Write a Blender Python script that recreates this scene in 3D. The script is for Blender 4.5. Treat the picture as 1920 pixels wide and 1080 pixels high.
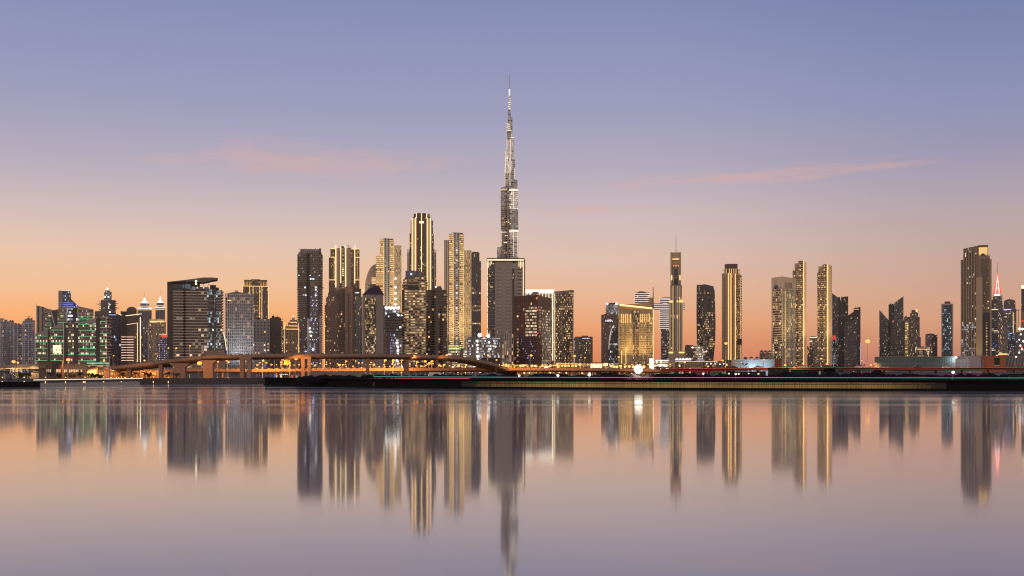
import bpy, math, random
from mathutils import Vector
for _o in list(bpy.data.objects): bpy.data.objects.remove(_o)
SC = bpy.context.scene
COL = SC.collection
R = math.radians
# ------------------------------------------------------------------ camera
F = 2400.0; HY = 694.0; CAMZ = 6.0          # focal length in photo pixels, row of the horizon, eye height
cam = bpy.data.cameras.new('camera'); co = bpy.data.objects.new('camera', cam); COL.objects.link(co)
co.location = (0, 0, CAMZ); co.rotation_euler = (R(90), 0, 0)
cam.sensor_width = 36; cam.lens = 36*F/1920; cam.shift_y = (HY-540)/1920
cam.clip_start = 0.5; cam.clip_end = 60000
SC.camera = co
# ------------------------------------------------------------------ sky
def lin(c):
    return tuple(((v/255)/12.92 if v/255 <= .04045 else ((v/255+.055)/1.055)**2.4) for v in c)
world = bpy.data.worlds.new('World'); SC.world = world; world.use_nodes = True
wn = world.node_tree; wn.nodes.clear()
def N(nt, typ, **kw):
    n = nt.nodes.new(typ)
    for k, v in kw.items(): setattr(n, k, v)
    return n
def setin(nt, sock, v):
    if isinstance(v, bpy.types.NodeSocket): nt.links.new(v, sock)
    else: sock.default_value = v
def M(nt, op, a, b=None, c=None, clamp=False):
    n = N(nt, 'ShaderNodeMath', operation=op, use_clamp=clamp)
    for i, v in enumerate((a, b, c)):
        if v is not None: setin(nt, n.inputs[i], v)
    return n.outputs[0]
def MIX(nt, f, a, b, blend='MIX'):
    n = N(nt, 'ShaderNodeMix', data_type='RGBA', blend_type=blend)
    setin(nt, n.inputs[0], f)
    for i, v in ((6, a), (7, b)):
        if not isinstance(v, bpy.types.NodeSocket): v = (*v[:3], 1)
        setin(nt, n.inputs[i], v)
    return n.outputs[2]
def RAMP(nt, f, stops, interp='LINEAR'):
    n = N(nt, 'ShaderNodeValToRGB'); cr = n.color_ramp; cr.interpolation = interp
    while len(cr.elements) < len(stops): cr.elements.new(.5)
    for e, (p, c) in zip(cr.elements, sorted(stops, key=lambda s: s[0])):
        e.position = p; e.color = (*c[:3], 1)
    nt.links.new(f, n.inputs[0]); return n.outputs[0]
def SMOOTH(nt, v, a, b):
    n = N(nt, 'ShaderNodeMapRange', interpolation_type='SMOOTHSTEP')
    setin(nt, n.inputs[0], v); n.inputs[1].default_value = a; n.inputs[2].default_value = b
    return n.outputs[0]
tc = N(wn, 'ShaderNodeTexCoord'); sx = N(wn, 'ShaderNodeSeparateXYZ'); wn.links.new(tc.outputs['Generated'], sx.inputs[0])
dx, dy, dz = sx.outputs
el = M(wn, 'ABSOLUTE', dz)
def pz(py):
    t = (HY-py)/F; return t/math.sqrt(1+t*t)
def sky(rows, top):
    return [(pz(y), lin(c)) for y, c in rows] + [(.45, lin(top[0])), (1.0, lin(top[1]))]
TOP = ((108, 120, 178), (74, 90, 150))
west = sky([(694, (236, 142, 84)), (640, (242, 160, 98)), (590, (243, 176, 122)), (540, (238, 190, 152)), (480, (228, 195, 172)), (410, (207, 187, 185)),
            (320, (179, 171, 187)), (220, (158, 158, 188)), (110, (145, 149, 186)), (0, (132, 140, 181))], TOP)
mid = sky([(694, (214, 124, 88)), (655, (224, 142, 103)), (610, (233, 163, 119)), (560, (231, 180, 146)), (490, (222, 190, 173)), (410, (206, 186, 186)),
           (320, (180, 171, 187)), (220, (159, 158, 188)), (110, (145, 149, 185)), (0, (131, 139, 180))], TOP)
east = sky([(694, (184, 120, 106)), (650, (202, 139, 114)), (600, (212, 160, 128)), (540, (206, 164, 145)), (470, (194, 167, 159)), (390, (178, 163, 171)),
            (300, (156, 151, 178)), (200, (141, 145, 181)), (100, (127, 136, 175)), (0, (114, 126, 168))], TOP)
back = [(0, (1.15, .78, .56)), (.1, (1.25, .88, .68)), (.3, (.95, .76, .68)), (.55, (.42, .40, .48)), (1, lin((74, 90, 150)))]   # eastern sky behind the camera, made brighter and warmer to light the facades
rw, rm, re_, rb = (RAMP(wn, el, s) for s in (west, mid, east, back))
c1 = MIX(wn, SMOOTH(wn, dx, -.12, .10), rw, rm)
c2 = MIX(wn, SMOOTH(wn, dx, .07, .36), c1, re_)
c3 = MIX(wn, SMOOTH(wn, dy, .75, -.35), c2, rb)
# thin pink cirrus
def cloud(cx_, cy_, wx_, wy_, tilt, seed):
    u = M(wn, 'MULTIPLY', M(wn, 'SUBTRACT', dx, (cx_-960)/F), F/wx_)
    v = M(wn, 'MULTIPLY', M(wn, 'ADD', M(wn, 'SUBTRACT', dz, pz(cy_)), M(wn, 'MULTIPLY', M(wn, 'SUBTRACT', dx, (cx_-960)/F), tilt)), F/wy_)
    cmb = N(wn, 'ShaderNodeCombineXYZ'); wn.links.new(M(wn, 'MULTIPLY', u, 1.6), cmb.inputs[0]); wn.links.new(M(wn, 'MULTIPLY', v, .9), cmb.inputs[1]); cmb.inputs[2].default_value = seed
    nz = N(wn, 'ShaderNodeTexNoise'); nz.inputs['Scale'].default_value = 1.7; nz.inputs['Detail'].default_value = 8; nz.inputs['Roughness'].default_value = .62; wn.links.new(cmb.outputs[0], nz.inputs['Vector'])
    r2 = M(wn, 'ADD', M(wn, 'MULTIPLY', u, u), M(wn, 'MULTIPLY', v, v))
    d = M(wn, 'SUBTRACT', M(wn, 'ADD', 1.0, M(wn, 'MULTIPLY', M(wn, 'SUBTRACT', nz.outputs[0], .5), 2.4)), M(wn, 'SQRT', r2))
    return SMOOTH(wn, d, 0, 1.0)
k1 = cloud(570, 305, 330, 38, .02, 3.1); k2 = cloud(1425, 336, 330, 18, -.05, 8.4); k3 = cloud(1090, 396, 120, 12, -.03, 5.2)
cl = M(wn, 'MULTIPLY', M(wn, 'ADD', M(wn, 'ADD', M(wn, 'MULTIPLY', k1, .4), M(wn, 'MULTIPLY', k2, .42)), M(wn, 'MULTIPLY', k3, .3)), SMOOTH(wn, dy, .3, .6), clamp=True)
c4 = MIX(wn, cl, c3, lin((222, 174, 162)))
nish = N(wn, 'ShaderNodeTexSky', sky_type='NISHITA'); nish.sun_disc = False; nish.sun_elevation = R(1.0); nish.sun_rotation = R(-32)
bg1 = N(wn, 'ShaderNodeBackground'); wn.links.new(nish.outputs[0], bg1.inputs[0]); bg1.inputs[1].default_value = .004
bg2 = N(wn, 'ShaderNodeBackground'); wn.links.new(c4, bg2.inputs[0]); bg2.inputs[1].default_value = 1.0
ad = N(wn, 'ShaderNodeAddShader'); wn.links.new(bg1.outputs[0], ad.inputs[0]); wn.links.new(bg2.outputs[0], ad.inputs[1])
wo = N(wn, 'ShaderNodeOutputWorld'); wn.links.new(ad.outputs[0], wo.inputs[0])
# the sun has just set behind the skyline at the left: only a faint warm glow is left of it
sl = bpy.data.lights.new('sun', 'SUN'); sl.energy = .12; sl.angle = R(8); sl.color = (1, .6, .35)
so = bpy.data.objects.new('sun', sl); COL.objects.link(so); so.rotation_euler = Vector((math.sin(R(32)), -math.cos(R(32)), -math.tan(R(1.0)))).to_track_quat('-Z', 'Y').to_euler()
vs = SC.view_settings; vs.view_transform = 'Standard'; vs.look = 'None'; vs.exposure = 0; vs.gamma = 1
SC.cycles.use_denoising = True; SC.cycles.filter_width = 1.15
SC.cycles.sample_clamp_indirect = 4
SC.cycles.max_bounces = 6
SC.cycles.use_light_tree = True
# ------------------------------------------------------------------ materials
def newmat(name):
    m = bpy.data.materials.new(name); m.use_nodes = True; nt = m.node_tree; nt.nodes.clear()
    o = N(nt, 'ShaderNodeOutputMaterial'); p = N(nt, 'ShaderNodeBsdfPrincipled'); nt.links.new(p.outputs[0], o.inputs[0])
    return m, nt, p
_plain = {}
def plain(name, col, rough=.7, metal=0, var=.16, scale=.12):
    if name in _plain: return _plain[name]
    m, nt, p = newmat(name)
    t = N(nt, 'ShaderNodeTexCoord'); nz = N(nt, 'ShaderNodeTexNoise'); nz.inputs['Scale'].default_value = scale; nz.inputs['Detail'].default_value = 5
    nt.links.new(t.outputs['Object'], nz.inputs['Vector'])
    nt.links.new(MIX(nt, nz.outputs[0], tuple(v*(1-var) for v in col), tuple(min(1, v*(1+var)) for v in col)), p.inputs['Base Color'])
    p.inputs['Roughness'].default_value = rough; p.inputs['Metallic'].default_value = metal
    if rough >= .85: p.inputs['Specular IOR Level'].default_value = .08
    _plain[name] = m; return m
def glow(name, col, st, sample=False):
    if name in _plain: return _plain[name]
    m, nt, p = newmat(name)
    p.inputs['Base Color'].default_value = (*[min(.8, v*.5) for v in col], 1)
    p.inputs['Emission Color'].default_value = (*col, 1); p.inputs['Emission Strength'].default_value = st
    m.cycles.emission_sampling = 'AUTO' if sample else 'NONE'
    _plain[name] = m; return m
WARM = ((1, .56, .2), (1, .8, .5)); PALE = ((1, .74, .42), (1, .95, .82)); COOL = ((.75, .85, 1), (1, .95, .85)); GOLD = ((1, .52, .14), (1, .68, .28))
_seed = [0]
def facade(name, wall, glass=(.018, .02, .026), wx=.15, wy=(.22, .82), lit=.15, col=WARM, st=1.3, band=0, clus=1.0, rough=.6, gr=.12, du=2, spread=.85):
    """window grid drawn in bay / storey units (the UVs count bays and storeys)"""
    wall = tuple(min(max(.55, x), x*1.35) for x in wall); st *= .8
    m, nt, p = newmat(name); _seed[0] += 1; sd = _seed[0]*7.31
    uv = N(nt, 'ShaderNodeUVMap'); s = N(nt, 'ShaderNodeSeparateXYZ'); nt.links.new(uv.outputs[0], s.inputs[0]); u, v = s.outputs[0], s.outputs[1]
    if du > 1 and wx > 0 and wy[0] > .06: u = M(nt, 'MULTIPLY', u, float(du))
    cu, cv, fu, fv = M(nt, 'FLOOR', u), M(nt, 'FLOOR', v), M(nt, 'FRACT', u), M(nt, 'FRACT', v)
    mask = M(nt, 'MULTIPLY', M(nt, 'GREATER_THAN', fv, wy[0]), M(nt, 'LESS_THAN', fv, wy[1]))
    if wx > 0: mask = M(nt, 'MULTIPLY', mask, M(nt, 'MULTIPLY', M(nt, 'GREATER_THAN', fu, wx), M(nt, 'LESS_THAN', fu, 1-wx)))
    cell = N(nt, 'ShaderNodeCombineXYZ'); nt.links.new(cu, cell.inputs[0]); nt.links.new(cv, cell.inputs[1]); cell.inputs[2].default_value = sd
    wnz = N(nt, 'ShaderNodeTexWhiteNoise', noise_dimensions='3D'); nt.links.new(cell.outputs[0], wnz.inputs['Vector'])
    cs = N(nt, 'ShaderNodeSeparateColor'); nt.links.new(wnz.outputs['Color'], cs.inputs[0])
    nz = N(nt, 'ShaderNodeTexNoise'); nz.inputs['Scale'].default_value = .21; nz.inputs['Detail'].default_value = 1; nt.links.new(cell.outputs[0], nz.inputs['Vector'])
    pr = M(nt, 'MULTIPLY', lit, M(nt, 'ADD', 1-clus, M(nt, 'MULTIPLY', SMOOTH(nt, nz.outputs[0], .36, .64), 2*clus)))
    if band:
        w1 = N(nt, 'ShaderNodeTexWhiteNoise', noise_dimensions='1D'); nt.links.new(M(nt, 'ADD', cv, sd), w1.inputs['W'])
        pr = M(nt, 'MAXIMUM', pr, M(nt, 'MULTIPLY', M(nt, 'LESS_THAN', w1.outputs[0], band), .8))
    on = M(nt, 'MULTIPLY', M(nt, 'LESS_THAN', wnz.outputs['Value'], pr), mask)
    g2 = M(nt, 'MULTIPLY', cs.outputs[1], cs.outputs[1])
    stv = M(nt, 'MULTIPLY', on, M(nt, 'ADD', st*(.85-.72*spread), M(nt, 'MULTIPLY', M(nt, 'MULTIPLY', g2, cs.outputs[1]), st*1.7*spread)))
    nt.links.new(MIX(nt, cs.outputs[0], col[0], col[1]), p.inputs['Emission Color']); nt.links.new(stv, p.inputs['Emission Strength'])
    t = N(nt, 'ShaderNodeTexCoord'); n2 = N(nt, 'ShaderNodeTexNoise'); n2.inputs['Scale'].default_value = .05; n2.inputs['Detail'].default_value = 6; nt.links.new(t.outputs['Object'], n2.inputs['Vector'])
    wcol = MIX(nt, n2.outputs[0], tuple(x*.78 for x in wall), tuple(min(1, x*1.22) for x in wall))
    gcol = MIX(nt, cs.outputs[2], tuple(x*.5 for x in glass), tuple(x*1.6 for x in glass))
    nt.links.new(MIX(nt, mask, wcol, gcol), p.inputs['Base Color'])
    nt.links.new(M(nt, 'ADD', rough, M(nt, 'MULTIPLY', mask, gr-rough)), p.inputs['Roughness'])
    m.cycles.emission_sampling = 'NONE'
    return m
# ------------------------------------------------------------------ mesh building
class MB:
    def __init__(s, bay=3.4, flo=3.3, z0=2.0): s.v = []; s.f = []; s.uv = []; s.mi = []; s.sm = []; s.bay = bay; s.flo = flo; s.z0 = z0; s.k = 0
    def face(s, pts, uvs=None, mi=0, smooth=False):
        i = len(s.v); s.v += [tuple(p) for p in pts]; s.f.append(tuple(range(i, i+len(pts)))); s.uv.append(uvs or [(p[0]/s.bay, p[1]/s.bay) for p in pts]); s.mi.append(mi); s.sm.append(smooth); return s
    def prism(s, foot, z1, z0, mi=0, cap=1, wrap=False, mis=None):
        """vertical walls over a counter-clockwise footprint; z1 may be one height or one per corner"""
        n = len(foot); zt = z1 if isinstance(z1, (list, tuple)) else [z1]*n; zb = z0 if isinstance(z0, (list, tuple)) else [z0]*n; u = 0.0
        for i in range(n):
            j = (i+1) % n; L = math.hypot(foot[j][0]-foot[i][0], foot[j][1]-foot[i][1])
            if L < 1e-6: continue
            if wrap: ua, ub = u, u+L/s.bay; u = ub
            else:
                s.k += 1; ua = s.k*40.0; ub = ua+max(1, round(L/s.bay))
            q = lambda z: (z-s.z0)/s.flo
            s.face([(*foot[i][:2], zb[i]), (*foot[j][:2], zb[j]), (*foot[j][:2], zt[j]), (*foot[i][:2], zt[i])],
                   [(ua, q(zb[i])), (ub, q(zb[j])), (ub, q(zt[j])), (ua, q(zt[i]))], mis[i] if mis else mi)
        if cap is not None:
            s.face([(*foot[i][:2], zt[i]) for i in range(n)], None, cap)
            s.face([(*foot[i][:2], zb[i]) for i in reversed(range(n))], None, cap)
        return s
    def tube(s, a, b, r0, r1=None, n=8, mi=0):
        a, b = Vector(a), Vector(b); r1 = r0 if r1 is None else r1; d = (b-a).normalized(); e = d.orthogonal().normalized(); g = d.cross(e)
        ring = lambda c, r: [c+e*(r*math.cos(2*math.pi*i/n))+g*(r*math.sin(2*math.pi*i/n)) for i in range(n)]
        A, B = ring(a, r0), ring(b, max(r1, 1e-4))
        for i in range(n): s.face([A[i], A[(i+1) % n], B[(i+1) % n], B[i]], None, mi, True)
        s.face(list(reversed(A)), None, mi); s.face(B, None, mi); return s
    def lathe(s, c, prof, n=16, mi=0, bay=None):
        P = [[(c[0]+r*math.cos(2*math.pi*i/n), c[1]+r*math.sin(2*math.pi*i/n), z) for i in range(n)] for r, z in prof]
        for k in range(len(P)-1):
            cir = 2*math.pi*max(prof[k][0], prof[k+1][0], .01)/s.bay; nb = max(1, round(cir))
            for i in range(n):
                j = (i+1) % n; s.face([P[k][i], P[k][j], P[k+1][j], P[k+1][i]], [(nb*i/n, (prof[k][1]-s.z0)/s.flo), (nb*(i+1)/n, (prof[k][1]-s.z0)/s.flo), (nb*(i+1)/n, (prof[k+1][1]-s.z0)/s.flo), (nb*i/n, (prof[k+1][1]-s.z0)/s.flo)], mi, True)
        s.face(P[-1], None, mi); s.face(list(reversed(P[0])), None, mi); return s
    def box(s, c, sz, rz=0, mi=0):
        x, y, z = (v/2 for v in sz); ca, sa = math.cos(rz), math.sin(rz)
        f = [(c[0]+a*ca-b*sa, c[1]+a*sa+b*ca) for a, b in ((-x, -y), (x, -y), (x, y), (-x, y))]
        return s.prism(f, c[2]+z, c[2]-z, mi, mi)
    def sphere(s, c, r, n=12, mi=0):
        m = n//2
        return s.lathe(c, [(r*math.sin(math.pi*i/m)+1e-4, c[2]-r*math.cos(math.pi*i/m)) for i in range(m+1)], n, mi)
    def build(s, name, mats, parent=None, loc=None):
        me = bpy.data.meshes.new(name); base = Vector(wloc(parent)) if parent else Vector(loc or (0, 0, 0))
        me.from_pydata([tuple(Vector(v)-base) for v in s.v], [], s.f)
        ul = me.uv_layers.new(name='UVMap'); i = 0
        for k, uvs in enumerate(s.uv):
            for q in uvs: ul.data[i].uv = q; i += 1
        for k, pl in enumerate(me.polygons): pl.material_index = s.mi[k]; pl.use_smooth = s.sm[k]
        for m in (mats if isinstance(mats, (list, tuple)) else [mats]): me.materials.append(m)
        o = bpy.data.objects.new(name, me); COL.objects.link(o)
        if parent: o.parent = parent
        else: o.location = base
        return o
def wloc(o):
    v = Vector((0, 0, 0))
    while o: v = v+o.location; o = o.parent
    return v
def tag(o, label=None, cat=None, group=None, kind=None):
    for k, v in (('label', label), ('category', cat), ('group', group), ('kind', kind)):
        if v: o[k] = v
    return o
def empty(name, loc, label, cat, group=None):
    o = bpy.data.objects.new(name, None); COL.objects.link(o); o.location = loc; o.empty_display_size = 1; return tag(o, label, cat, group)
def copy_tree(o, parent=None):
    c = o.copy(); COL.objects.link(c)
    if parent: c.parent = parent
    for ch in o.children: copy_tree(ch, c)
    return c
GZ = 2.0      # level of the land
def WX(px, D): return (px-960)/F*D
def WZ(py, D): return CAMZ+(HY-py)/F*D
ROOF = plain('roof_grey', (.12, .115, .11), .85)
class Bld:
    """a building at distance D whose front is square to the view; sizes are read off the photograph in pixels and turned into metres"""
    def __init__(s, name, label, cat, D, cx, group=None):
        s.D = D; s.x0 = WX(cx, D); s.A = math.atan(s.x0/D); s.ca, s.sa = math.cos(s.A), math.sin(s.A)
        s.root = empty(name, (s.x0, D, GZ), label, cat, group); s.m = D/F
    def V(s, px, d=0.0):
        p = (px-960)/F; t = (p*(s.D+d*s.ca)-s.x0-d*s.sa)/(s.ca+p*s.sa)
        return (s.x0+t*s.ca+d*s.sa, s.D-t*s.sa+d*s.ca)
    def sh(s, P, d): return (P[0]+d*s.sa, P[1]+d*s.ca)
    def z(s, py): return GZ if py is None else WZ(py, s.D)
    def rect(s, x0, x1, d0, dep):
        a, b = s.V(x0, d0), s.V(x1, d0); return [a, b, s.sh(b, dep), s.sh(a, dep)]
    def corner(s, x0, xc, x1, ang, d0=0):
        w0 = (xc-x0)*s.m; w1 = (x1-xc)*s.m; t = math.tan(R(ang))
        a, c, b = s.V(x0, d0+w0*t), s.V(xc, d0), s.V(x1, d0+w1/t)
        return [a, c, b, (a[0]+b[0]-c[0], a[1]+b[1]-c[1])]
    def arc(s, x0, x1, bulge, dep, n=12, d0=0):
        """front bulging towards the water by `bulge` metres"""
        pts = []
        for i in range(n+1):
            t = i/n; pts.append(s.V(x0+(x1-x0)*t, d0+bulge*(1-math.sin(math.pi*t))))
        return pts+[s.sh(pts[-1], dep), s.sh(pts[0], dep)]
    def oval(s, x0, x1, n=24, squash=1.0, d0=0):
        a, b = s.V(x0, 0), s.V(x1, 0); r = math.hypot(b[0]-a[0], b[1]-a[1])/2; c = ((a[0]+b[0])/2, (a[1]+b[1])/2); c = s.sh(c, r*squash+d0)
        out = []
        for i in range(n):
            q = 2*math.pi*i/n-math.pi/2; X, Y = r*math.cos(q), r*squash*math.sin(q)
            out.append((c[0]+X*s.ca+Y*s.sa, c[1]-X*s.sa+Y*s.ca))
        return out
    def wall(s, foot, yt, yb, mat, name='wall', bay=3.4, flo=3.3, parent=None, slab=None, mis=None, mats=None, roof=None, wrap=False):
        """yt: photo row of the top (one, or one per corner). slab = (step m, thickness m, overhang m, material)"""
        mb = MB(bay, flo, GZ); zt = [s.z(y) for y in yt] if isinstance(yt, (list, tuple)) else s.z(yt)
        mb.prism(foot, zt, [s.z(y) for y in yb] if isinstance(yb, list) else s.z(yb), 0, 1, wrap, mis)
        ml = [mat, roof or ROOF]
        if mats: ml += mats
        if slab:
            st, th, ov, sm = slab[:4]; k = len(ml); ml.append(sm); z = s.z(yb)+st; top = min(zt) if isinstance(zt, list) else zt
            of = offset(foot, ov)
            while z < top-.3:
                mb.prism(of, z+th/2, z-th/2, k, k); z += st
        o = mb.build(name, ml, parent or s.root)
        if name == 'wall' and not isinstance(yt, (list, tuple)) and len(foot) == 4 and s.D > 1500:
            rg = random.Random(int(yt*7+foot[0][0])); A, B, C = Vector(foot[0]), Vector(foot[1]), Vector(foot[3]); z = s.z(yt)
            for i in range(rg.randint(2, 3)):
                c = A+(B-A)*rg.uniform(.2, .8)+(C-A)*rg.uniform(.15, .5); w = min(.22*(B-A).length, rg.uniform(3, 7))
                MB().box((c.x, c.y, z+.02+.9), (w, rg.uniform(3, 6), rg.uniform(1.2, 2.4)), -s.A).build('roof_plant', ROOF, s.root)
            if rg.random() < .55:
                c = A+(B-A)*rg.uniform(.2, .8)+(C-A)*.3; MB().tube((c.x, c.y, z), (c.x, c.y, z+rg.uniform(4, 8)), .22, .1, 6).build('antenna', ROOF, s.root)
        return o
    def bx(s, x0, x1, yt, yb, d0, d1, mat, name, parent=None, bay=3.4, flo=3.3):
        mb = MB(bay, flo, GZ); mb.prism(s.rect(x0, x1, d0, d1-d0), [s.z(y) for y in yt] if isinstance(yt, (list, tuple)) else s.z(yt), s.z(yb), 0, 0); return mb.build(name, mat, parent or s.root)
    def vs(s, px, yt, yb, mat, w=.9, p=1.0, d=0, name='light_strip', parent=None):
        """a vertical lamp strip standing p metres proud of a wall at depth d"""
        return s.bx(px-w/2, px+w/2, yt, yb, d-p, d+.3, mat, name, parent)
    def hs(s, x0, x1, y, mat, h=.9, p=1.0, d=0, name='light_strip', parent=None):
        return s.bx(x0, x1, y-h/2, y+h/2, d-p, d+.3, mat, name, parent)
    def beam(s, a, b, r, mat, name, parent=None):
        pa, pb = s.V(a[0], a[2] if len(a) > 2 else 0), s.V(b[0], b[2] if len(b) > 2 else 0)
        return MB().tube((*pa, s.z(a[1])), (*pb, s.z(b[1])), r, r, 6).build(name, mat, parent or s.root)
    def mast(s, px, yt, yb, r, mat, name='spire', d=0, taper=.3, parent=None):
        p = s.V(px, d); return MB().tube((*p, s.z(yb)), (*p, s.z(yt)), r, r*taper, 8).build(name, mat, parent or s.root)
    def ball(s, px, py, r, mat, name='lamp', d=-1.5, parent=None):
        p = s.V(px, d); return MB().sphere((*p, s.z(py)), r, 10).build(name, mat, parent or s.root)
def offset(foot, o):
    n = len(foot); out = []
    for i in range(n):
        a, b, c = foot[i-1], foot[i], foot[(i+1) % n]
        e1 = Vector((b[1]-a[1], a[0]-b[0])); e2 = Vector((c[1]-b[1], b[0]-c[0]))
        e1 = e1.normalized() if e1.length > 1e-6 else e2.normalized(); e2 = e2.normalized() if e2.length > 1e-6 else e1
        h = (e1+e2); h = h/max(.35, h.length_squared/2) if h.length > 1e-3 else e1
        out.append((b[0]+h[0]*o, b[1]+h[1]*o))
    return out
# shared materials
concrete = plain('concrete', (.28, .26, .24), .85)
dark_concrete = plain('dark_concrete', (.1, .09, .085), .85)
beige = plain('beige_stone', (.5, .41, .32), .75)
brown = plain('brown_stone', (.19, .125, .09), .75)
white = plain('white_paint', (.72, .7, .68), .6)
steel = plain('steel', (.3, .3, .31), .4, .7)
black = plain('black_metal', (.03, .03, .032), .5)
dglass = plain('dark_glass', (.02, .022, .028), .1)
bglass = plain('blue_glass', (.03, .045, .075), .08)
Lgold = glow('gold_lamp', (1, .62, .26), 1.35)
Lgoldw = glow('gold_wash_lamp', (1, .6, .24), 1.9, True)
Lcream = glow('cream_lamp', (1, .82, .52), 1.4)
Lcreamw = glow('cream_wash_lamp', (1, .74, .4), 1.7, True)
Lwhite = glow('white_lamp', (.95, .97, 1), 1.5)
Lhot = glow('floodlight_lamp', (1, .96, .88), 2.6)
Lred = glow('red_lamp', (1, .05, .03), 2.2)
Lgreen = glow('green_lamp', (.2, .7, .33), .5)
Lpink = glow('pink_white_lamp', (1, .66, .52), .95)
Lblue = glow('blue_lamp', (.18, .25, 1), .9)
Lorange = glow('sodium_lamp', (1, .42, .085), 1.7)
Lamber = glow('amber_lamp', (1, .56, .17), 1.9)

def wash(b, xs, aim, energy, col=(1, .66, .32), d=-26, size=38, name='floodlight'):
    """spot lights without bodies, added in front of a facade and aimed up to brighten it"""
    for x in xs:
        q = b.V(x, d); l = bpy.data.lights.new(name, 'SPOT'); l.energy = energy; l.color = col; l.spot_size = R(size); l.spot_blend = .9; l.shadow_soft_size = .5
        o = bpy.data.objects.new(name, l); COL.objects.link(o); o.parent = b.root; p = Vector((*q, 9)); o.location = p-wloc(b.root)  # no lamp body here; added to lift the facade
        o.rotation_euler = (Vector((*b.V(x, 2), b.z(aim)))-p).to_track_quat('-Z', 'Y').to_euler()
# ------------------------------------------------------------------ setting: water, land
def poly_land():
    shore = [(-700, 452), (0, 450), (62, 449), (63.5, 463), (150, 501), (265, 548), (420, 561), (520, 577), (548, 578), (530, 520), (497, 503), (560, 480), (700, 437), (830, 419), (960, 407), (1200, 391), (1440, 379), (1700, 371), (1920, 365), (2500, 352), (3600, 330)]
    P = [(WX(px, D), D) for px, D in shore]; far = [(16000, 330), (16000, 30000), (-16000, 30000), (-16000, 452)]
    return P, P+far
SHORE, LP = poly_land()
mw, nt, p = newmat('water_surface')
tcw = N(nt, 'ShaderNodeTexCoord'); mp = N(nt, 'ShaderNodeMapping'); nt.links.new(tcw.outputs['Object'], mp.inputs[0]); mp.inputs['Scale'].default_value = (.0012, .035, 1)
nz = N(nt, 'ShaderNodeTexNoise'); nz.inputs['Scale'].default_value = 1; nz.inputs['Detail'].default_value = 5; nt.links.new(mp.outputs[0], nz.inputs['Vector'])
sp = N(nt, 'ShaderNodeSeparateXYZ'); nt.links.new(tcw.outputs['Object'], sp.inputs[0])
ruf = M(nt, 'MULTIPLY', SMOOTH(nt, M(nt, 'ADD', sp.outputs[1], M(nt, 'MULTIPLY', nz.outputs[0], 90)), 190, 300), M(nt, 'ADD', .25, M(nt, 'MULTIPLY', SMOOTH(nt, nz.outputs[0], .38, .62), 1.5)))
nt.links.new(M(nt, 'ADD', .056, M(nt, 'MULTIPLY', ruf, .038)), p.inputs['Roughness'])
p.inputs['Base Color'].default_value = (.33, .31, .33, 1); p.inputs['IOR'].default_value = 1.5; p.inputs['Metallic'].default_value = .32
wm = MB(); wm.face([(-16000, -300, 0), (16000, -300, 0), (16000, 12000, 0), (-16000, 12000, 0)])
tag(wm.build('water', mw), 'still creek water mirroring the skyline', 'water', kind='structure')
mg, nt, p = newmat('sandy_ground')
t = N(nt, 'ShaderNodeTexCoord'); nz = N(nt, 'ShaderNodeTexNoise'); nz.inputs['Scale'].default_value = .08; nz.inputs['Detail'].default_value = 8; nt.links.new(t.outputs['Object'], nz.inputs['Vector'])
nt.links.new(RAMP(nt, nz.outputs[0], [(.3, (.03, .026, .022)), (.7, (.1, .085, .068))]), p.inputs['Base Color']); p.inputs['Roughness'].default_value = .95
land = MB(); land.prism(LP, GZ, -3, 0, 0)
tag(land.build('ground', mg), 'dark sandy land behind the water edge', 'ground', kind='structure')
# ------------------------------------------------------------------ buildings
def mk(label, cat, D, cx, name='tower', group=None): return Bld(name, label, cat, D, cx, group)
# ---- far left apartment blocks
fA = facade('pale_flats', (.34, .34, .38), wx=.2, wy=(.25, .75), lit=.08, st=1.0)
fA2 = facade('pale_flats_glazed', (.25, .26, .3), glass=(.04, .05, .07), wx=.08, wy=(.2, .9), lit=.12, st=1.0)
b = mk('pale grey apartment block cut by the frame at the far left of the skyline', 'apartment block', 2000, 5, 'apartment_block')
b.wall(b.rect(-26, 14, 0, 30), 599, None, fA); b.wall(b.rect(5, 11, -2.5, 2.6), 600, None, fA2, 'glazed_bay', bay=2.2); b.wall(b.rect(14, 27, 6, 26), 602, None, fA)
b.bx(-4, 7, 596.5, 599, 6, 18, fA, 'plant_room')
for x in (-6, 1, 4.5, 11.5, 14.5, 20, 26.5): b.vs(x, 600 if x < 14 else 603, None, plain('pale_pier', (.5, .49, .52), .7), 1.3, 1.2, 6 if x > 14.2 else -.2, 'pier')
b = mk('pale apartment block with a pointed rooftop fin, second from the far left', 'apartment block', 1960, 46, 'apartment_block')
b.wall(b.rect(25, 41, 0, 28), 608, None, fA2); b.wall(b.rect(41, 66, -4, 34), 605, None, fA); b.wall(b.rect(47, 59, -7, 3.2), 608, None, fA2, 'glazed_bay')
b.wall(b.rect(42, 61, 2, 10), [603, 595, 595, 603], 605.2, concrete, 'roof_fin'); b.bx(46, 55.5, [599, 594.2, 594.2, 599], 602, 3, 9, concrete, 'roof_fin')
b.bx(61, 66, 600, 605, 4, 15, fA, 'plant_room')
for x, d in ((26, 0), (33, 0), (41.6, -4), (46.4, -4), (53, -7), (59.6, -4), (65.4, -4)): b.vs(x, 608, None, plain('pale_pier', (.5, .49, .52), .7), 1.4, 1.2, d, 'pier')
b.beam((50, 594), (58, 592.5), .35, steel, 'roof_crane')
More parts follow.
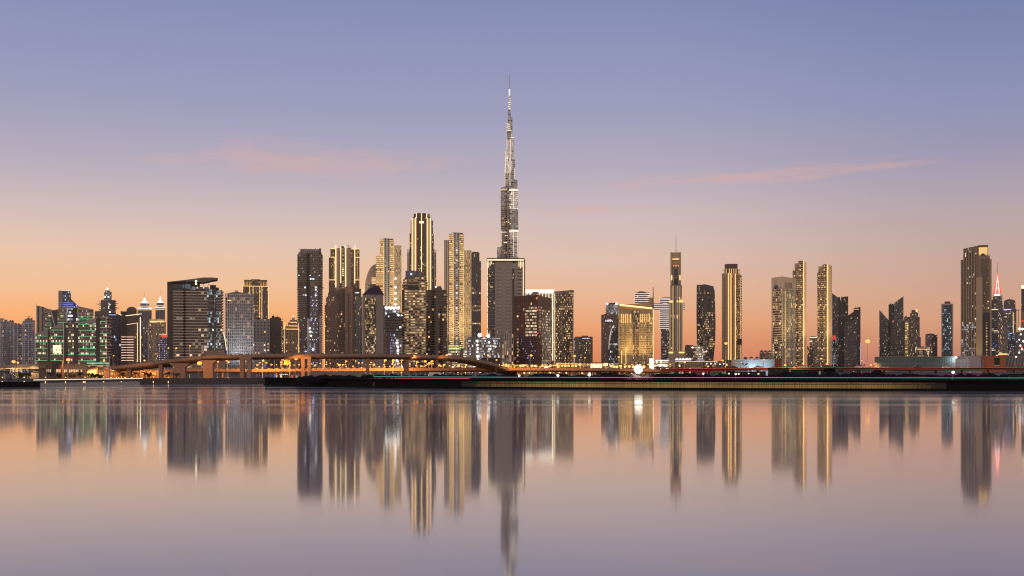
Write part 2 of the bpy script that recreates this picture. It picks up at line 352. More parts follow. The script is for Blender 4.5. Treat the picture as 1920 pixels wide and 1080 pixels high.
# ---- angular blue glass tower behind the green lit offices
b = mk('blue glass tower with a slanting wedge top behind the green-lit offices', 'office tower', 2300, 128)
fW = facade('wedge_glass', (.1, .11, .14), glass=(.05, .07, .12), wx=.04, wy=(.08, .92), lit=.1, col=COOL, st=.9)
b.wall(b.rect(117, 151, 2, 30), [545.5, 577, 577, 545.5], None, fW, bay=2.5); 
b.wall([b.V(109.5, 0), b.V(117.5, -6), b.V(120, 12), b.V(110, 16)], [545.5, 545.5, 546, 546], None, concrete, 'stone_edge')
b.wall(b.rect(117.5, 133, -2, 20), [545, 546, 546, 545], None, fW, 'front_bay')
for y in (568, 571.4, 574.8): b.hs(112, 137, y, Lblue, 1.1, 2.6, -.5)
b.hs(113, 133, 545.2, Lwhite if 0 else glow('cool_lamp', (.7, .8, 1), .8), .8, .4, -2)
# ---- green lit offices: the building at the back
fG = facade('green_office_floors', (.2, .18, .16), glass=(.03, .03, .03), wx=.1, wy=(.3, .9), lit=.24, col=PALE, st=1.1, band=.06)
fGd = facade('green_office_dark_glass', (.05, .05, .055), glass=(.02, .022, .03), wx=.05, wy=(.1, .9), lit=.1, col=PALE, st=1.1)
grey_clad = plain('grey_cladding', (.3, .27, .24), .6)
def green_block(b, x0, x1, ytl, ytr, d, lines, dep=20, fac=None):
    b.wall(b.rect(x0, x1, d, dep), [ytl, ytr, ytr, ytl], None, fac or fG, bay=3, flo=3.33)
    for y in lines:
        if y > max(ytl, ytr)+1.5: b.bx(x0+.3, x1-.4, y-.6, y+.4, d-.8, d+.2, Lgreen, 'green_light_strip')
    for y in lines:
        y -= 5.7
        if y > max(ytl, ytr)+1.5: b.bx(x0+.3, x1-.4, y-.5, y+.4, d-1.1, d+.2, grey_clad, 'balcony_band')
    b.bx(x0, x1, [ytl-1.1, ytr-1.1, ytr-1.1, ytl-1.1], [ytl, ytr][0]+.01 if ytl == ytr else max(ytl, ytr)+.4, d-1.0, d+dep*.5, grey_clad, 'roof_edge')
b = mk('green-lit office block with a broken sloping roofline standing behind a matching lower one', 'office block', 1460, 122, 'office_block')
fS = facade('slot_windows', (.26, .23, .2), wx=.3, wy=(.0, 1), lit=.04, st=.9)
b.wall(b.rect(68, 84, 0, 26), [573.5, 576.5, 576.5, 573.5], None, fS, bay=4.4); b.wall(b.rect(68, 108, 3, 20), [573.8, 583.5, 583.5, 573.8], None, grey_clad, 'gable_wall')
b.mast(68.3, 568.5, 574, .35, white); b.vs(68.2, 574, 640, white, .7, .8)
green_block(b, 84.5, 96.5, 587, 583, -3, (594, 600, 605.5, 611, 617))
b.wall(b.rect(96.5, 107.8, -1.5, 20), [583, 580.5, 580.5, 583], None, fGd, 'glass_wall'); b.beam((96, 583.5, -3.5), (102.5, 612, -3.5), .45, white, 'diagonal_fin')
green_block(b, 107.8, 125, 581, 575, -3, (582.5, 588.5, 594, 599.5, 605)); b.vs(125.4, 574, 606, white, 1.3, 1.5, -3, 'white_fin')
b.wall(b.rect(127, 145.8, -1, 20), 576.6, None, facade('lit_glass_floors', (.05, .05, .055), wx=.03, wy=(.2, .8), lit=.3, col=COOL, st=1.2, band=.3), 'glass_wall', flo=4)
b.vs(146, 573.8, 604, white, 1.3, 1.5, -3, 'white_fin'); green_block(b, 146.5, 175.5, 575, 581, -3, (582, 587.5, 593, 598))
# ---- the one in front
b = mk('wide green-lit office block with stepped sloping roofs and a square lit sign beside the water', 'office block', 1380, 134, 'office_block')
gl = [672.5+.7*i*0 - 11.35*i for i in range(9)]
L1 = [676.2-5.7*i for i in range(16)]
green_block(b, 66.4, 88.4, 627.7, 618.9, 0, L1[::1][::2]+[L1[1]]); b.vs(66.4, 628, 677, white, .7, 1.0, 0, 'white_fin')
b.wall(b.rect(88.4, 95.4, 2, 18), 616.5, None, facade('recess_dark', (.13, .115, .1), wx=.3, wy=(.2, .8), lit=.03), 'recess'); b.vs(89.2, 617.5, 677, grey_clad, 1.2, 1.2, 0, 'pillar'); b.vs(94.6, 617, 677, grey_clad, 1.2, 1.2, 0, 'pillar')
green_block(b, 95.4, 119, 615.7, 605.7, 0, L1[::2]); b.vs(119.3, 605, 682, white, 1.1, 1.6, 0, 'white_fin')
b.wall(b.rect(119.6, 127, 2, 18), 605, None, fGd, 'recess'); green_block(b, 127, 138.5, 606.5, 606.5, 1, L1[2::1]); b.wall(b.rect(138.5, 146.5, -.5, 18), 604.8, None, fGd, 'pillar', bay=4)
green_block(b, 146.5, 180.2, 605.5, 597.6, 0, L1[::2]); b.wall(b.rect(180.2, 187, -.8, 18), [597.4, 595.6, 595.6, 597.4], None, plain('dark_cladding', (.05, .045, .042), .5), 'pillar')
green_block(b, 187, 200, 595.7, 592.2, 0, L1[1::2]); b.vs(200.2, 591.5, 672, white, .9, 1.4, 0, 'white_fin')
for i in range(14): b.bx(200.4, 208.5 if i % 3 else 210.5, 595+5.7*i, 596.6+5.7*i, -1, 8, plain('rosy_balcony', (.42, .27, .2), .7), 'balcony')
b.wall(b.rect(200.4, 205, 2, 14), 594, None, fGd, 'side_wall')
sg = b.bx(99.5, 114.8, 647.5, 662, -1.6, -.7, glow('sign_panel', (1, .84, .5), 1.35), 'sign')
def text(body, x, y, z, h, mat, name, parent, rz=0, wide=1.0):
    cu = bpy.data.curves.new('t', 'FONT'); cu.body = body; cu.size = h; cu.extrude = .06; cu.align_x = 'CENTER'; cu.align_y = 'CENTER'
    o = bpy.data.objects.new('t', cu); COL.objects.link(o); dg = bpy.context.evaluated_depsgraph_get()
    me = bpy.data.meshes.new_from_object(o.evaluated_get(dg)); bpy.data.objects.remove(o); me.materials.clear(); me.materials.append(mat)
    q = bpy.data.objects.new(name, me); COL.objects.link(q); q.parent = parent; q.location = Vector((x, y, z))-wloc(parent); q.rotation_euler = (R(90), 0, rz); q.scale = (wide, 1, 1); return q
q = b.V(109.5, -1.75); text('dk', q[0], q[1], b.z(655.8), 5.6, plain('sign_brown', (.25, .12, .05)), 'lettering', sg, -b.A)
b.bx(163, 205, 679.8, 682, -6, 6, glow('canopy_glow', (.45, .8, .62), .55), 'canopy'); b.hs(163, 202, 685.6, Lgreen, 1, 1, -4)
b.wall(b.rect(120, 205, -4, 20), 682, None, facade('shop_front', (.1, .1, .09), wx=.06, wy=(.15, .9), lit=.35, col=WARM, st=1.3), 'podium')
# ---- round tower still in scaffolding
b = mk('round tower under construction with a floodlit narrow top and crane arms', 'tower', 2600, 201)
fK = facade('raw_floors', (.2, .17, .15), glass=(.03, .028, .026), wx=.06, wy=(.15, .8), lit=.05, col=COOL, st=1.4)
b.wall(b.rect(178, 217, 0, 40), 583.5, None, fK, slab=(5, .8, 1, dark_concrete)); b.wall(b.oval(188, 217, 20), 562, 583.6, fK, 'drum_wall', slab=(4.2, .9, 2.2, concrete))
b.wall(b.oval(195, 209.5, 16, d0=8), [546.5]*16, 562.1, facade('cage_glass', (.22, .22, .25), wx=.1, wy=(.1, .85), lit=.25, col=COOL, st=1), 'crown'); b.wall(b.oval(197.5, 206.5, 14, d0=10), 544, 546.6, concrete, 'cap')
for x, y, r in ((201, 541.5, 2.0), (197, 556.5, 1.7), (203.5, 557, 1.7), (205.5, 571, 1.3), (206, 585, 1.3)): b.ball(x, y, r, Lhot, 'flood_lamp', -2)
b.mast(201, 540, 545, .9, steel, 'mast')
b.beam((181, 570.5), (190, 570.8), .6, steel, 'crane_arm'); b.beam((214, 569), (221, 568.2), .6, steel, 'crane_arm'); b.beam((214, 578), (223, 577), .6, steel, 'crane_arm')
# ---- dark blue block
b = mk('dark blue glass block lit blue along its roof, beside the green-lit offices', 'office block', 1560, 216, 'office_block')
fB = facade('navy_glass', (.025, .03, .06), glass=(.02, .028, .06), wx=.08, wy=(.1, .9), lit=.06, col=COOL, st=.9)
b.wall(b.rect(203, 229, 0, 26), [590, 588, 588, 590], None, fB, bay=3); b.hs(204, 218, 590.5, glow('cool_blue_lamp', (.35, .5, 1), .8), 1.4, .9); b.bx(206, 214, 586.5, 589, 5, 15, dark_concrete, 'plant_room')
# ---- outlined brown block
b = mk('dark brown block outlined by white light lines with glowing pink floor bands', 'office block', 1450, 246, 'office_block')
fO = facade('brown_dark', (.09, .06, .05), glass=(.02, .018, .02), wx=.2, wy=(.2, .8), lit=.05, st=1)
b.wall(b.rect(226, 258, 0, 24), [583, 592, 592, 590], None, fO); b.wall(b.rect(230, 238, -1.2, 20), [584, 584, 584, 584], None, plain('dark_cladding', (.05, .045, .042)), 'stair_tower')
b.wall(b.rect(258, 266.5, 2, 20), 589, None, fO, 'side_wall'); b.beam((235.5, 592.5, -2), (265.5, 588.4, -2), .35, Lcream, 'light_line'); b.beam((222, 589, -1), (228, 591.2, -1), .35, Lcream, 'light_line')
b.beam((237.5, 609, -1.5), (257.5, 605.5, -1.5), .35, Lpink, 'light_line'); b.vs(257.7, 605, 679, Lcream, .9, 1.6); b.vs(263.2, 594, 679, Lcream, 1.1, 1.6, 2)
for i in range(7): b.ball(263.2, 597+4*i, .5, Lhot, 'lamp', -.2)
for i in range(10):
    y = 631.8+4.9*i
    b.bx(227.3, 236, y-.6, y+.6, -1.3, .2, Lpink, 'floor_light'); b.bx(237, 250.5, y-.6, y+.6, -1.3, .2, Lpink, 'floor_light')
b = mk('small dark block with a rounded barrel roof between the scaffolded tower and the twin spires', 'tower', 2300, 247)
b.wall(b.rect(237, 256.5, 0, 30), 582, None, fO)
mb = MB()
for i in range(10):
    a0, a1 = math.pi*i/10, math.pi*(i+1)/10; xa, xb = 246.8-9.7*math.cos(a0), 246.8-9.7*math.cos(a1)
    mb.prism(b.rect(xa, xb, 0, 30), [b.z(582-6.8*math.sin(a0)), b.z(582-6.8*math.sin(a1)), b.z(582-6.8*math.sin(a1)), b.z(582-6.8*math.sin(a0))], b.z(582.05))
mb.build('roof', plain('grey_metal', (.13, .12, .12), .5, .4), b.root)
# ---- twin spires
fT = facade('spire_tower_glass', (.2, .19, .2), glass=(.03, .035, .05), wx=.2, wy=(.05, .95), lit=.1, col=PALE, st=.9)
for lab, x0, x1, cx_, yl, ycr, c0, c1_, n0, n1, ypk, ysp in (('left of the twin towers with white floodlit crowns and thin spires', 258, 284.4, 271, 577.8, 568, 263, 279.5, 264.5, 278, 560, 546.7),
                                            ('right of the twin towers with white floodlit crowns and thin spires', 291.5, 309.5, 300.5, 576.8, 567, 294, 307, 296, 305, 558, 544)):
    b = mk(lab, 'tower', 2850, cx_)
    b.wall(b.rect(x0, x1, 0, 34), yl, None, fT, bay=3); b.wall(b.rect(x0+2, x1-2, -1.5, 34), yl+6, None, fT, 'front_bay')
    b.hs(x0, x1, yl, Lwhite, 1.3, 1.2); b.hs(x0+1, x1-1, yl+3.2, Lcream, .6, 1.4)
    b.wall([b.V(n0, 4), b.V(n1, 4), b.sh(b.V(n1, 4), 18), b.sh(b.V(n0, 4), 18)], yl-5.5, yl-.6, fT, 'neck')
    b.wall(b.rect(c0, c1_, 2, 24), ycr, yl-5.4, fT, 'crown'); b.hs(c0, c1_, ycr, Lwhite, .7, .8, 2); b.hs(n0, n1, yl-4, Lcream, .6, .8, 4)
    q = b.sh(b.V(cx_, 2), 9); r = (c1_-c0)/2*b.m*.72
    MB().lathe(q, [(r, b.z(ycr)), (r*.8, b.z(ycr-2)), (r*.42, b.z(ycr-4)), (r*.3, b.z(ypk)), (.3, b.z(ypk-3))], 14).build('dome', glow('crown_light', (1, .9, .78), 1.25), b.root)
    MB().tube((*q, b.z(ypk-3)), (*q, b.z(ysp)), .55, .2, 6).build('spire', white, b.root); b.bx(c0+3, c1_-3, ycr-2.4, ycr, 1.5, 3, Lhot, 'flood_lamp')
# ---- beige lit block and red sign block
b = mk('beige block with a gold floodlit parapet below the twin spires', 'apartment block', 1900, 293, 'apartment_block')
fE = facade('beige_flats', (.3, .23, .17), wx=.24, wy=(.15, .8), lit=.2, st=1.1)
b.wall(b.rect(277, 311, 0, 26), 604.5, None, fE, bay=3.1); b.wall(b.rect(280, 309, 2, 20), 598.5, 604.6, beige, 'parapet'); b.hs(281, 295, 603.4, Lgoldw, 1.6, 2.2, 1); b.hs(296, 308, 602.6, Lgoldw, 1.2, 2.2, 1)
for x in (279, 288.5, 298, 308): b.vs(x, 605, 690, beige, 1.6, 1.2, 0, 'pilaster')
b = mk('low block dotted with violet windows under a red roof sign', 'hotel', 1560, 304, 'hotel')
b.wall(b.rect(297.5, 313.5, 0, 22), 633, None, facade('violet_dots', (.16, .13, .15), du=1, wx=.25, wy=(.25, .7), lit=.95, col=((.5, .5, 1), (.95, .8, 1)), st=.85, clus=.1), bay=2, flo=2.6)
s_ = b.bx(298.5, 313, 626.8, 633, 1, 6, plain('sign_cream', (.5, .36, .26)), 'roof_sign'); b.hs(298, 313.5, 626.6, Lcream, .6, .5, 1)
rr = random.Random(3)
for i in range(6): b.bx(303.2+i*1.55, 304.3+i*1.55, 628.2+rr.random(), 631.8, .5, 1.2, Lred, 'sign_stroke', s_)
# ---- canopy roof balcony block
b = mk('broad dark apartment block of stacked white balconies under a tilted flying roof', 'apartment block', 1480, 366, 'apartment_block')
fP = facade('balcony_rooms', (.11, .09, .08), glass=(.03, .03, .034), wx=.06, wy=(.05, .95), lit=.13, col=((1, .7, .4), (.9, .95, 1)), st=.9, clus=.9)
fPg = facade('corner_glass', (.05, .05, .06), glass=(.03, .04, .05), wx=.04, wy=(.1, .85), lit=.22, col=((.6, .85, 1), (1, .85, .55)), st=.8, band=.06)
wslab = plain('balcony_white', (.5, .44, .39), .7)
b.wall(b.rect(313.5, 324, 0, 30), [530.5, 529, 529, 530.5], None, plain('dark_brown_wall', (.075, .06, .055), .6), 'side_wall')
b.wall(b.rect(324, 343, 1.5, 26), 543, None, fP, slab=(3.27, .9, 1.5, wslab), flo=3.27)
b.wall(b.rect(357, 375, 6, 18), [527.8, 529.4, 529.4, 527.8], 543.1, plain('dark_brown_wall', (.075, .06, .055), .6), 'roof_block'); b.wall(b.rect(324, 357, 2.5, 25), [530.4, 527.6, 527.6, 530.4], 543.2, facade('penthouse', (.05, .05, .055), glass=(.03, .04, .06), wx=.04, wy=(.15, .75), lit=.35, col=((.25, .6, .8), (.5, .85, 1)), st=.5), 'penthouse', flo=7, bay=3)
b.wall(b.rect(343, 349.5, 4, 24), 540, None, plain('dark_cladding', (.05, .045, .042)), 'recess')
b.wall(b.rect(349.5, 388, 0, 26), 543, None, fP, slab=(3.27, .9, 1.6, wslab), flo=3.27)
b.wall(b.rect(357, 392, 4, 20), 537.5, 543.2, fPg, 'terrace_rooms', flo=3.4); b.bx(350, 390, 541, 541.7, -1.7, 0, wslab, 'terrace_rail')
b.wall(b.rect(388, 401, .8, 26), 541, None, fPg, 'glass_wall', flo=3.27, slab=(6.54, .5, .5, wslab))
b.wall(b.rect(401, 405, -.8, 22), 534, None, plain('dark_cladding', (.05, .045, .042)), 'stair_tower'); b.vs(402.8, 548, 672, facade('stair_glass', (.06, .07, .07), glass=(.05, .08, .09), wx=.05, wy=(.15, .85), lit=.55, col=((.35, .6, .65), (.6, .8, .8)), st=.5), 2.2, .7, -.8, 'stair_glazing')
b.wall(b.rect(405, 416.5, 1.5, 24), 543, None, fPg, 'end_wall', flo=3.27, slab=(3.27, .8, 1.7, wslab))
for i in range(24): b.bx(416.6, 419.2, 545.5+5.3*i, 547+5.3*i, 0, 14, wslab, 'balcony')
b.bx(394, 404.5, 533.5, 541, 3, 16, dark_concrete, 'plant_room'); b.bx(405, 410.5, 538, 543, 4, 14, dark_concrete, 'plant_room')
mb = MB(); zz = b.z
top = [(313.3, 529.5), (350, 525), (382, 520.2), (398, 520), (408.6, 521)]; bot = [(313.3, 531.2), (350, 528), (375, 529.5), (392, 525.5), (408.6, 523.8)]
mb2 = MB()
for i in range(4):
    (xa, ya), (xb, yb_) = top[i], top[i+1]; (_, za), (_, zb_) = bot[i], bot[i+1]
    A_, B_, = b.V(xa, -3), b.V(xb, -3); C_, D_ = b.sh(B_, 30), b.sh(A_, 30)
    mb2.prism([A_, B_, C_, D_], [zz(ya), zz(yb_), zz(yb_), zz(ya)], [zz(za), zz(zb_), zz(zb_), zz(za)])
mb2.build('roof', plain('roof_soffit', (.15, .12, .1), .6), b.root)
b.beam((383, 537, 0), (380, 529, 0), .3, steel, 'strut'); b.beam((389, 537, 0), (394, 527, 0), .3, steel, 'strut')
for y in (527.3, 532): b.ball(367.6, y, 1.0, glow('roof_lamp', (1, .95, .55), 5), 'lamp', -3.2)
b.wall(b.rect(383, 422, -5, 30), 658.5, None, plain('pink_podium', (.3, .19, .14), .8), 'podium')
# ---- white grid curved block
b = mk('rounded office block wrapped in a white grid, uplit brighter towards its foot', 'office block', 1620, 448, 'office_block')
fQ = facade('grid_glass', (.1, .085, .075), glass=(.04, .036, .038), wx=.03, wy=(.05, .92), lit=.14, col=((1, .55, .25), (1, .8, .5)), st=.45)
ft = b.arc(423.5, 473, 9, 26, 14); zt = [b.z(551-3.6*math.sin(math.pi*min(1, i/14*1.15+.05))) for i in range(15)]+[b.z(549)]*2
mb = MB(3.4, 4.4, GZ); mb.prism(ft, zt, GZ, 0, 1, True); mb.build('wall', [fQ, ROOF], b.root)
mb = MB(); of = offset(ft, .9); wg = plain('white_grid', (.6, .58, .56), .5)
for k in range(30):
    z = b.z(549)-2-k*3.7
    if z > 3: mb.prism(of, z+.27, z-.27)
for i in range(0, 57):
    t_ = i/56*14; j = min(13, int(t_)); f_ = t_-j; A_, B_ = of[j], of[j+1]; P_ = (A_[0]+(B_[0]-A_[0])*f_, A_[1]+(B_[1]-A_[1])*f_)
    if i % 4 == 0: mb.box((*P_, (b.z(552)+GZ)/2+2), (1.0, 1.1, b.z(552)-GZ), -b.A)
mb.build('white_grid', wg, b.root); b.hs(427, 458, 563, Lamber, 1.3, .5, 3.5, 'amber_light_band')
for x in (428, 436, 444, 451, 459, 467):      # uplights set in the pavement round its foot
    q = b.V(x, -34); l = bpy.data.lights.new('uplight', 'SPOT'); l.energy = 14000; l.color = (.88, .9, 1); l.spot_size = R(80); l.spot_blend = 1; l.shadow_soft_size = .4
    o = bpy.data.objects.new('uplight', l); COL.objects.link(o); o.parent = b.root; o.location = Vector((*q, 10))-wloc(b.root); tgt = Vector((*b.V(x, 4), 40)); o.rotation_euler = (tgt-Vector((*q, 10))).to_track_quat('-Z', 'Y').to_euler()
b.bx(441, 446, 545.5, 549, 6, 10, steel, 'roof_crane'); b.beam((440, 544.5), (447, 545.8), .3, steel, 'crane_arm')
# curved low shell at its left
b = mk('low curved shell roof edged with light at the foot of the white grid block', 'building', 1560, 421, 'building')
mb = MB()
for i in range(9):
    a0, a1 = i/9*math.pi/2, (i+1)/9*math.pi/2; xa, xb = 414+12*math.sin(a0), 414+12*math.sin(a1); ya, yb_ = 688-68*math.cos(a0), 688-68*math.cos(a1)
    mb.prism(b.rect(xa, xb, 0, 18), [b.z(ya), b.z(yb_), b.z(yb_), b.z(ya)], GZ)
mb.build('roof', plain('shell_grey', (.14, .15, .17), .5), b.root)
for i in range(4): a0, a1 = (i+.2)/6*math.pi/2, (i+1.2)/6*math.pi/2; b.beam((414+12*math.sin(a0), 688-68*math.cos(a0)-.5, -.3), (414+12*math.sin(a1), 688-68*math.cos(a1)-.5, -.3), .45, Lcream, 'light_strip')
# ---- gold outlined tower behind
b = mk('tower outlined in thin gold light lines standing behind the white grid block', 'tower', 2700, 479)
fR = facade('gold_outline_windows', (.16, .12, .09), glass=(.035, .03, .028), wx=.2, wy=(.1, .9), lit=.13, st=1.1)
b.wall(b.rect(454, 503, 0, 34), 536.5, None, fR, bay=3); b.wall(b.rect(457.5, 501, 2, 28), 524.6, 536.6, facade('gold_crown_ribs', (.24, .16, .08), glass=(.05, .035, .02), wx=.3, wy=(0, 1), lit=0), 'crown', bay=4)
b.wall(b.rect(471, 488, 0, 20), 523.6, 536.4, fR, 'crown_centre'); b.hs(454, 503, 536.6, Lgold, .8, 1.5)
for x in (454.6, 468.3, 474.5, 487, 491, 503): b.vs(x, 537, 640, Lgold, .8, 1.2)
for i in range(15): b.vs(458.5+i*2.95, 528.5, 536, glow('dim_gold', (1, .55, .18), .55), .8, 1.0, 2, 'crown_light')
# ---- grey block / dark block
b = mk('plain grey block with square windows and a lower lit annexe', 'office block', 1760, 490, 'office_block')
fU = facade('grey_square_windows', (.2, .2, .19), du=1, wx=.28, wy=(.25, .75), lit=.1, st=.8)
b.wall(b.rect(474.5, 506, 0, 22), 598, None, fU, bay=4.2, flo=4.2); b.wall(b.rect(471, 499, -6, 5.8), 641, None, facade('annexe', (.34, .31, .29), du=1, wx=.28, wy=(.25, .7), lit=.3, col=PALE, st=1.0), 'annexe', bay=4.2, flo=4.2)
for x, y in ((475, 647), (496, 647), (477, 667), (497, 657)): b.ball(x, y, .7, Lhot, 'lamp', -7)
b = mk('dark brown block with a small dome on its flat roof', 'office block', 1800, 517, 'office_block')
b.wall(b.rect(506, 527, -2, 24), 596, None, facade('dark_brown_windows', (.075, .058, .054), wx=.3, wy=(.2, .8), lit=.04, st=1), bay=3.5); b.wall(b.rect(527, 530.5, 3, 18), 598, None, facade('side_lit', (.2, .17, .14), wx=.2, lit=.5, st=1), 'side_wall')
b.wall(b.oval(509.5, 515, 14, d0=3), 593.8, 596.1, plain('dark_cladding', (.05, .045, .042)), 'dome_base'); MB().sphere((*b.sh(b.V(512.2, 3), 2.2), b.z(593.8)), 2.0, 12).build('dome', plain('dark_cladding', (.05, .045, .042)), b.root)
b = mk('old-style brown block with a stepped gold-lit crown and small finial', 'hotel', 2050, 545, 'hotel')
fV = facade('brown_hotel', (.22, .15, .1), wx=.3, wy=(.2, .75), lit=.28, st=1.1)
b.wall(b.rect(530.5, 562, 0, 26), 617.5, None, fV, bay=4.6, flo=4.6)
for x0, x1, y0, y1, d in ((535, 562, 611.5, 617.6, 2), (540, 560, 604.5, 611.6, 4), (543.5, 557.5, 599.5, 604.6, 5)): b.wall(b.rect(x0, x1, d, 16), y0, y1, fV, 'tier', bay=3, flo=3); b.hs(x0+1, x1-1, y1-.6, Lgoldw, .8, 1.2, d)
b.wall(b.oval(547.5, 552.5, 12, d0=6), 594.5, 599.6, beige, 'lantern'); b.ball(550, 594, 1.6, Lcream, 'finial', 8)
for x in (533, 560): b.vs(x, 605, 672, Lgold, .7, 1)
# ---- concrete tower under construction
b = mk('tall bare concrete tower under construction with open floor slabs and blue-white work lights', 'tower', 2150, 581)
fC = facade('bare_floors', (.19, .165, .15), glass=(.04, .036, .033), wx=.1, wy=(.1, .72), lit=.03, col=COOL, st=1.2)
fCl = facade('work_lit_floors', (.19, .165, .15), glass=(.05, .045, .04), wx=.1, wy=(.15, .7), lit=.22, col=((.55, .65, 1), (.9, .93, 1)), st=1.1)
bs = plain('bare_slab', (.3, .26, .235), .85)
b.wall(b.rect(559.5, 575.5, 3, 28), 474, None, fC, slab=(3.0, .8, 1.8, bs), flo=3, bay=4)
b.wall(b.rect(575.5, 580.5, 0, 30), 475.5, None, plain('dark_core', (.065, .06, .058), .8), 'core_wall')
b.wall(b.rect(580.5, 597.5, 2, 28), 472.5, None, fC, slab=(3.0, .7, .9, bs), flo=3, bay=3.4)
b.wall(b.rect(589, 595.5, .6, 1.3), 535, None, fCl, 'lit_stair', flo=3, bay=3); b.wall(b.rect(580.8, 589, .8, 1.1), 555, None, fCl, 'lit_rooms', flo=3, bay=3.4)
b.wall(b.rect(597.5, 603.5, 5, 24), 474.5, None, fC, slab=(3.0, .8, 1.5, bs), flo=3)
b.wall(b.rect(558.8, 603.8, 1.2, 26), 529.5, 536.5, plain('tarp_band', (.15, .125, .11), .9), 'refuge_floor'); b.bx(581, 591, 528.5, 537.5, .3, 1.5, plain('tan_tarp', (.32, .24, .15), .9), 'tarpaulin')
b.wall(b.rect(575.6, 580.4, -.9, 1.5), 597, None, plain('pale_panel', (.5, .46, .44), .7), 'hoist_panel'); b.wall(b.rect(598.5, 603, 3.5, 2), 592, None, plain('pale_panel', (.5, .46, .44), .7), 'hoist_panel')
b.wall(b.rect(563, 600, 6, 20), 466.5, 474.6, facade('parapet_mesh', (.2, .175, .16), glass=(.08, .07, .065), wx=.2, wy=(.2, .8), lit=0), 'parapet', bay=2.6, flo=2.6)
for i in range(13): b.mast(561+i*3.4, 464.8+(i % 3)*.8, 474, .3, steel, 'scaffold_pole', 2, 1)
b.bx(598.5, 602, 465, 474, 3, 8, dark_concrete, 'hoist_tower'); b.bx(603.5, 607.2, 538.4, 540, 4, 8, bs, 'platform'); b.bx(556.6, 560, 541, 542.4, 4, 8, bs, 'platform'); b.bx(556, 559.6, 503.5, 504.6, 4, 8, bs, 'platform')
for x, y, r in ((581, 615.5, 1.6), (582, 622, 1.6), (583, 629.5, 1.5), (587, 655, 1.6), (573, 659, .9)): b.ball(x, y, r, Lhot if y < 640 else glow('blue_work_lamp', (.6, .65, 1), 8), 'work_lamp', -1.5)
for x, y in ((582.5, 523), (587.5, 523), (572, 539), (592, 538.5), (592, 543), (573, 553.5), (592, 553.5)): b.bx(x-1.3, x+1.3, y-1.2, y+1.2, .2, 2, glow('work_light', (.85, .9, 1), 1.6), 'work_light')
# ---- gold striped hotel
b = mk('dark tower striped by bright gold vertical light lines with a flat top', 'hotel', 2900, 645, 'hotel')
dgold = facade('dark_gold_panel', (.15, .1, .065), glass=(.035, .03, .026), wx=.22, wy=(.08, .9), lit=.08, st=1.2)
sand = plain('sand_panel', (.36, .28, .2), .65)
b.wall(b.rect(616.5, 631, 4, 40), 483, None, dgold); b.wall(b.rect(619.5, 631, 5, 30), 466, 483.2, dgold, 'crown')
b.wall(b.rect(629.5, 658.5, 0, 40), [465.5, 464, 464, 465.5], None, sand, 'centre_wall'); b.wall(b.rect(641, 645.6, -.8, 3), 474, None, facade('lit_stack', (.2, .15, .1), du=1, wx=.1, wy=(.2, .75), lit=.9, col=((1, .7, .35), (1, .85, .5)), st=1.1, clus=.1), 'window_stack', flo=4.6, bay=6)
b.wall(b.rect(637.5, 640.5, -.6, 3), 470, None, dgold, 'recess'); b.wall(b.rect(655, 674, 3, 38), 466, None, dgold, 'wing_wall')
for x, y0, y1, w in ((629.7, 460.5, 539, 1.5), (639, 464.5, 531, 1.2), (648.2, 460.5, 548, 1.3), (665.2, 460.5, 531, 1.3)): b.vs(x, y0, y1, Lcreamw, w, 2.2)
for x0, x1, y in ((620, 629, 466.4), (656.5, 674, 466.4), (620, 629, 482.3), (666, 674.3, 482), (616.5, 629.5, 524.8), (665, 674, 524.5)): b.hs(x0, x1, y, Lgold, 1.0, 1.2, 3)
b.vs(626.5, 484, 526, Lgold, .6, .8, 4); b.vs(670, 468, 524, glow('dim_gold', (1, .55, .18), .55), .7, 1, 3)
b.bx(649, 656, 460, 461, 4, 8, steel, 'roof_crane'); b.mast(654, 460.3, 466, .5, steel, 'mast', 5); b.bx(640, 645, 461.3, 464.6, 6, 12, dark_concrete, 'plant_room')
# ---- brown stepped tower in front
b = mk('dark brown apartment tower with a stepped top in front of the gold striped hotel', 'apartment tower', 1760, 636)
fX = facade('brown_flats', (.16, .105, .08), wx=.22, wy=(.2, .8), lit=.1, st=1.1, clus=.9)
fXd = facade('brown_dark_glass', (.05, .04, .036), wx=.1, wy=(.15, .85), lit=.14, col=((1, .42, .12), (1, .75, .4)), st=1.0)
b.wall(b.rect(609.5, 615.5, 7, 22), 571, None, fXd, 'side_wall', slab=(3.3, .6, .9, plain('brown_slab', (.2, .14, .11)))); b.wall(b.rect(611, 636.5, 4, 26), 556, None, fX, bay=3.4)
b.wall([b.V(636.5, 1), b.V(647, 1), b.sh(b.V(647, 1), 26), b.sh(b.V(636.5, 1), 26)], 550, None, fXd, 'glass_wall')
b.wall(b.rect(647, 661, -1, 26), [537.5, 537, 537, 537.5], None, facade('brown_panel', (.23, .145, .105), du=1, wx=.4, wy=(.25, .75), lit=.04, st=1), 'stair_wall', bay=5); b.wall(b.rect(652.5, 655, -1.5, 2), 550, None, dglass, 'slot')
b.wall(b.rect(615, 636.5, 7, 18), 548, 556.2, facade('penthouse_brown', (.14, .11, .1), glass=(.04, .05, .06), wx=.1, wy=(.1, .8), lit=.05), 'penthouse', flo=4); b.wall(b.rect(625, 650, 5, 18), [546, 539, 539, 546], 556.3, plain('brown_stone2', (.18, .125, .1)), 'roof_block')
b.bx(634, 641, 549.5, 558, -.2, 2, dglass, 'roof_opening'); b.wall(b.rect(661, 666, 6, 18), 543, None, facade('rosy_side', (.2, .13, .11), wx=.3, lit=.05), 'end_wall')
b.vs(608.5, 602, 688, Lgold, .8, .6, 7)
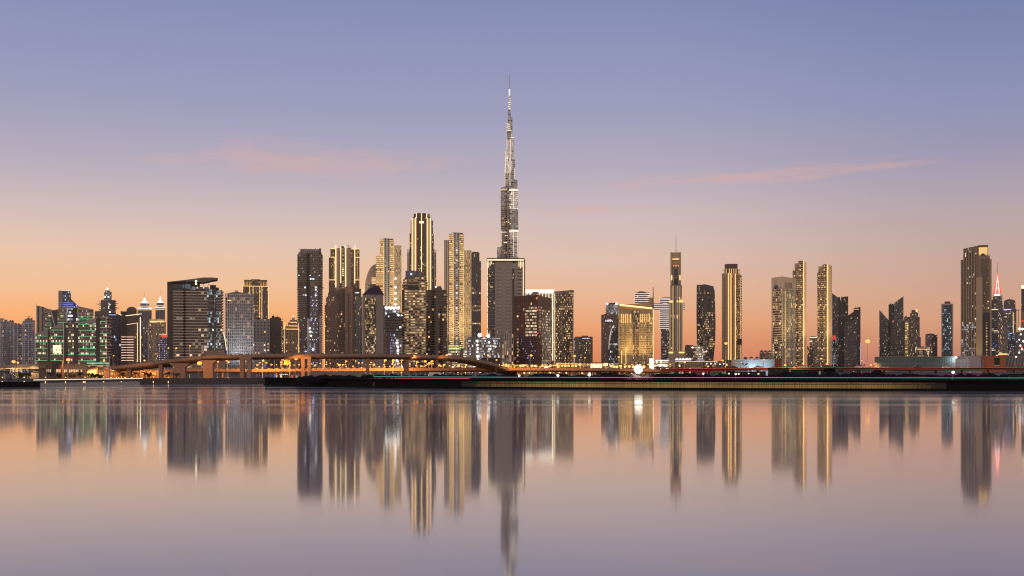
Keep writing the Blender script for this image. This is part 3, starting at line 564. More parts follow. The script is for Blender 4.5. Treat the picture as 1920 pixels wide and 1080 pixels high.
# ---- glass tower next to it
b = mk('slim grey glass tower with a small white roof sign between brown and gabled towers', 'office tower', 1960, 670)
b.wall(b.rect(661, 680, 0, 26), 556, None, facade('grey_glass', (.2, .2, .2), glass=(.04, .05, .06), wx=.2, wy=(.08, .92), lit=.16, st=1.1), bay=3.6); b.wall(b.rect(662, 677, 4, 18), 541, 556.2, plain('dark_top', (.09, .075, .068), .6), 'roof_block')
s_ = b.bx(663.5, 674, 547, 550, 3.2, 4.2, plain('sign_dark', (.05, .05, .05)), 'roof_sign')
for i in range(7): b.bx(664+i*1.4, 664.9+i*1.4, 547.4+(i*7 % 3)*.3, 549.6, 2.8, 3.3, Lwhite, 'sign_letter', s_)
for x in (663, 668.5, 674, 679.5): b.vs(x, 557, 690, concrete, .9, 1, 0, 'pilaster')
# ---- gabled tower
b = mk('grey slab tower with a dark hipped roof, red beacon and one panel of gold-lit windows', 'office tower', 1560, 700)
sl_ = plain('pale_slab', (.26, .225, .2), .8)
b.wall(b.rect(680.3, 719, 0, 26), 552, None, sl_, 'wall'); b.wall(b.rect(719, 721.5, 2, 22), 572, None, bglass, 'side_glass')
b.wall(b.rect(684.5, 705, -.25, 1), 558.5, 626, facade('gold_panel_glass', (.05, .04, .035), du=2, glass=(.03, .03, .03), wx=.05, wy=(.1, .9), lit=.42, col=((1, .6, .22), (1, .8, .45)), st=.8, clus=.7), 'window_panel', bay=2.6, flo=2.4)
b.wall(b.rect(684.5, 705, -.25, 1), 630.5, None, facade('gold_panel_glass_low', (.05, .04, .035), du=2, glass=(.03, .03, .03), wx=.05, wy=(.1, .9), lit=.32, col=((1, .65, .3), (1, .9, .7)), st=1, clus=.8), 'window_panel', bay=2.6, flo=2.4)
z0, z1 = b.z(552), b.z(533.5); f0 = offset(b.rect(680.3, 719, 0, 26), .6); a_, c_ = b.V(694, 11), b.V(709.5, 11); zr, zr2 = b.z(538.5), b.z(533.2)
mb = MB(); P4 = [(*q, z0) for q in f0]; A_, C_ = (*a_, zr), (*c_, zr2)
mb.face([P4[0], P4[1], C_, A_]); mb.face([P4[1], P4[2], C_]); mb.face([P4[2], P4[3], A_, C_]); mb.face([P4[3], P4[0], A_]); mb.face(P4[::-1]); mb.build('roof', plain('slate_roof', (.045, .033, .03), .7), b.root)
b.ball(707.5, 533.3, .8, Lred, 'beacon', 9); b.bx(719, 724, 626, 690, 4, 14, plain('rust_panel', (.3, .13, .08)), 'annexe')
# ---- quarter-round beige building
b = mk('pale building with a quarter-round roof behind the gabled tower', 'building', 2750, 695, 'building')
mb = MB(3.4, 3.3, GZ)
for i in range(12):
    a0, a1 = i/12*math.pi/2, (i+1)/12*math.pi/2; xa, xb = 706-22*math.cos(a0), 706-22*math.cos(a1)
    ya, yb_ = 545-50*math.sin(a0), 545-50*math.sin(a1); mb.prism(b.rect(xa, xb, 0, 30), [b.z(ya), b.z(yb_), b.z(yb_), b.z(ya)], GZ)
mb.build('wall', [beige, plain('shell_grey', (.14, .15, .17)), ], b.root)
for i in range(5): b.bx(697, 705, 520.5+2.6*i, 521.9+2.6*i, -1, .3, glow('louvre_light', (1, .72, .42), .8), 'louvre')
b.bx(689, 705, 532, 545, -1, .3, facade('lit_lobby', (.2, .18, .16), wx=.1, lit=.4), 'lobby_glass'); b.vs(681.5, 537, 560, Lgold, 1, 1, 0)
# ---- golden towers in pairs of wings
fY = facade('gold_balconies', (.42, .31, .2), glass=(.1, .06, .03), wx=0, wy=(.2, .72), lit=.93, col=((1, .55, .18), (1, .7, .32)), st=1.35, clus=.05, spread=.45)
fYg = facade('golden_ribs', (.55, .46, .36), du=1, glass=(.06, .05, .045), wx=.27, wy=(.12, .86), lit=.12, st=1.0)
fYm = facade('golden_rib_wing', (.6, .45, .28), du=1, glass=(.07, .045, .025), wx=.28, wy=(.05, .9), lit=.75, col=((1, .5, .16), (1, .65, .3)), st=.75, clus=.3, spread=.5)
grey_rib = facade('grey_ribs', (.46, .4, .35), glass=(.04, .04, .045), wx=.28, wy=(.0, 1), lit=.04, st=1)
def golden(label, D, cx, xs, ys):
    """xs: left wing, balcony stack, core, balcony stack, right wing edges; ys: tops of wing, main, right wing"""
    b = mk(label, 'apartment tower', D, cx)
    x0, x1, x2, x3, x4, x5 = xs; yl, ym, yr = ys
    b.wall(b.rect(x0, x1, 5, 36), yl, None, grey_rib, 'wing_wall', bay=3.2); b.wall(b.rect(x1, x2, 1.5, 40), ym, None, fY, 'balcony_stack', flo=4.4)
    b.wall(b.rect(x2, x3, 0, 42), ym-.6, None, fYg, 'core_wall', bay=5.5, flo=4); b.wall(b.rect(x3, x4, 2, 38), (ym+yr)/2-4, None, fY, 'balcony_stack', flo=4.4); b.wall(b.rect(x4, x5, 4, 36), yr, None, fYm, 'wing_wall', bay=3, flo=4.2)
    b.wall(b.rect(x1+1, x4, 3, 28), ym, (ym+yr)/2-3.8, fY, 'crown', flo=4.4)
    wash(b, (x1, x3, x5-4), ym+80, 420000, d=-48, size=56); b.vs(x2-.3, ym+6, None, Lgold, .5, 1.2, 1); b.vs(x4-.4, yr, None, Lgold, .5, 1.2, 3)
    b.bx(x2, x3+6, ym-1.8, ym-.4, 5, 12, dark_concrete, 'roof_crane'); b.beam((x2-2, ym-2.6, 6), (x3+3, ym-1.6, 6), .4, steel, 'crane_arm')
    return b
b = golden('golden lit apartment tower of stepped wings behind the floodlit construction site', 2720, 730, (704.5, 712, 720, 731, 739, 752.6), (479, 449, 459.5))
b.wall(b.rect(704.5, 719, 4, 12), 479, None, fY, 'low_wing', flo=4.4)
for y in (522.5, 539, 550, 560.5, 571): b.ball(741.5, y, 2.2, Lhot, 'hoist_lamp', -6)
b = golden('golden lit apartment tower of stepped wings left of a dark narrow tower', 2650, 858, (832.6, 842, 850, 862, 870, 884.3), (449.7, 438, 469))
b.wall(b.rect(854, 858.6, -.7, 2), 452, None, facade('white_window_stack', (.4, .34, .28), du=1, wx=.12, wy=(.2, .75), lit=.8, col=((1, .85, .6), (1, .95, .85)), st=.9, clus=.1), 'window_stack', flo=5.2, bay=5.5)
# ---- low floodlit construction frame
fN = facade('site_floors', (.13, .13, .14), glass=(.03, .03, .035), wx=.06, wy=(.1, .85), lit=.12, col=COOL, st=1.6, clus=.9)
fNb = facade('site_floors_bright', (.28, .28, .29), glass=(.06, .06, .06), wx=.06, wy=(.12, .82), lit=.4, col=((.8, .85, 1), (1, .95, .85)), st=1.3, clus=.8)
b = mk('unfinished block ringed by white floodlights at its top, left of the wavy gold tower', 'construction site', 1600, 737, 'construction_site')
b.wall(b.rect(722, 754, 0, 24), 586, None, fN, slab=(3.5, .5, .9, dark_concrete)); b.wall(b.rect(722, 748, 2, 20), 577.5, 586.2, fNb, 'top_frame', slab=(3, .5, .8, concrete))
b.wall(b.rect(740, 755, -2, 6), 632, None, fNb, 'lit_bay'); b.wall(b.rect(722, 738, -1.5, 3), 625, None, facade('violet_bay', (.1, .1, .12), wx=.15, lit=.5, col=((.4, .3, 1), (.8, .8, 1)), st=.7), 'lit_bay', bay=2)
for i in range(9): b.ball(723+i*3.1, 576.6+(i % 2)*1.4, 1.35, Lhot, 'flood_lamp', -1)
for x, y, r in ((723.5, 588, 1), (747, 591, 1.3), (753, 591.5, .9), (745, 643, 1.2), (746, 650, 1.2), (746.5, 657.5, 1.3), (745, 664, 1.2), (744, 674, 1.3)): b.ball(x, y, r, Lhot, 'flood_lamp', -3)
# ---- the tall dark gold tower
b = mk('tallest dark bronze tower left of centre with stepped top and full-height cream light lines', 'tower', 3000, 791)
fZ = facade('bronze_glass', (.085, .058, .04), glass=(.04, .03, .024), wx=.3, wy=(0, 1), lit=.05, st=1.1)
fZw = facade('bronze_lit', (.085, .058, .04), glass=(.035, .03, .026), wx=.12, wy=(.15, .85), lit=.2, st=1.2)
b.wall(b.rect(763.3, 818, 14, 20), 466.7, None, grey_rib, 'outer_wing', bay=4); b.wall(b.rect(768, 813.4, 10, 26), 436.7, None, fZw, 'middle_wing'); b.wall(b.rect(770, 811.8, 7, 30), 412.5, None, fZw, 'inner_wing')
b.wall(b.rect(772.3, 809, 4, 34), 406.5, None, fZ, 'wall', bay=3); b.wall(b.rect(775.8, 805.6, 5, 30), 400.3, 406.6, fZ, 'crown', bay=3); b.wall(b.rect(780.6, 801, 4.5, 28), 399.2, 406, fZ, 'crown', bay=3)
cw = plain('sand_fin_wall', (.5, .36, .24), .6)
b.wall(b.rect(773.3, 781.6, 1.5, 8), 408.5, None, cw, 'fin_wall'); b.wall(b.rect(800, 808, 1.5, 8), 408.5, None, cw, 'fin_wall')
for x, y0, w in ((772.6, 408, 1.2), (778.8, 408, 1.0), (800.9, 408, 1.2), (807.7, 408, 1.2)): b.vs(x, y0, None, Lcreamw, w, 3.5, 1.5)
b.vs(790.3, 400, None, Lcreamw, 1.1, 2.0, 4); b.vs(780.9, 399.5, 408.5, Lcream, 1, 1.5, 4); b.vs(800, 399.5, 408.5, Lcream, 1, 1.5, 4)
wash(b, (777, 804), 470, 420000, d=-45, size=45)
for x in (788, 793): b.ball(x, 416.5, 2.6, Lcream, 'lamp', 3)
b.wall(b.rect(783, 799, 3.6, 2), 486, None, fZw, 'lit_rooms')
for x in (765.8, 815.5): b.bx(x-1.7, x+1.7, 467.5, 472.5, 13.5, 14.5, glow('sky_tint_glow', (.6, .47, .42), .5), 'sky_glow_panel')  # glowing panels with the sky's colour put in, not real openings
# ---- wavy banded tower and its darker neighbour
wav = plain('wave_slab', (.5, .38, .26), .7)
def wavy(b, x0, x1, yt, fac, slabm, amp, seed, name='wall'):
    rg = random.Random(seed); ft = b.arc(x0, x1, 5, 26, 12)
    mb = MB(3.0, 3.5, GZ); mb.prism(ft, b.z(yt), GZ, 0, 1, True); z = GZ+3.5; k = 0
    while z < b.z(yt):
        mb.prism(offset([(p_[0], p_[1]) for p_ in ft], .8+amp*(.5+.5*math.sin(k*.55+seed))+rg.random()*.5), z+.45, z-.45, 2, 2); z += 3.5; k += 1
    return mb.build(name, [fac, ROOF, slabm], b.root)
b = mk('curved tower with wavy gold-lit balcony bands and a blue drum on its roof', 'apartment tower', 1720, 778)
fAA = facade('wavy_rooms', (.16, .11, .07), glass=(.06, .045, .03), wx=0, wy=(.3, .8), lit=.72, col=((1, .6, .24), (1, .8, .48)), st=.8, clus=.35, spread=.8)
wavy(b, 758.8, 798, 519.5, fAA, wav, 1.4, 2); b.wall(b.rect(753.5, 759.5, 12, 16), 532, None, fXd, 'rear_wall')
b.wall(b.oval(760, 784, 24, .8, 3), 507, 519.6, facade('drum_glass', (.1, .12, .16), glass=(.09, .12, .17), wx=.03, wy=(0, .95), lit=0, gr=.25), 'roof_drum', wrap=True); b.wall(b.oval(778, 791, 20, .8, 8), 508, 519.6, plain('grey_drum', (.2, .19, .18)), 'roof_drum')
b.ball(771, 513.5, .9, Lhot, 'lamp', 2.2); b.wall(b.rect(764.5, 785.5, -2.8, 3), 535, 543, plain('dark_cladding', (.05, .045, .042)), 'dark_band')
b = mk('dark curved tower with brown balcony bands right of the wavy gold tower', 'apartment tower', 1800, 818)
wavy(b, 799, 837, 543, facade('dark_band_rooms', (.085, .065, .06), glass=(.03, .028, .03), wx=.06, wy=(.05, .95), lit=.13, st=1.0), plain('brown_band', (.2, .14, .1), .7), .5, 5)
b.wall(b.rect(809, 829, 6, 14), 538.5, 543.2, plain('grey_metal', (.13, .12, .12)), 'roof_block'); b.wall(b.rect(813, 827, 7, 12), [538, 535, 535, 538], 538.7, plain('grey_metal', (.13, .12, .12)), 'roof_fin')
b.ball(817.5, 537.5, 1, Lhot, 'lamp', 4); b.wall(b.rect(818, 822, -.9, 3), 548, None, bglass, 'glass_slot')
# ---- dark narrow tower
b = mk('dark narrow stepped tower with three glowing floor bands', 'tower', 2600, 893)
fBB = facade('dark_ribs', (.11, .1, .095), glass=(.03, .03, .034), wx=.3, wy=(0, 1), lit=.05, st=1)
b.wall(b.rect(884, 899, 3, 28), 473.5, None, fBB, bay=4); b.wall(b.rect(885, 902, 0, 32), 489.8, None, fBB, 'lower_wall', bay=4); b.wall(b.rect(885.5, 897.5, 5, 20), 471.8, 473.7, dark_concrete, 'parapet')
fst = facade('lit_storey', (.11, .1, .095), du=1, wx=.1, wy=(.15, .85), lit=.85, col=((1, .6, .25), (1, .8, .5)), st=1.1, clus=.1)
for y in (549, 574.5, 582, 607): b.wall(b.rect(885.4, 901.4, -.3, 1), y-1.6, y+1.6, fst, 'lit_floor', bay=4.5, flo=3.6)
# ---- scaffold construction site
b = mk('low construction frame blazing with white work lights left of the great block tower', 'construction site', 1620, 908, 'construction_site')
b.wall(b.rect(876, 938, 0, 30), 634, None, fNb, slab=(3.6, .5, 1.0, concrete), bay=3); b.wall(b.rect(876, 892, 3, 20), 632, None, fNb, 'side_frame')
for i in range(17): b.vs(876.5+i*3.8, 632-(i*7 % 3), 688, steel, .5, 1.8, 0, 'scaffold_pole')
for x, y, r in ((899.5, 628.5, 2.6), (915.5, 630, 2.3), (895.5, 640, 1.3), (895, 647, 1.3), (896, 654, 1.4), (895, 660, 1.3), (895.5, 668, 1.6), (896, 675, 1.7), (917, 642, 1.3), (918, 655, 1.2), (929, 650, .9)): b.ball(x, y, r, Lhot, 'work_lamp', -3)
b.wall(b.rect(902, 938, -10, 8), 671, None, plain('dark_hoarding', (.06, .05, .045)), 'hoarding')
b = mk('low lit podium building with a gold crown below the golden tower', 'building', 1680, 856, 'building')
b.wall(b.rect(838, 876, 0, 24), 656, None, facade('podium_lit', (.25, .2, .16), wx=.1, wy=(.15, .8), lit=.55, col=PALE, st=1.2)); b.wall(b.rect(840, 862, 3, 16), 648, 656.1, beige, 'upper_floor'); b.hs(842, 861, 653.5, Lgoldw, 1.5, 2, 2); b.hs(841, 861, 648.5, Lgold, .8, 1, 3)
# ---- the great tower of stepped wings
b = mk('tallest needle tower at the centre, silver stepped wings narrowing to a thin spire', 'skyscraper', 3560, 956, 'skyscraper')
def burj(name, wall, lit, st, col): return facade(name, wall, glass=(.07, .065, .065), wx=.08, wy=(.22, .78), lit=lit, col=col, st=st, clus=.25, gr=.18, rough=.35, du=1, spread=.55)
bS = burj('silver_dim', (.5, .44, .4), .4, .42, PALE); bM = burj('silver_lit', (.64, .56, .47), .94, .9, ((1, .78, .56), (1, .9, .75))); bH = burj('silver_bright', (.72, .65, .56), .98, 1.2, ((1, .85, .68), (1, .93, .82)))  # copies of one silver facade; its floodlighting is put into wall colour and glow
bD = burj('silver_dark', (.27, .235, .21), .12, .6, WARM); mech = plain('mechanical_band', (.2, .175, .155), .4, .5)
def tier(px, r, yt, yb, mat, d=0, n=14, name='tier', bay=5):
    q = b.sh(b.V(px, 0), d); rr_ = r*b.m; mb = MB(bay, 5.6, GZ)
    ft = [(q[0]+rr_*math.cos(2*math.pi*i/n), q[1]+rr_*math.sin(2*math.pi*i/n)) for i in range(n)]
    mb.prism(ft, b.z(yt), b.z(yb), 0, 1, True); return mb.build(name, [mat, mech], b.root)
def tiers(px, r, segs, d, n=14):
    """segs: (top row, material) downwards to the next"""
    for i, (yt, m_) in enumerate(segs):
        tier(px, r, yt, segs[i+1][0]+.02 if i+1 < len(segs) else None, m_, d, n)
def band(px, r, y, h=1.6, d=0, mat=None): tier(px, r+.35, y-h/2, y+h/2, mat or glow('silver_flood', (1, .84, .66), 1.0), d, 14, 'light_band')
q = b.V(955.2, 0)
MB().tube((*q, b.z(182)), (*q, b.z(139)), 1.1, .45, 8).build('spire', plain('spire_steel', (.35, .3, .28), .4, .5), b.root)
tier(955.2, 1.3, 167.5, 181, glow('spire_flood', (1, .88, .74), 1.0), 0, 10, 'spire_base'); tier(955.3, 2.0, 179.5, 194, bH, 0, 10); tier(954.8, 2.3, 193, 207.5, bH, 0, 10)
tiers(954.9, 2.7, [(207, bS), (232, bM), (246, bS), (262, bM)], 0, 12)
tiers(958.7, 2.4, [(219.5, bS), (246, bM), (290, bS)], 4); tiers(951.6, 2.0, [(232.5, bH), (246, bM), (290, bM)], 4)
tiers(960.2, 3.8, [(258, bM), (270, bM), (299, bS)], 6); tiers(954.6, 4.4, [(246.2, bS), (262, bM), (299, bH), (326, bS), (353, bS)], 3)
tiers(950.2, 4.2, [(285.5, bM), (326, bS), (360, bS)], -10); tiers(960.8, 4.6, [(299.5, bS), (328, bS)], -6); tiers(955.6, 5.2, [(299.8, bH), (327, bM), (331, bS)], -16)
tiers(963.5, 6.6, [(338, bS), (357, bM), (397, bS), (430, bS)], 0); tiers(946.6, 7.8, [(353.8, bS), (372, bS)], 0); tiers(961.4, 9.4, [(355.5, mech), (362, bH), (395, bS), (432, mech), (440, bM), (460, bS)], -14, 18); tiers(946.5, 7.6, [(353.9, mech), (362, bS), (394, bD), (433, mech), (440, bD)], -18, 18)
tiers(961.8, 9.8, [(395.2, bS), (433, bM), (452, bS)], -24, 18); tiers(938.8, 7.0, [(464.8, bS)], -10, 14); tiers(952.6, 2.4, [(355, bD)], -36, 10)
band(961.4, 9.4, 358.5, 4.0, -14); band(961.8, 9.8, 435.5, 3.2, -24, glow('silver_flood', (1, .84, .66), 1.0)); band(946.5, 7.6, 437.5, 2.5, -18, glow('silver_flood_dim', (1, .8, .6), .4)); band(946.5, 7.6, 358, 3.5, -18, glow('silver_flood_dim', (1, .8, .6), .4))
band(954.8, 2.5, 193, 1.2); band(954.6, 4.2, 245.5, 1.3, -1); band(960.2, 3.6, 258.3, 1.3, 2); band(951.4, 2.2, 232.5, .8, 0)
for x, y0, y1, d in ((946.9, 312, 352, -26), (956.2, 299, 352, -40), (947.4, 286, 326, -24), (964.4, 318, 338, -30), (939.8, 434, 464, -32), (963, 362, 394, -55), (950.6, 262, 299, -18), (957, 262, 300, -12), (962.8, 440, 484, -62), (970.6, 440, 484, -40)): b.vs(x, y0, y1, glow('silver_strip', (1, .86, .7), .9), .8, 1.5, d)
for x, y in ((947.5, 445), (951, 445), (945.5, 457.5), (948, 457.5), (950, 457.5), (954, 420), (957, 423), (950, 419), (957, 393)): b.bx(x-.9, x+.9, y-.8, y+.8, -46, -44, glow('room_light', (1, .72, .4), 1.3), 'lit_window')
# ---- great block tower in front of it
b = mk('broad grey slab tower with a bright cream roof band in front of the needle tower', 'apartment tower', 2350, 948)
cA = facade('slab_slots', (.27, .23, .2), glass=(.03, .03, .034), wx=.27, wy=(.25, .75), lit=.035, st=1.2); cB = facade('slab_dark_bays', (.075, .07, .07), glass=(.03, .03, .036), wx=.08, wy=(.2, .8), lit=.05, st=1.1)
panel = plain('slab_panel', (.33, .28, .245), .75)
b.wall(b.rect(914.5, 927.8, 2.5, 40), 490, None, cB, 'side_bay', slab=(6.6, .8, .8, panel)); b.wall(b.rect(927.8, 962, 0, 44), 490, None, panel, 'wall'); b.wall(b.rect(932, 940.5, -.3, 1), 503, None, cA, 'window_strip', flo=6.4, bay=4); b.wall(b.rect(949.5, 957.5, -.3, 1), 503, None, cA, 'window_strip', flo=6.4, bay=4)
b.wall(b.rect(960.5, 964, -.4, 2), 503, None, dglass, 'glass_slot'); b.bx(961.2, 963.4, 513.5, 523, -.8, -.3, facade('slot_lit', (.03, .03, .03), wx=.05, wy=(.2, .8), lit=1, st=.9, clus=0), 'lit_window', bay=3)
b.wall(b.rect(964, 981, 1.2, 42), 490, None, panel, 'wall'); b.wall(b.rect(970, 978.5, .8, 1), 504, None, facade('slab_bays_right', (.27, .23, .2), wx=.04, wy=(.3, .75), lit=.03), 'window_strip', flo=6.4, bay=8); b.wall(b.rect(981, 984.6, 6, 30), 486, None, panel, 'end_wall')
b.wall(b.rect(912.6, 983.5, -2, 46), 484.2, 490.2, plain('dark_cladding', (.05, .045, .042)), 'parapet'); 
for i in range(17): b.hs(913.6+i*4.05, 917.2+i*4.05, 487.5, Lcream, 2.3, .8, -2)
for x in (914, 916.4, 919, 921.6): b.vs(x, 488, 502-abs(x-916)*1.3, Lcream, .9, 1.6, 2)
for x in (973, 976, 978.7): b.vs(x, 488, 503-abs(x-976), Lcream, .9, 1.6, 1)

for i in range(14): b.vs(913.8, 488+i*10, 488+i*10+(6.5, 9, 8)[i % 3], Lcream, .8, 1.2, 2)
b.vs(981.2, 488, 554, Lcream, 1.0, 1.6, 1)
b.wall(b.rect(941, 963, -6, 6.2), 626, None, facade('slab_low', (.33, .28, .23), wx=.33, wy=(.05, .95), lit=.25, st=1), 'lower_bay', bay=4, flo=6.4)
# ---- red glass tower
b = mk('dark red glass corner tower with bright cream office floors', 'office tower', 1640, 998)
rA = facade('red_glass', (.1, .035, .03), glass=(.035, .018, .022), wx=.12, wy=(.06, .94), lit=.03, st=1); ft = b.corner(963.5, 1008, 1033, 22)
rB = facade('red_office_floors', (.16, .09, .06), glass=(.04, .03, .03), wx=.06, wy=(.25, .8), lit=.9, col=((1, .72, .38), (1, .9, .68)), st=1.1, clus=.5)
rC = facade('red_side_floors', (.24, .19, .14), glass=(.04, .04, .04), wx=.1, wy=(.2, .8), lit=.5, col=PALE, st=.8, clus=.4)
b.wall(ft, [554.5, 553, 556, 556], None, rA, bay=2.6, flo=3.5, mis=[0, 0, 0, 0])
def onface(A, B, t0, t1, out):
    n = Vector((B[1]-A[1], A[0]-B[0])).normalized(); L = lambda t: (A[0]+(B[0]-A[0])*t+n.x*out, A[1]+(B[1]-A[1])*t+n.y*out); p0, p1 = L(t0), L(t1); return [p0, p1, (p1[0]-n.x*(out+.3), p1[1]-n.y*(out+.3)), (p0[0]-n.x*(out+.3), p0[1]-n.y*(out+.3))]
b.wall(onface(ft[0], ft[1], .49, .97, .3), 573, 630, rB, 'lit_floors', bay=3.1, flo=3.9); b.wall(onface(ft[0], ft[1], .12, .21, .3), 568, 678, facade('red_window_column', (.06, .03, .03), du=1, wx=.1, wy=(.2, .75), lit=.62, col=((1, .6, .25), (1, .75, .4)), st=1.1, clus=.3), 'window_column', bay=2, flo=4.2)
b.wall(onface(ft[0], ft[1], .28, .95, .25), 632, 682, facade('red_blue_lights', (.05, .022, .024), wx=.15, lit=.13, col=((.4, .5, 1), (.9, .9, 1)), st=1.1, clus=1), 'lower_glass', bay=2.2, flo=3)
b.wall(onface(ft[1], ft[2], .3, .99, .3), 580, 682, rC, 'side_floors', bay=3, flo=3.6); b.wall(onface(ft[1], ft[2], .02, .3, .3), 573, 626, facade('red_corner_lit', (.15, .06, .045), wx=.15, lit=.4, st=.9), 'corner_floors', bay=2.6, flo=3.6)
for y in (552, 581.5, 625.5): b.ball(1007.8, y, .8, Lred, 'beacon', -1)
for i in range(12): b.wall(onface(ft[0], ft[1], (i+.45)/12, (i+.5)/12, .7), 553.6, 690, plain('red_fin', (.22, .07, .055), .5), 'fin')
# ---- white-topped tower and window-speckled tower
b = mk('tower capped by a brilliant white light band, rising behind the dark red glass tower', 'apartment tower', 2000, 1012)
b.wall(b.rect(985.8, 1038.5, 0, 30), 545.5, None, facade('white_top_flats', (.3, .26, .22), wx=.15, wy=(.2, .8), lit=.25, col=PALE, st=1)); b.bx(985.8, 1038.8, 543.3, 549.8, -1, 1, glow('crown_white', (1, .93, .78), 1.8), 'crown_light')
for i in range(9): b.vs(988+i*5.9, 549, 558 if i > 4 else 553, Lcream, 1.1, 1)
b.vs(1036.4, 546, 676, Lcream, 1.5, 1.4); b.wall(b.rect(998, 1010, -2, 8), 547, 556, concrete, 'plant_room')
b = mk('square tower speckled all over with small gold-lit windows', 'apartment tower', 1880, 1057)
ftm = b.corner(1039.5, 1073.2, 1075.3, 8); ws = facade('speckled', (.13, .105, .085), glass=(.035, .034, .034), wx=.16, wy=(.2, .82), lit=.42, col=WARM, st=1.1, clus=.35)
b.wall(ftm, [547, 544, 544.5, 547], None, ws, bay=2.6, flo=3.3, slab=(3.3, .35, .6, plain('brown_slab', (.2, .14, .11)))); b.wall(offset(ftm, .8), [546.5, 543.6, 544, 546.5], [550, 547, 547.5, 550], plain('grey_brown', (.25, .21, .18)), 'parapet'); b.vs(1040.3, 550, 676, Lcream, .7, .9, 1)
b = mk('small square block with dim lit windows right of the speckled tower', 'office block', 1950, 1093, 'office_block')
b.wall(b.rect(1078, 1111, 0, 28), 631.2, None, facade('small_block', (.14, .115, .1), wx=.14, wy=(.25, .78), lit=.26, st=.9), bay=3.4, flo=3.6); b.wall(b.rect(1078, 1086, -1.2, 6), 632, None, plain('grey_brown', (.25, .21, .18)), 'side_wall'); b.wall(b.rect(1107, 1111.4, -1.2, 6), 632, None, plain('grey_brown', (.25, .21, .18)), 'side_wall'); b.hs(1092, 1106, 634.5, glow('cool_lamp', (.7, .8, 1), .8), 1, .6); b.wall(b.rect(1076, 1079, 3, 20), 633, None, fNb, 'link')
# ---- brown tower with a drum and arched glass front
b = mk('brown tower with a round glass drum on top and a tall pointed-arch window front', 'office tower', 2080, 1143)
fDD = facade('brown_grid', (.17, .125, .1), wx=.25, wy=(.2, .8), lit=.09, st=1)
b.wall(b.rect(1127.3, 1162, 0, 30), 590, None, fDD, bay=2.6, flo=3.2); b.wall(b.oval(1136, 1160, 22, .8, 4), 570.5, 590.2, facade('drum_floors', (.3, .28, .27), glass=(.05, .06, .07), wx=.1, wy=(.1, .7), lit=.3, col=COOL, st=.9), 'drum', wrap=True, slab=(4.2, .6, 1, white)); b.wall(b.oval(1142, 1154, 14, .8, 9), 567.2, 570.6, dark_concrete, 'dome_cap')
for x in (1138, 1156): b.ball(x, 569.5, 1.8, Lwhite, 'lamp', 3)
sgn = b.bx(1134, 1149.5, 597.5, 604, -.6, -.2, plain('brown_stone', (.19, .125, .09)), 'sign'); rr = random.Random(11)
for i in range(9): b.bx(1135+i*1.6, 1136.2+i*1.6, 598.3+rr.random()*3, 601.5+rr.random()*2.4, -1, -.5, glow('sign_glow', (.85, .9, 1), .9), 'sign_stroke', sgn)
mb = MB(3, 4, GZ); arcp = [(1141.6, 690), (1141.6, 655), (1142.2, 640), (1144, 627), (1147, 616), (1150.5, 610)]
for i in range(len(arcp)-1):
    (xa, ya), (xb, yb_) = arcp[i], arcp[i+1]
    if xb > xa: mb.prism(b.rect(xa, xb, -2.5, 4), [b.z(ya), b.z(yb_), b.z(yb_), b.z(ya)], GZ)
mb.prism(b.rect(1150.5, 1156, -2.5, 4), [b.z(610), b.z(616), b.z(616), b.z(610)], GZ); mb.prism(b.rect(1156, 1160, -2.5, 4), [b.z(616), b.z(632), b.z(632), b.z(616)], GZ)
mb.build('arched_window', [facade('arch_glass', (.05, .05, .055), glass=(.03, .035, .045), wx=.04, wy=(.1, .85), lit=.12, col=COOL, st=1, band=.2), ROOF], b.root)
for i in range(1, len(arcp)-1): b.beam((*arcp[i], -2.9), (*arcp[i+1], -2.9), .5, glow('arch_light', (1, .85, .65), .6), 'arch_frame')
# ---- golden wedge hotel
b = mk('wide golden hotel with a slanted glowing wedge roof and corner mast', 'hotel', 1830, 1192, 'hotel')
gold_wall = (.46, .32, .17)
fEE = facade('hotel_gold', gold_wall, glass=(.05, .04, .03), wx=.24, wy=(.2, .8), lit=.28, col=((1, .6, .22), (1, .78, .42)), st=.9, clus=.3)
b.wall(b.rect(1159.5, 1224.5, 0, 36), 588, None, fEE, bay=2.9, flo=3.3); b.wall(b.rect(1160.5, 1224.3, 1, 34), [580, 580, 580, 580], 588.1, plain('hotel_stone', gold_wall, .7), 'frieze')
b.wall(b.rect(1160, 1224.5, 5, 20), [572, 578.6, 578.6, 572], 580.1, plain('hotel_stone', gold_wall), 'roof_wedge'); b.wall(b.rect(1160, 1224, 14, 16), [571, 566, 566, 571], 578, plain('hotel_stone', gold_wall), 'rear_roof'); b.wall(b.rect(1216, 1224, 13, 10), 557, 567, plain('hotel_stone', gold_wall), 'mast_base')
b.beam((1162, 571.3, 3), (1223, 578.2, 3), 1.1, Lgoldw, 'roof_light'); b.mast(1224.6, 538, 580, .9, dark_concrete, 'mast', 4, .5); b.vs(1225, 579, 680, Lgold, 1.1, 1.2)
for x in (1165, 1168.6, 1173, 1177, 1182): b.vs(x, 588.5, 606, glow('hotel_fin_light', (1, .64, .24), 1.2), .9, 1.6)
for x in (1200.5, 1204.6, 1209, 1213, 1217.3): b.vs(x, 588.5, 604, glow('hotel_fin_light', (1, .64, .24), 1.2), .9, 1.6)
for x in (1165, 1173, 1186, 1192, 1198.5, 1213): b.vs(x, 610, 684, plain('hotel_stone', gold_wall), .9, 1.3, 0, 'pilaster')
b.wall(b.rect(1185.5, 1199, -.8, 2), 582.5, None, facade('hotel_centre', (.2, .15, .1), wx=.14, wy=(.1, .9), lit=.24, st=1), 'centre_bay', bay=2.6)
b.vs(1165.2, 658, 682, Lgold, .9, 1.4); b.vs(1173.4, 650, 682, Lgold, .9, 1.4)
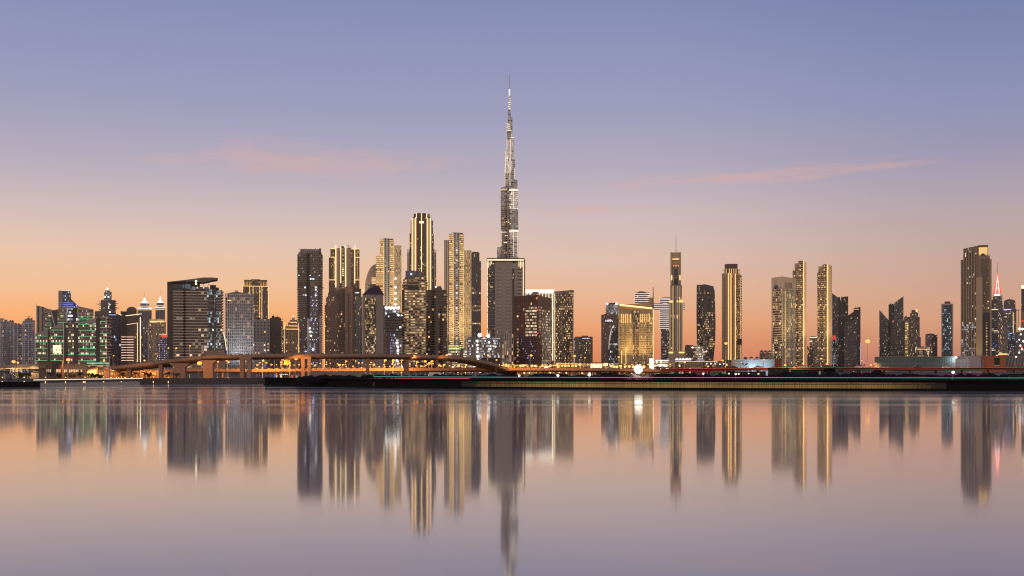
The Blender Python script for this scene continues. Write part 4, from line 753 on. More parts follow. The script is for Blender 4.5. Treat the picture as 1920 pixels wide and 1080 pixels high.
for x in (1170, 1184, 1198, 1212):            # floodlights at its foot
    q = b.V(x, -14); l = bpy.data.lights.new('floodlight', 'SPOT'); l.energy = 75000; l.color = (1, .62, .25); l.spot_size = R(60); l.spot_blend = .9; l.shadow_soft_size = .5
    o = bpy.data.objects.new('floodlight', l); COL.objects.link(o); o.parent = b.root; o.location = Vector((*q, 10))-wloc(b.root); o.rotation_euler = (Vector((*b.V(x, 2), 80))-Vector((*q, 10))).to_track_quat('-Z', 'Y').to_euler()
# ---- banded twin towers joined by a bridge
b = mk('pair of white-banded towers joined by a high bridge, half hidden behind the slim spired tower', 'tower', 2750, 1236)
wb = glow('band_glow', (1, .86, .8), .72); fFF = facade('banded_glass', (.2, .18, .18), glass=(.05, .05, .055), wx=0, wy=(.3, .9), lit=.05)
def banded(ft, yt, yb, step, name, mat=fFF):
    o = b.wall(ft, yt, yb, mat, name, wrap=True); mb = MB(); z = b.z(yb)+2; of_ = offset(ft, .9)
    while z < b.z(yt): mb.prism(of_, z+.75, z-.75); z += step
    mb.build('light_bands', wb, o); return o
banded(b.oval(1190, 1217, 24, .7), 548, None, 4.4, 'left_tower'); b.wall(b.oval(1195, 1211, 18, .7, 4), 546.6, 549, dark_concrete, 'cap'); b.beam((1198, 546, 10), (1206, 545.8, 10), .5, steel, 'roof_crane')
banded(b.oval(1237, 1257, 24, .8), 560, 617.5, 4.4, 'right_tower'); b.wall(b.oval(1239, 1256, 24, .8), 617.4, None, facade('banded_low', (.2, .19, .19), wx=.1, wy=(.15, .85), lit=.2, col=PALE, st=.8), 'right_tower_base', wrap=True)
banded(b.oval(1241, 1262, 20, .8, 2), 557.3, 561, 4.4, 'top'); banded(b.rect(1217, 1284.6, -3, 16), 570, 580, 4.4, 'bridge'); b.bx(1222, 1284, 568.6, 570, 0, 8, dark_concrete, 'bridge_deck')
# ---- slim spired tower
b = mk('slim gold-edged tower with a square crown and needle spire right of the wedge hotel', 'tower', 2350, 1267)
stn = plain('spired_stone', (.46, .36, .25), .7); fGG = facade('spired_ribs', (.36, .28, .2), glass=(.04, .036, .035), wx=.28, wy=(0, 1), lit=.05, st=1)
b.wall(b.rect(1254.5, 1280.3, 2, 26), 565, None, fGG, 'lower_wall', bay=3.2); b.wall(b.rect(1256.7, 1278.6, 3, 24), 534, 565.2, fGG, 'middle_wall', bay=3.2)
b.wall(b.rect(1257, 1260.6, 3, 22), 472.6, 534.2, stn, 'crown_pier'); b.wall(b.rect(1273.6, 1277, 3, 22), 472.6, 534.2, stn, 'crown_pier'); b.wall(b.rect(1260.6, 1273.6, 8, 12), 486, 534.2, stn, 'crown_back'); b.wall(b.rect(1260.6, 1273.6, 5, 18), 472.8, 486.2, stn, 'crown_top')
b.wall(b.rect(1261.5, 1273, 1, 20), 500.5, None, facade('spired_core', (.3, .26, .22), glass=(.04, .04, .045), wx=.3, wy=(0, 1), lit=.03), 'core_wall', bay=5); b.bx(1261.3, 1273.2, 498.3, 500.6, .5, 6, dark_concrete, 'core_cap'); b.bx(1265.8, 1268.6, 503, 520, .4, 1.4, dglass, 'slot'); b.bx(1263.5, 1271.5, 522, 534, .2, 1.4, plain('dark_cladding', (.05, .045, .042)), 'dark_panel')
for i in range(4): b.ball(1263+i*3, 498.6, .75, glow('beacon_orange', (1, .3, .12), 3), 'beacon', -.2)
b.hs(1261, 1273.4, 485.5, Lgoldw, 1.2, 1.5, 5); b.bx(1258.5, 1260.4, 516, 525, 2.0, 3.2, Lamber, 'lamp_panel'); b.bx(1274, 1275.8, 516, 525, 2.0, 3.2, Lamber, 'lamp_panel')
b.hs(1255, 1261.5, 565.2, Lamber, 3, 1.4, 2, 'lamp_panel'); b.hs(1273, 1280, 565.2, Lamber, 3, 1.4, 2, 'lamp_panel')
for x in (1256.2, 1260.5, 1263, 1270.5, 1274.5, 1279): b.vs(x, 536 if 1257 < x < 1278 else 568, None, glow('thin_gold', (1, .68, .32), .7), .5, 1.2, 2)
b.mast(1267.5, 439.5, 486, .8, steel, 'spire', 10, .4); b.wall(b.rect(1253.3, 1284, -3, 28), 658, None, stn, 'base'); b.hs(1254, 1262, 661, Lamber, 2.4, 1.2, -3, 'lamp_panel'); b.hs(1273, 1283, 661, Lamber, 2.4, 1.2, -3, 'lamp_panel')
# ---- twisted dark tower
b = mk('dark twisted tower with a curved silhouette and one glowing floor', 'office tower', 2080, 1324)
fHH = facade('twist_glass', (.075, .066, .066), glass=(.03, .03, .034), wx=.14, wy=(.2, .8), lit=.08, st=1.0, clus=1); fHH2 = facade('twist_glass_lit', (.08, .07, .062), glass=(.03, .03, .034), wx=.14, wy=(.2, .8), lit=.4, st=1.0, clus=.8)
prof = [(533.5, 1306.2, 1337.5), (545, 1306.1, 1340), (560, 1306, 1340.6), (585, 1305.8, 1341.2), (610, 1306, 1341.8), (640, 1306.4, 1341), (660, 1307.2, 1339.2), (680, 1309, 1337.2), (698, 1310, 1336.5)]
mb = MB(3, 3.6, GZ)
for i in range(len(prof)-1):
    (ya, xa0, xa1), (yb_, xb0, xb1) = prof[i], prof[i+1]; A = b.arc(xa0, xa1, 7, 26, 10); Bt = b.arc(xb0, xb1, 7, 26, 10); n = len(A)
    for j in range(n):
        k = (j+1) % n; zb_, za_ = b.z(yb_), b.z(ya); zt_ = [za_, za_]
        if i == 0: zt_ = [b.z(533.5+.25*max(0, j-4)**1.3 if j <= 10 else 538), b.z(533.5+.25*max(0, k-4)**1.3 if k <= 10 else 538)]
        u0, u1 = j*1.15, (j+1)*1.15
        mb.face([(*Bt[j], zb_), (*Bt[k], zb_), (*A[k], zt_[1]), (*A[j], zt_[0])], [(u0, zb_/3.6), (u1, zb_/3.6), (u1, zt_[1]/3.6), (u0, zt_[0]/3.6)], 0 if yb_ < 590 else 2)
A = b.arc(1306.2, 1337.5, 7, 26, 10); mb.face([(*A[j], b.z(537)) for j in range(len(A))], None, 1); mb.build('wall', [fHH, ROOF, fHH2], b.root)
b.wall(b.rect(1307.5, 1336, 3.4, 3), 607.3, 610.7, fst, 'lit_floor', bay=3, flo=5); b.beam((1319, 532.5, 8), (1329, 534.2, 8), .5, steel, 'crane_arm'); b.mast(1326.5, 533, 540, .5, steel, 'mast', 8)
b = mk('low office block of bright cream floors at the foot of the twisted tower', 'office block', 1930, 1303, 'office_block')
b.wall(b.rect(1284, 1302, 0, 24), 649, None, facade('low_dark_office', (.1, .09, .085), wx=.1, wy=(.15, .85), lit=.35, st=1)); b.wall(b.rect(1302, 1322.5, 1, 24), 648, None, facade('low_bright_office', (.24, .2, .16), wx=.1, wy=(.15, .8), lit=.75, col=PALE, st=1), 'bright_wing'); b.bx(1285, 1300, 647, 649.2, 4, 14, dark_concrete, 'plant_room')
for x, y in ((1298, 651.5), (1324.5, 659)): b.ball(x, y, 1.0, glow('pink_beacon', (1, .6, .55), 5), 'lamp', -1.5)
# ---- gold tower with brown crown
b = mk('bright gold tower with glowing full-height lines and a dark brown crown', 'apartment tower', 2280, 1371)
gst = plain('gold_stone', (.42, .31, .18), .65); gD = facade('gold_dark_glass', (.2, .15, .09), glass=(.05, .04, .03), wx=.2, wy=(.1, .9), lit=.3, col=GOLD, st=.8)
b.wall(b.rect(1353.5, 1377, 0, 26), 512.3, None, gst); b.wall(b.rect(1377, 1390, 4, 22), 515, None, gD, 'balcony_wing', slab=(4.4, .8, 1.0, gst))
b.wall(b.rect(1356.5, 1387, 4, 22), 505, 515.2, gst, 'crown_base'); b.wall(b.rect(1358.8, 1383, 2.5, 20), [495, 494.7, 496.5, 495], 512.5, facade('brown_crown', (.1, .065, .045), glass=(.06, .04, .03), wx=.3, wy=(0, 1), lit=0), 'crown', bay=4)
for x in (1357.5, 1361.5, 1367.5, 1371.5, 1376, 1380, 1385.5): b.vs(x, 503.5 if 1358 < x < 1384 else 507, 512.5, Lgold, .8, 1.6, 3)
for x, y0 in ((1366.3, 512), (1370.5, 512), (1378.6, 513)): b.vs(x, y0, None, Lgoldw, 1.0, 2.5, 1)
b.bx(1367.3, 1369.6, 516, 690, -.3, .3, plain('gold_niche', (.24, .17, .1)), 'niche'); b.bx(1358.5, 1359.6, 520, 690, -.2, .3, dglass, 'slot'); b.bx(1373, 1374, 520, 690, -.2, .3, dglass, 'slot')
b.vs(1388.2, 520, None, glow('thin_gold', (1, .68, .32), .7), .8, 1, 4); b.wall(b.rect(1383, 1391, -2, 5), 635.5, 646.5, plain('dark_screen', (.02, .02, .02), .3), 'screen'); b.wall(b.rect(1353.5, 1391, -4, 28), 675, None, plain('brown_stone', (.19, .125, .09)), 'podium')
b.bx(1363, 1380, 494, 495.3, 5, 12, steel, 'roof_rail')
# ---- beige corner tower and its slim neighbours
b = mk('beige corner tower with a plain stone top and gold-lit balcony bays', 'apartment tower', 1920, 1468)
ft = b.corner(1446.5, 1466.5, 1492.5, 40); bg_ = plain('beige_tower_stone', (.56, .45, .33), .75)
bW = facade('beige_balconies', (.27, .2, .13), glass=(.05, .045, .04), wx=.04, wy=(.25, .85), lit=.3, col=((1, .66, .28), (1, .8, .45)), st=1.0, clus=1); bWr = facade('beige_ribs', (.52, .39, .26), du=1, glass=(.035, .03, .025), wx=.24, wy=(.06, .94), lit=.2, st=.9)
b.wall(ft, [519.5, 518.3, 520.5, 520], None, bg_)
b.wall(onface(ft[0], ft[1], .14, .97, .35), 540.5, None, bW, 'balcony_bay', bay=3.6, flo=3.6, slab=(3.6, .7, .7, bg_)); b.wall(onface(ft[1], ft[2], .05, .98, .35), 540.5, None, bWr, 'ribbed_bay', bay=2.9, flo=3.4)
b.bx(1451.5, 1462, 534.5, 540.3, 8, 10, dglass, 'roof_opening'); q0 = onface(ft[1], ft[2], .2, .72, .3); b.wall(q0, 529.5, 540, facade('top_louvre', (.36, .28, .2), du=1, glass=(.07, .05, .04), wx=.25, wy=(0, 1), lit=0), 'louvre', bay=3, flo=20)
b.bx(1452, 1461.5, 534.8, 540.2, -1+6, 8, dglass, 'roof_opening'); b.vs(1473.3, 545, None, glow('thin_gold', (1, .68, .32), .7), .6, 1.0, 6); wash(b, (1452, 1480), 570, 200000, d=-50, size=60)
b = mk('slim gold-edged tower rising just behind the beige corner tower', 'apartment tower', 2160, 1500)
dB = facade('dim_balconies', (.2, .15, .1), glass=(.045, .04, .036), wx=.03, wy=(.3, .88), lit=.3, st=1.2, clus=.6); tall_st = plain('tan_tower_stone', (.56, .43, .29), .7)
b.wall(b.rect(1487, 1497, 5, 24), 505, None, dB, slab=(3.5, .6, 1, tall_st)); b.wall(b.rect(1490, 1497, 7, 20), 493, 505.2, tall_st, 'top_block'); b.wall(b.rect(1497, 1506, 1, 26), 488.8, None, dB, 'balcony_wall', slab=(3.5, .7, .8, tall_st)); b.wall(b.rect(1506, 1511.8, 0, 26), [488.3, 492, 492, 488.3], None, tall_st, 'fin_wall')
b.vs(1506.8, 489, None, Lgoldw, .9, 2.2); wash(b, (1500, 1508), 550, 190000, d=-46, size=50)
b = mk('slim gold-edged tower with a cream top block, left of the dark slanted towers', 'apartment tower', 2160, 1546)
b.wall(b.rect(1533, 1543, 4, 24), 510.5, None, dB, slab=(3.5, .6, 1, tall_st)); b.wall(b.rect(1534.3, 1543, 6, 20), 498.5, 510.7, tall_st, 'top_block'); b.wall(b.rect(1543, 1550, 1, 26), 495, None, dB, 'balcony_wall', slab=(3.5, .7, .8, tall_st)); b.wall(b.rect(1550, 1560, 0, 26), [494.5, 498.5, 498.5, 494.5], None, tall_st, 'fin_wall')
b.vs(1551.8, 495, None, Lgoldw, 1.0, 2.2); wash(b, (1548, 1556), 550, 160000, d=-46, size=50)
b = mk('low cream-topped block between the two slim gold-edged towers', 'apartment block', 2420, 1524, 'apartment_block')
b.wall(b.rect(1518, 1534, 0, 22), 632, None, fE); b.hs(1519, 1533, 632.6, Lcream, 1.4, .8); b.hs(1518, 1523, 640, Lcream, 1.4, .8); b.wall(b.rect(1513.5, 1524, -5, 4.5), 649, None, facade('amber_block', (.14, .11, .08), wx=.2, lit=.35, col=GOLD, st=1), 'front_block')
# ---- dark slanted glass towers, right of centre
fII = facade('dark_slant_glass', (.1, .09, .09), glass=(.03, .032, .04), wx=.22, wy=(.25, .75), lit=.1, col=PALE, st=.8, clus=1); fJJ = facade('black_glass_tower', (.03, .03, .034), glass=(.018, .019, .024), wx=.06, wy=(.1, .9), lit=.05, col=((1, .8, .5), (.6, .9, .85)), st=.8, clus=1)
b = mk('black glass tower with a sloping left shoulder behind the cream-topped slim tower', 'office tower', 2650, 1575)
b.wall(b.rect(1560.3, 1572, -3, 24), [549.5, 558.5, 558.5, 549.5], None, fII, bay=2.6); b.wall(b.rect(1571.5, 1590.4, 0, 28), [557, 555.8, 555.8, 557], None, fJJ, bay=3); b.ball(1580, 556.5, .9, Lred, 'beacon', -.5)
b.bx(1561, 1567, 629, 637, -4, -3.2, glow('red_sign', (1, .08, .06), .55), 'sign'); b.wall(b.rect(1560.5, 1569, -3.4, 1), 632, None, facade('speckle_low', (.06, .058, .066), wx=.2, lit=.4, col=COOL, st=.9), 'lower_glass', bay=2.4)
b = mk('dark glass tower with a steep cut top beside the very tall road lamp', 'office tower', 2380, 1598)
b.wall(b.rect(1589, 1613.4, 0, 26), [592, 575.8, 575.8, 592], None, fJJ, bay=3) ; b.wall(b.rect(1600.5, 1613.5, -.6, 20), [578, 575.5, 575.5, 578], None, fJJ, 'upper_glass'); b.hs(1601, 1610, 580, glow('dim_amber', (1, .7, .3), .6), 1, .8)
mb = MB(2.8, 3.3, GZ); ap = [(1582.7, 615), (1585.5, 603.5), (1591, 604), (1596, 603.5), (1600, 601), (1603.5, 595), (1605.5, 591), (1606.6, 600)]
for i in range(len(ap)-1): mb.prism(b.rect(ap[i][0], ap[i+1][0], -5, 10), [b.z(ap[i][1]), b.z(ap[i+1][1]), b.z(ap[i+1][1]), b.z(ap[i][1])], GZ)
mb.build('arch_front', [fII, ROOF], b.root); b.mast(1604, 573.5, 577, .4, steel, 'mast', 3)
b.vs(1613.4, 643, 690, glow('violet_strip', (.55, .5, 1), .8), .7, .8)
b = mk('dark glass blade with a diagonal cut top, left of the pair beyond the long hoarding', 'office tower', 2450, 1657)
b.wall(b.rect(1648.7, 1666, 0, 22), [580.8, 600, 600, 580.8], None, fII, bay=2.6); b.mast(1654.5, 579.5, 590, .4, steel, 'mast', 3); b.wall(b.rect(1649, 1660, -.4, 1), 652, None, facade('speckle_pale', (.06, .058, .066), wx=.2, lit=.3, col=PALE, st=.9), 'lower_glass')
b = mk('black glass tower with a slanted peak, right of the diagonal blade', 'office tower', 2560, 1681)
b.wall(b.rect(1666, 1680, 2, 28), 570.6, None, fJJ); b.wall(b.rect(1676, 1694, 0, 26), [568.5, 555.5, 555.5, 568.5], None, fII, 'slanted_wall', bay=2.6)
mb = MB(2.8, 3.3, GZ); ap = [(1667.5, 660), (1670, 625), (1673, 605), (1677, 600.5), (1696, 600.5)]
for i in range(len(ap)-1): mb.prism(b.rect(ap[i][0], ap[i+1][0], -6, 10), [b.z(ap[i][1]), b.z(ap[i+1][1]), b.z(ap[i+1][1]), b.z(ap[i][1])], GZ)
mb.build('arch_front', [fII, ROOF], b.root); b.ball(1675.5, 601, .7, Lred, 'beacon', -7)
b = mk('stepped brown tower with yellow-lit bays, right of the slanted black glass pair', 'apartment tower', 2380, 1711)
fKK = facade('stepped_flats', (.16, .125, .1), wx=.25, wy=(.1, .85), lit=.15, col=PALE, st=.8)
b.wall(b.rect(1695, 1704, 3, 20), 594, None, fKK); b.wall(b.rect(1697, 1703.4, 2, 3), 604, None, facade('yellow_bays', (.25, .2, .08), du=1, wx=.08, wy=(.15, .85), lit=.95, col=((1, .65, .18), (1, .75, .3)), st=.8, clus=.1), 'lit_bays')
b.wall(b.rect(1703, 1726.5, 0, 24), 632, None, fKK, bay=3); b.wall(b.rect(1704, 1724.5, 1, 22), 594, 632.1, fKK, 'upper_wall', bay=3); b.wall(b.rect(1706.5, 1721.5, 2, 18), 587, 594.1, fKK, 'step'); b.wall(b.rect(1709, 1720, 3, 14), 581, 587.1, fKK, 'step'); b.bx(1717, 1720, 580.5, 584, 2, 3.5, Lamber, 'crown_lamp')
b = mk('low wide block with glowing rows of rooms in front of the stepped brown tower', 'building', 2150, 1732, 'building')
b.wall(b.rect(1716, 1748, 0, 20), 651.5, None, facade('low_glow', (.15, .11, .09), wx=.12, wy=(.2, .8), lit=.5, col=((1, .65, .35), (1, .85, .6)), st=1.1)); b.hs(1720, 1743, 655, glow('warm_terrace', (1, .5, .3), .8), 1.4, .8)
b = mk('small grey twin-topped block between the stepped tower and the blue glass tower', 'office block', 2420, 1747, 'office_block')
b.wall(b.rect(1735, 1750, 0, 22), 627, None, facade('grey_grid', (.24, .2, .19), wx=.25, lit=.1)); b.wall(b.rect(1747, 1757.6, -3, 20), 628, None, fJJ, 'glass_wing'); b.bx(1737, 1752, 625.8, 628, 3, 12, dark_concrete, 'roof')
b = mk('lone blue glass slab tower with a white frame and red roof beacon', 'office tower', 2260, 1776)
fLL = facade('blue_slab_glass', (.04, .05, .06), glass=(.03, .05, .07), wx=.05, wy=(.15, .88), lit=.2, col=((.45, .75, .9), (.9, .95, 1)), st=.7, clus=1); fr = plain('white_frame', (.42, .34, .32), .6)
b.wall(b.rect(1767, 1784.5, 0, 22), 572, None, fLL, bay=3); b.wall(b.rect(1765, 1767, -1, 24), 569.5, None, fr, 'frame'); b.wall(b.rect(1784.5, 1787.3, -1, 24), 569.5, None, fr, 'frame'); b.wall(b.rect(1767, 1784.5, -1.2, 24), 569.2, 572.4, fr, 'frame'); b.bx(1771, 1782, 565, 569.5, 4, 14, plain('grey_metal', (.13, .12, .12)), 'plant_room'); b.ball(1775.5, 563, .7, Lred, 'beacon', 8); b.mast(1775.5, 562.5, 566, .3, steel, 'mast', 8, 1)
b.wall(b.rect(1767.5, 1784, -.3, 1), 585, 592, facade('blue_lit_floors', (.04, .05, .06), glass=(.03, .06, .09), wx=.06, wy=(.2, .85), lit=.8, col=((.35, .65, .85), (.6, .85, 1)), st=.5, clus=.5), 'lit_floor')
# ---- the big bronze tower at the right
b = mk('massive bronze slab tower near the right edge with a gold-lit box at its top', 'apartment tower', 2000, 1829)
bz = plain('bronze_stone', (.29, .22, .155), .65); fMM = facade('bronze_ribs', (.29, .22, .155), glass=(.03, .028, .026), wx=.16, wy=(.1, .92), lit=.07, col=((1, .8, .5), (.8, .9, 1)), st=1.0); fMMl = facade('bronze_balconies', (.15, .11, .08), glass=(.035, .03, .028), wx=.05, wy=(.3, .85), lit=.06, st=1)
b.wall(b.rect(1801.3, 1833, 0, 40), 486.5, None, fMM, bay=4.2); b.wall(b.rect(1806, 1834, 2, 36), [465.5, 460.5, 460.5, 465.5], 486.7, fMM, 'upper_wall', bay=4.2); b.wall(b.rect(1832.5, 1856, 1.5, 36), 479.5, None, bz, 'right_wall'); b.wall(b.rect(1840, 1854, .9, 2), 485, None, fMMl, 'balcony_bay', slab=(3.4, .6, .5, bz))
b.wall(b.rect(1834, 1852.5, 4, 30), 459.5, 479.7, plain('bronze_frame', (.16, .12, .08)), 'top_box'); b.bx(1835.2, 1851.5, 463.5, 478.5, 3.2, 4.2, glow('gold_louvre', (1, .62, .22), .62), 'gold_screen')
for i in range(3): b.hs(1835.2, 1851.5, 466.5+i*3.6, glow('gold_louvre_bright', (1, .7, .32), .95), .7, .4, 3.2)
mb = MB()
P8 = [(1838.5, 479.7), (1840, 476.5), (1843, 474.8), (1846, 476.5), (1848, 479.7)]
for i in range(4): mb.prism(b.rect(P8[i][0], P8[i+1][0], 2.4, 3), [b.z(P8[i][1]), b.z(P8[i+1][1]), b.z(P8[i+1][1]), b.z(P8[i][1])], b.z(479.8))
mb.build('arch', dark_concrete, b.root)
for x in (1802.5, 1807, 1812, 1816.5, 1821.5, 1827): b.vs(x, 468 if x > 1806 else 488, None, plain('bronze_pier', (.38, .29, .195), .6), 1.5, 2.2, 0, 'pier')
b.wall(b.rect(1830, 1842, -1, 4), 520, None, plain('bronze_pale', (.44, .34, .225), .6), 'stone_pier'); b.wall(b.rect(1842.5, 1856, -1.2, 3), 587, None, plain('dark_navy_wall', (.025, .027, .035), .35), 'dark_wall'); b.wall(b.rect(1848.4, 1851.4, -1.6, 1), 604, None, facade('stair_lit', (.03, .03, .03), du=1, wx=.08, wy=(.2, .75), lit=.95, col=GOLD, st=.9, clus=.05), 'stair_window', bay=6, flo=4.2); b.wall(b.rect(1855.6, 1859.4, 3, 34), 486, None, plain('bronze_pale', (.44, .34, .225)), 'side_wall')
b.wall(b.rect(1803, 1829, -.4, 1), 607, None, facade('bronze_low_lit', (.16, .12, .085), glass=(.04, .035, .03), wx=.1, wy=(.15, .85), lit=.3, col=COOL, st=.9, clus=.8), 'lower_glass', bay=3)
for x in (1833, 1838, 1857.5):
    q = b.V(x, -12); l = bpy.data.lights.new('uplight', 'SPOT'); l.energy = 15000; l.color = (1, .68, .3); l.spot_size = R(40); l.spot_blend = .9; l.shadow_soft_size = .5
    o = bpy.data.objects.new('uplight', l); COL.objects.link(o); o.parent = b.root; o.location = Vector((*q, 8))-wloc(b.root); o.rotation_euler = (Vector((*b.V(x, 0), 70))-Vector((*q, 8))).to_track_quat('-Z', 'Y').to_euler()
# ---- red spire tower and neighbours
b = mk('tower with a glowing red pyramid spire and mast, right of the massive bronze tower', 'tower', 2800, 1870)
fNN = facade('spire_flats', (.16, .14, .14), wx=.2, wy=(.15, .85), lit=.25, col=PALE, st=.9)
b.wall(b.rect(1859, 1881, 0, 30), 572, None, fNN); b.wall(b.rect(1861.5, 1879.5, 1, 28), 551, 572.1, fNN, 'upper_wall'); b.hs(1864, 1875, 552.5, Lhot, 2.6, 1, 1, 'flood_lamp')
q = b.sh(b.V(1870, 1), 9); s7 = 7.2*b.m; apex = (*q, b.z(511)); bz_ = b.z(549.5); cs_ = [(q[0]+dx_*s7*b.ca+dy_*s7*b.sa, q[1]-dx_*s7*b.sa+dy_*s7*b.ca) for dx_, dy_ in ((-1, -1), (1, -1), (1, 1), (-1, 1))]
mb = MB()
for i in range(4): mb.face([(*cs_[i], bz_), (*cs_[(i+1) % 4], bz_), apex])
mb.face([(*c_, bz_) for c_ in reversed(cs_)]); sp_ = mb.build('spire_roof', glow('red_spire_skin', (1, .22, .16), .5), b.root)
for i in range(4): MB().tube((*cs_[i], bz_), apex, .8, .5, 6).build('spire_rib', glow('red_rib', (1, .1, .06), 1.6), b.root)
wr = glow('pink_rib', (1, .72, .62), 1.5); fr_ = lambda t, k: tuple(Vector(((cs_[0][0]+(cs_[1][0]-cs_[0][0])*k), (cs_[0][1]+(cs_[1][1]-cs_[0][1])*k), bz_)).lerp(Vector(apex), t)+Vector((0, -.8, 0)))
MB().tube(fr_(.02, .28), fr_(.85, .5), .9, .6, 6).build('spire_frame', wr, b.root); MB().tube(fr_(.02, .72), fr_(.85, .5), .9, .6, 6).build('spire_frame', wr, b.root); MB().tube(fr_(.25, .36), fr_(.25, .64), .8, .8, 6).build('spire_frame', wr, b.root)
MB().tube(apex, (*q, b.z(488.5)), .7, .3, 6).build('mast', steel, b.root); b.ball(1870, 488.5, .9, Lred, 'beacon', 10)
b = mk('dark flat-topped tower with blue lit lower floors between the bronze tower and the red spire', 'office tower', 2400, 1864)
b.wall(b.rect(1859.3, 1871.2, 0, 22), 562.5, None, facade('dark_pale_bands', (.12, .11, .12), wx=0, wy=(.3, .85), lit=.2, col=PALE, st=.7)); b.hs(1859.5, 1871, 580.5, Lcream, 1, .8); b.wall(b.rect(1860, 1871, -.4, 1), 642, 650, facade('blue_floor_lit', (.03, .04, .1), wx=.15, wy=(.1, .9), lit=.8, col=((.1, .2, 1), (.3, .4, 1)), st=.8), 'blue_floor', bay=2.4)
b = mk('round-shouldered tower with a violet lit strip below its domed top', 'tower', 2560, 1893)
fOO = facade('dome_tower', (.17, .15, .15), wx=.12, wy=(.25, .8), lit=.2, col=((1, .75, .4), (.6, .7, 1)), st=.9)
b.wall(b.rect(1881, 1905.8, 0, 28), 579, None, fOO); mb = MB(3.4, 3.3, GZ)
for i in range(8):
    a0, a1 = math.pi*i/8, math.pi*(i+1)/8; xa, xb = 1893-11*math.cos(a0), 1893-11*math.cos(a1); mb.prism(b.rect(xa, xb, 2, 24), [b.z(566-5.2*math.sin(a0)), b.z(566-5.2*math.sin(a1)), b.z(566-5.2*math.sin(a1)), b.z(566-5.2*math.sin(a0))], b.z(579.1))
mb.build('dome', [facade('dome_glass', (.13, .12, .125), glass=(.06, .06, .065), wx=.2, lit=.02), plain('grey_metal', (.13, .12, .12))], b.root); b.hs(1882, 1896, 580.3, glow('violet_lamp', (.55, .4, 1), 1.6), 1.5, .8); b.mast(1892.5, 556, 562, .6, steel, 'mast', 10); b.vs(1900, 586, 625, glow('yellow_stack', (1, .75, .3), .55), 2, .6)
b.wall(b.rect(1889, 1903, -.5, 1), 612, 655, facade('blue_speckle', (.07, .07, .1), wx=.12, wy=(.2, .8), lit=.4, col=((.4, .55, 1), (.9, .95, 1)), st=.9), 'lower_glass')
b = mk('short glass block with a sloping roof in front of the domed tower', 'office block', 2250, 1880, 'office_block')
b.wall(b.rect(1871.5, 1890, 0, 20), [605, 616.5, 616.5, 605], None, facade('sloped_glass', (.2, .18, .16), glass=(.09, .085, .08), wx=.12, wy=(.1, .9), lit=.14, col=WARM, st=.7)); b.hs(1872, 1889, 664, Lamber, 1.6, 1)
b = mk('dark tower cut by the right edge of the picture with a lit white crown', 'tower', 2400, 1922)
b.wall(b.rect(1914.8, 1944, 0, 26), 541, None, facade('edge_tower', (.08, .075, .08), wx=.2, lit=.1, st=1)); b.bx(1915.3, 1944, 534.5, 541, 1, 20, Lcream, 'crown_light'); b.hs(1914.8, 1944, 602, Lred, .8, .8); b.wall(b.rect(1914.4, 1944, -.5, 1), 584, 615, plain('tan_tarp', (.32, .24, .15)), 'tarpaulin')
b = mk('floodlit unfinished block at the far right, below the dark edge tower', 'construction site', 1980, 1914, 'construction_site')
b.wall(b.rect(1905.5, 1936, 0, 22), 622, None, fN, slab=(3.6, .5, .9, concrete)); b.beam((1909.5, 580), (1909.5, 625), .5, steel, 'crane_mast'); b.beam((1901, 583, 0), (1921, 579.5, 0), .4, steel, 'crane_arm')
for x, y, r in ((1912, 616.5, 1.8), (1917.5, 617, 1.7), (1914, 627, 1.2), (1911, 637, 1.1), (1919, 640, 1.5), (1913, 648, 1.3), (1916, 655, 1.2), (1911, 661, 1.2)): b.ball(x, y, r, Lhot, 'flood_lamp', -2)
b.ball(1915.5, 651, 1.3, Lred, 'red_lamp', -2)
# ------------------------------------------------------------------ low buildings along the road
def low(label, D, x0, x1, yt, dep, mat, name='building', cat='building', extra=None):
    b = mk(label, cat, D, (x0+x1)/2, name); b.wall(b.rect(x0, x1, 0, dep), yt, None, mat, bay=3.2, flo=3.6); b.bx(x0-1, x1+1, yt-.5, yt+.3, -1, dep*.6, dark_concrete, 'roof'); return b
fs1 = facade('shop_amber', (.22, .15, .08), wx=.1, wy=(.15, .75), lit=.6, col=((1, .5, .12), (1, .75, .35)), st=1.3, clus=.6)
b = low('long amber-lit shop row at the foot of the dark red tower', 1180, 942, 1040, 683, 20, fs1)
for x in (948, 953, 976, 981, 997, 1003, 1017, 1022, 1032): b.ball(x, 685.5+(x % 3), 1.05, glow('shop_lamp', (1, .56, .17), 2), 'shop_lamp', -2)
b.bx(1020, 1030, 687, 690.5, -1, -.4, Lwhite, 'shop_sign')
b = low('amber-lit canopy hall below the speckled tower', 1150, 1043, 1084, 681.5, 22, fs1, 'pavilion', 'pavilion'); b.hs(1043, 1084, 682, Lamber, .9, 1)
for x in (1047, 1054, 1060, 1066, 1074, 1080): b.ball(x, 686+(x % 2)*1.5, 1.0, glow('shop_lamp', (1, .56, .17), 2), 'shop_lamp', -2)
b = low('bright cream showroom glowing between the canopy hall and the brown drum tower', 1120, 1086, 1142, 680, 22, fs1, 'showroom', 'showroom'); b.bx(1107.5, 1128, 682, 689.5, -1, -.3, glow('showroom_window', (1, .87, .5), 1.6), 'shop_window'); b.bx(1131, 1140, 681.5, 685.5, -1, -.3, glow('showroom_window', (1, .87, .5), 1.6), 'shop_window')
b = low('long low amber-lit podium in front of the golden wedge hotel', 1150, 1143, 1216, 684, 20, fs1, 'podium_building', 'building')
for x in (1146, 1151, 1157, 1164, 1172, 1180, 1187, 1194, 1208): b.ball(x, 686.5+(x % 3)*.8, 1.0, glow('shop_lamp', (1, .56, .17), 2), 'shop_lamp', -2)
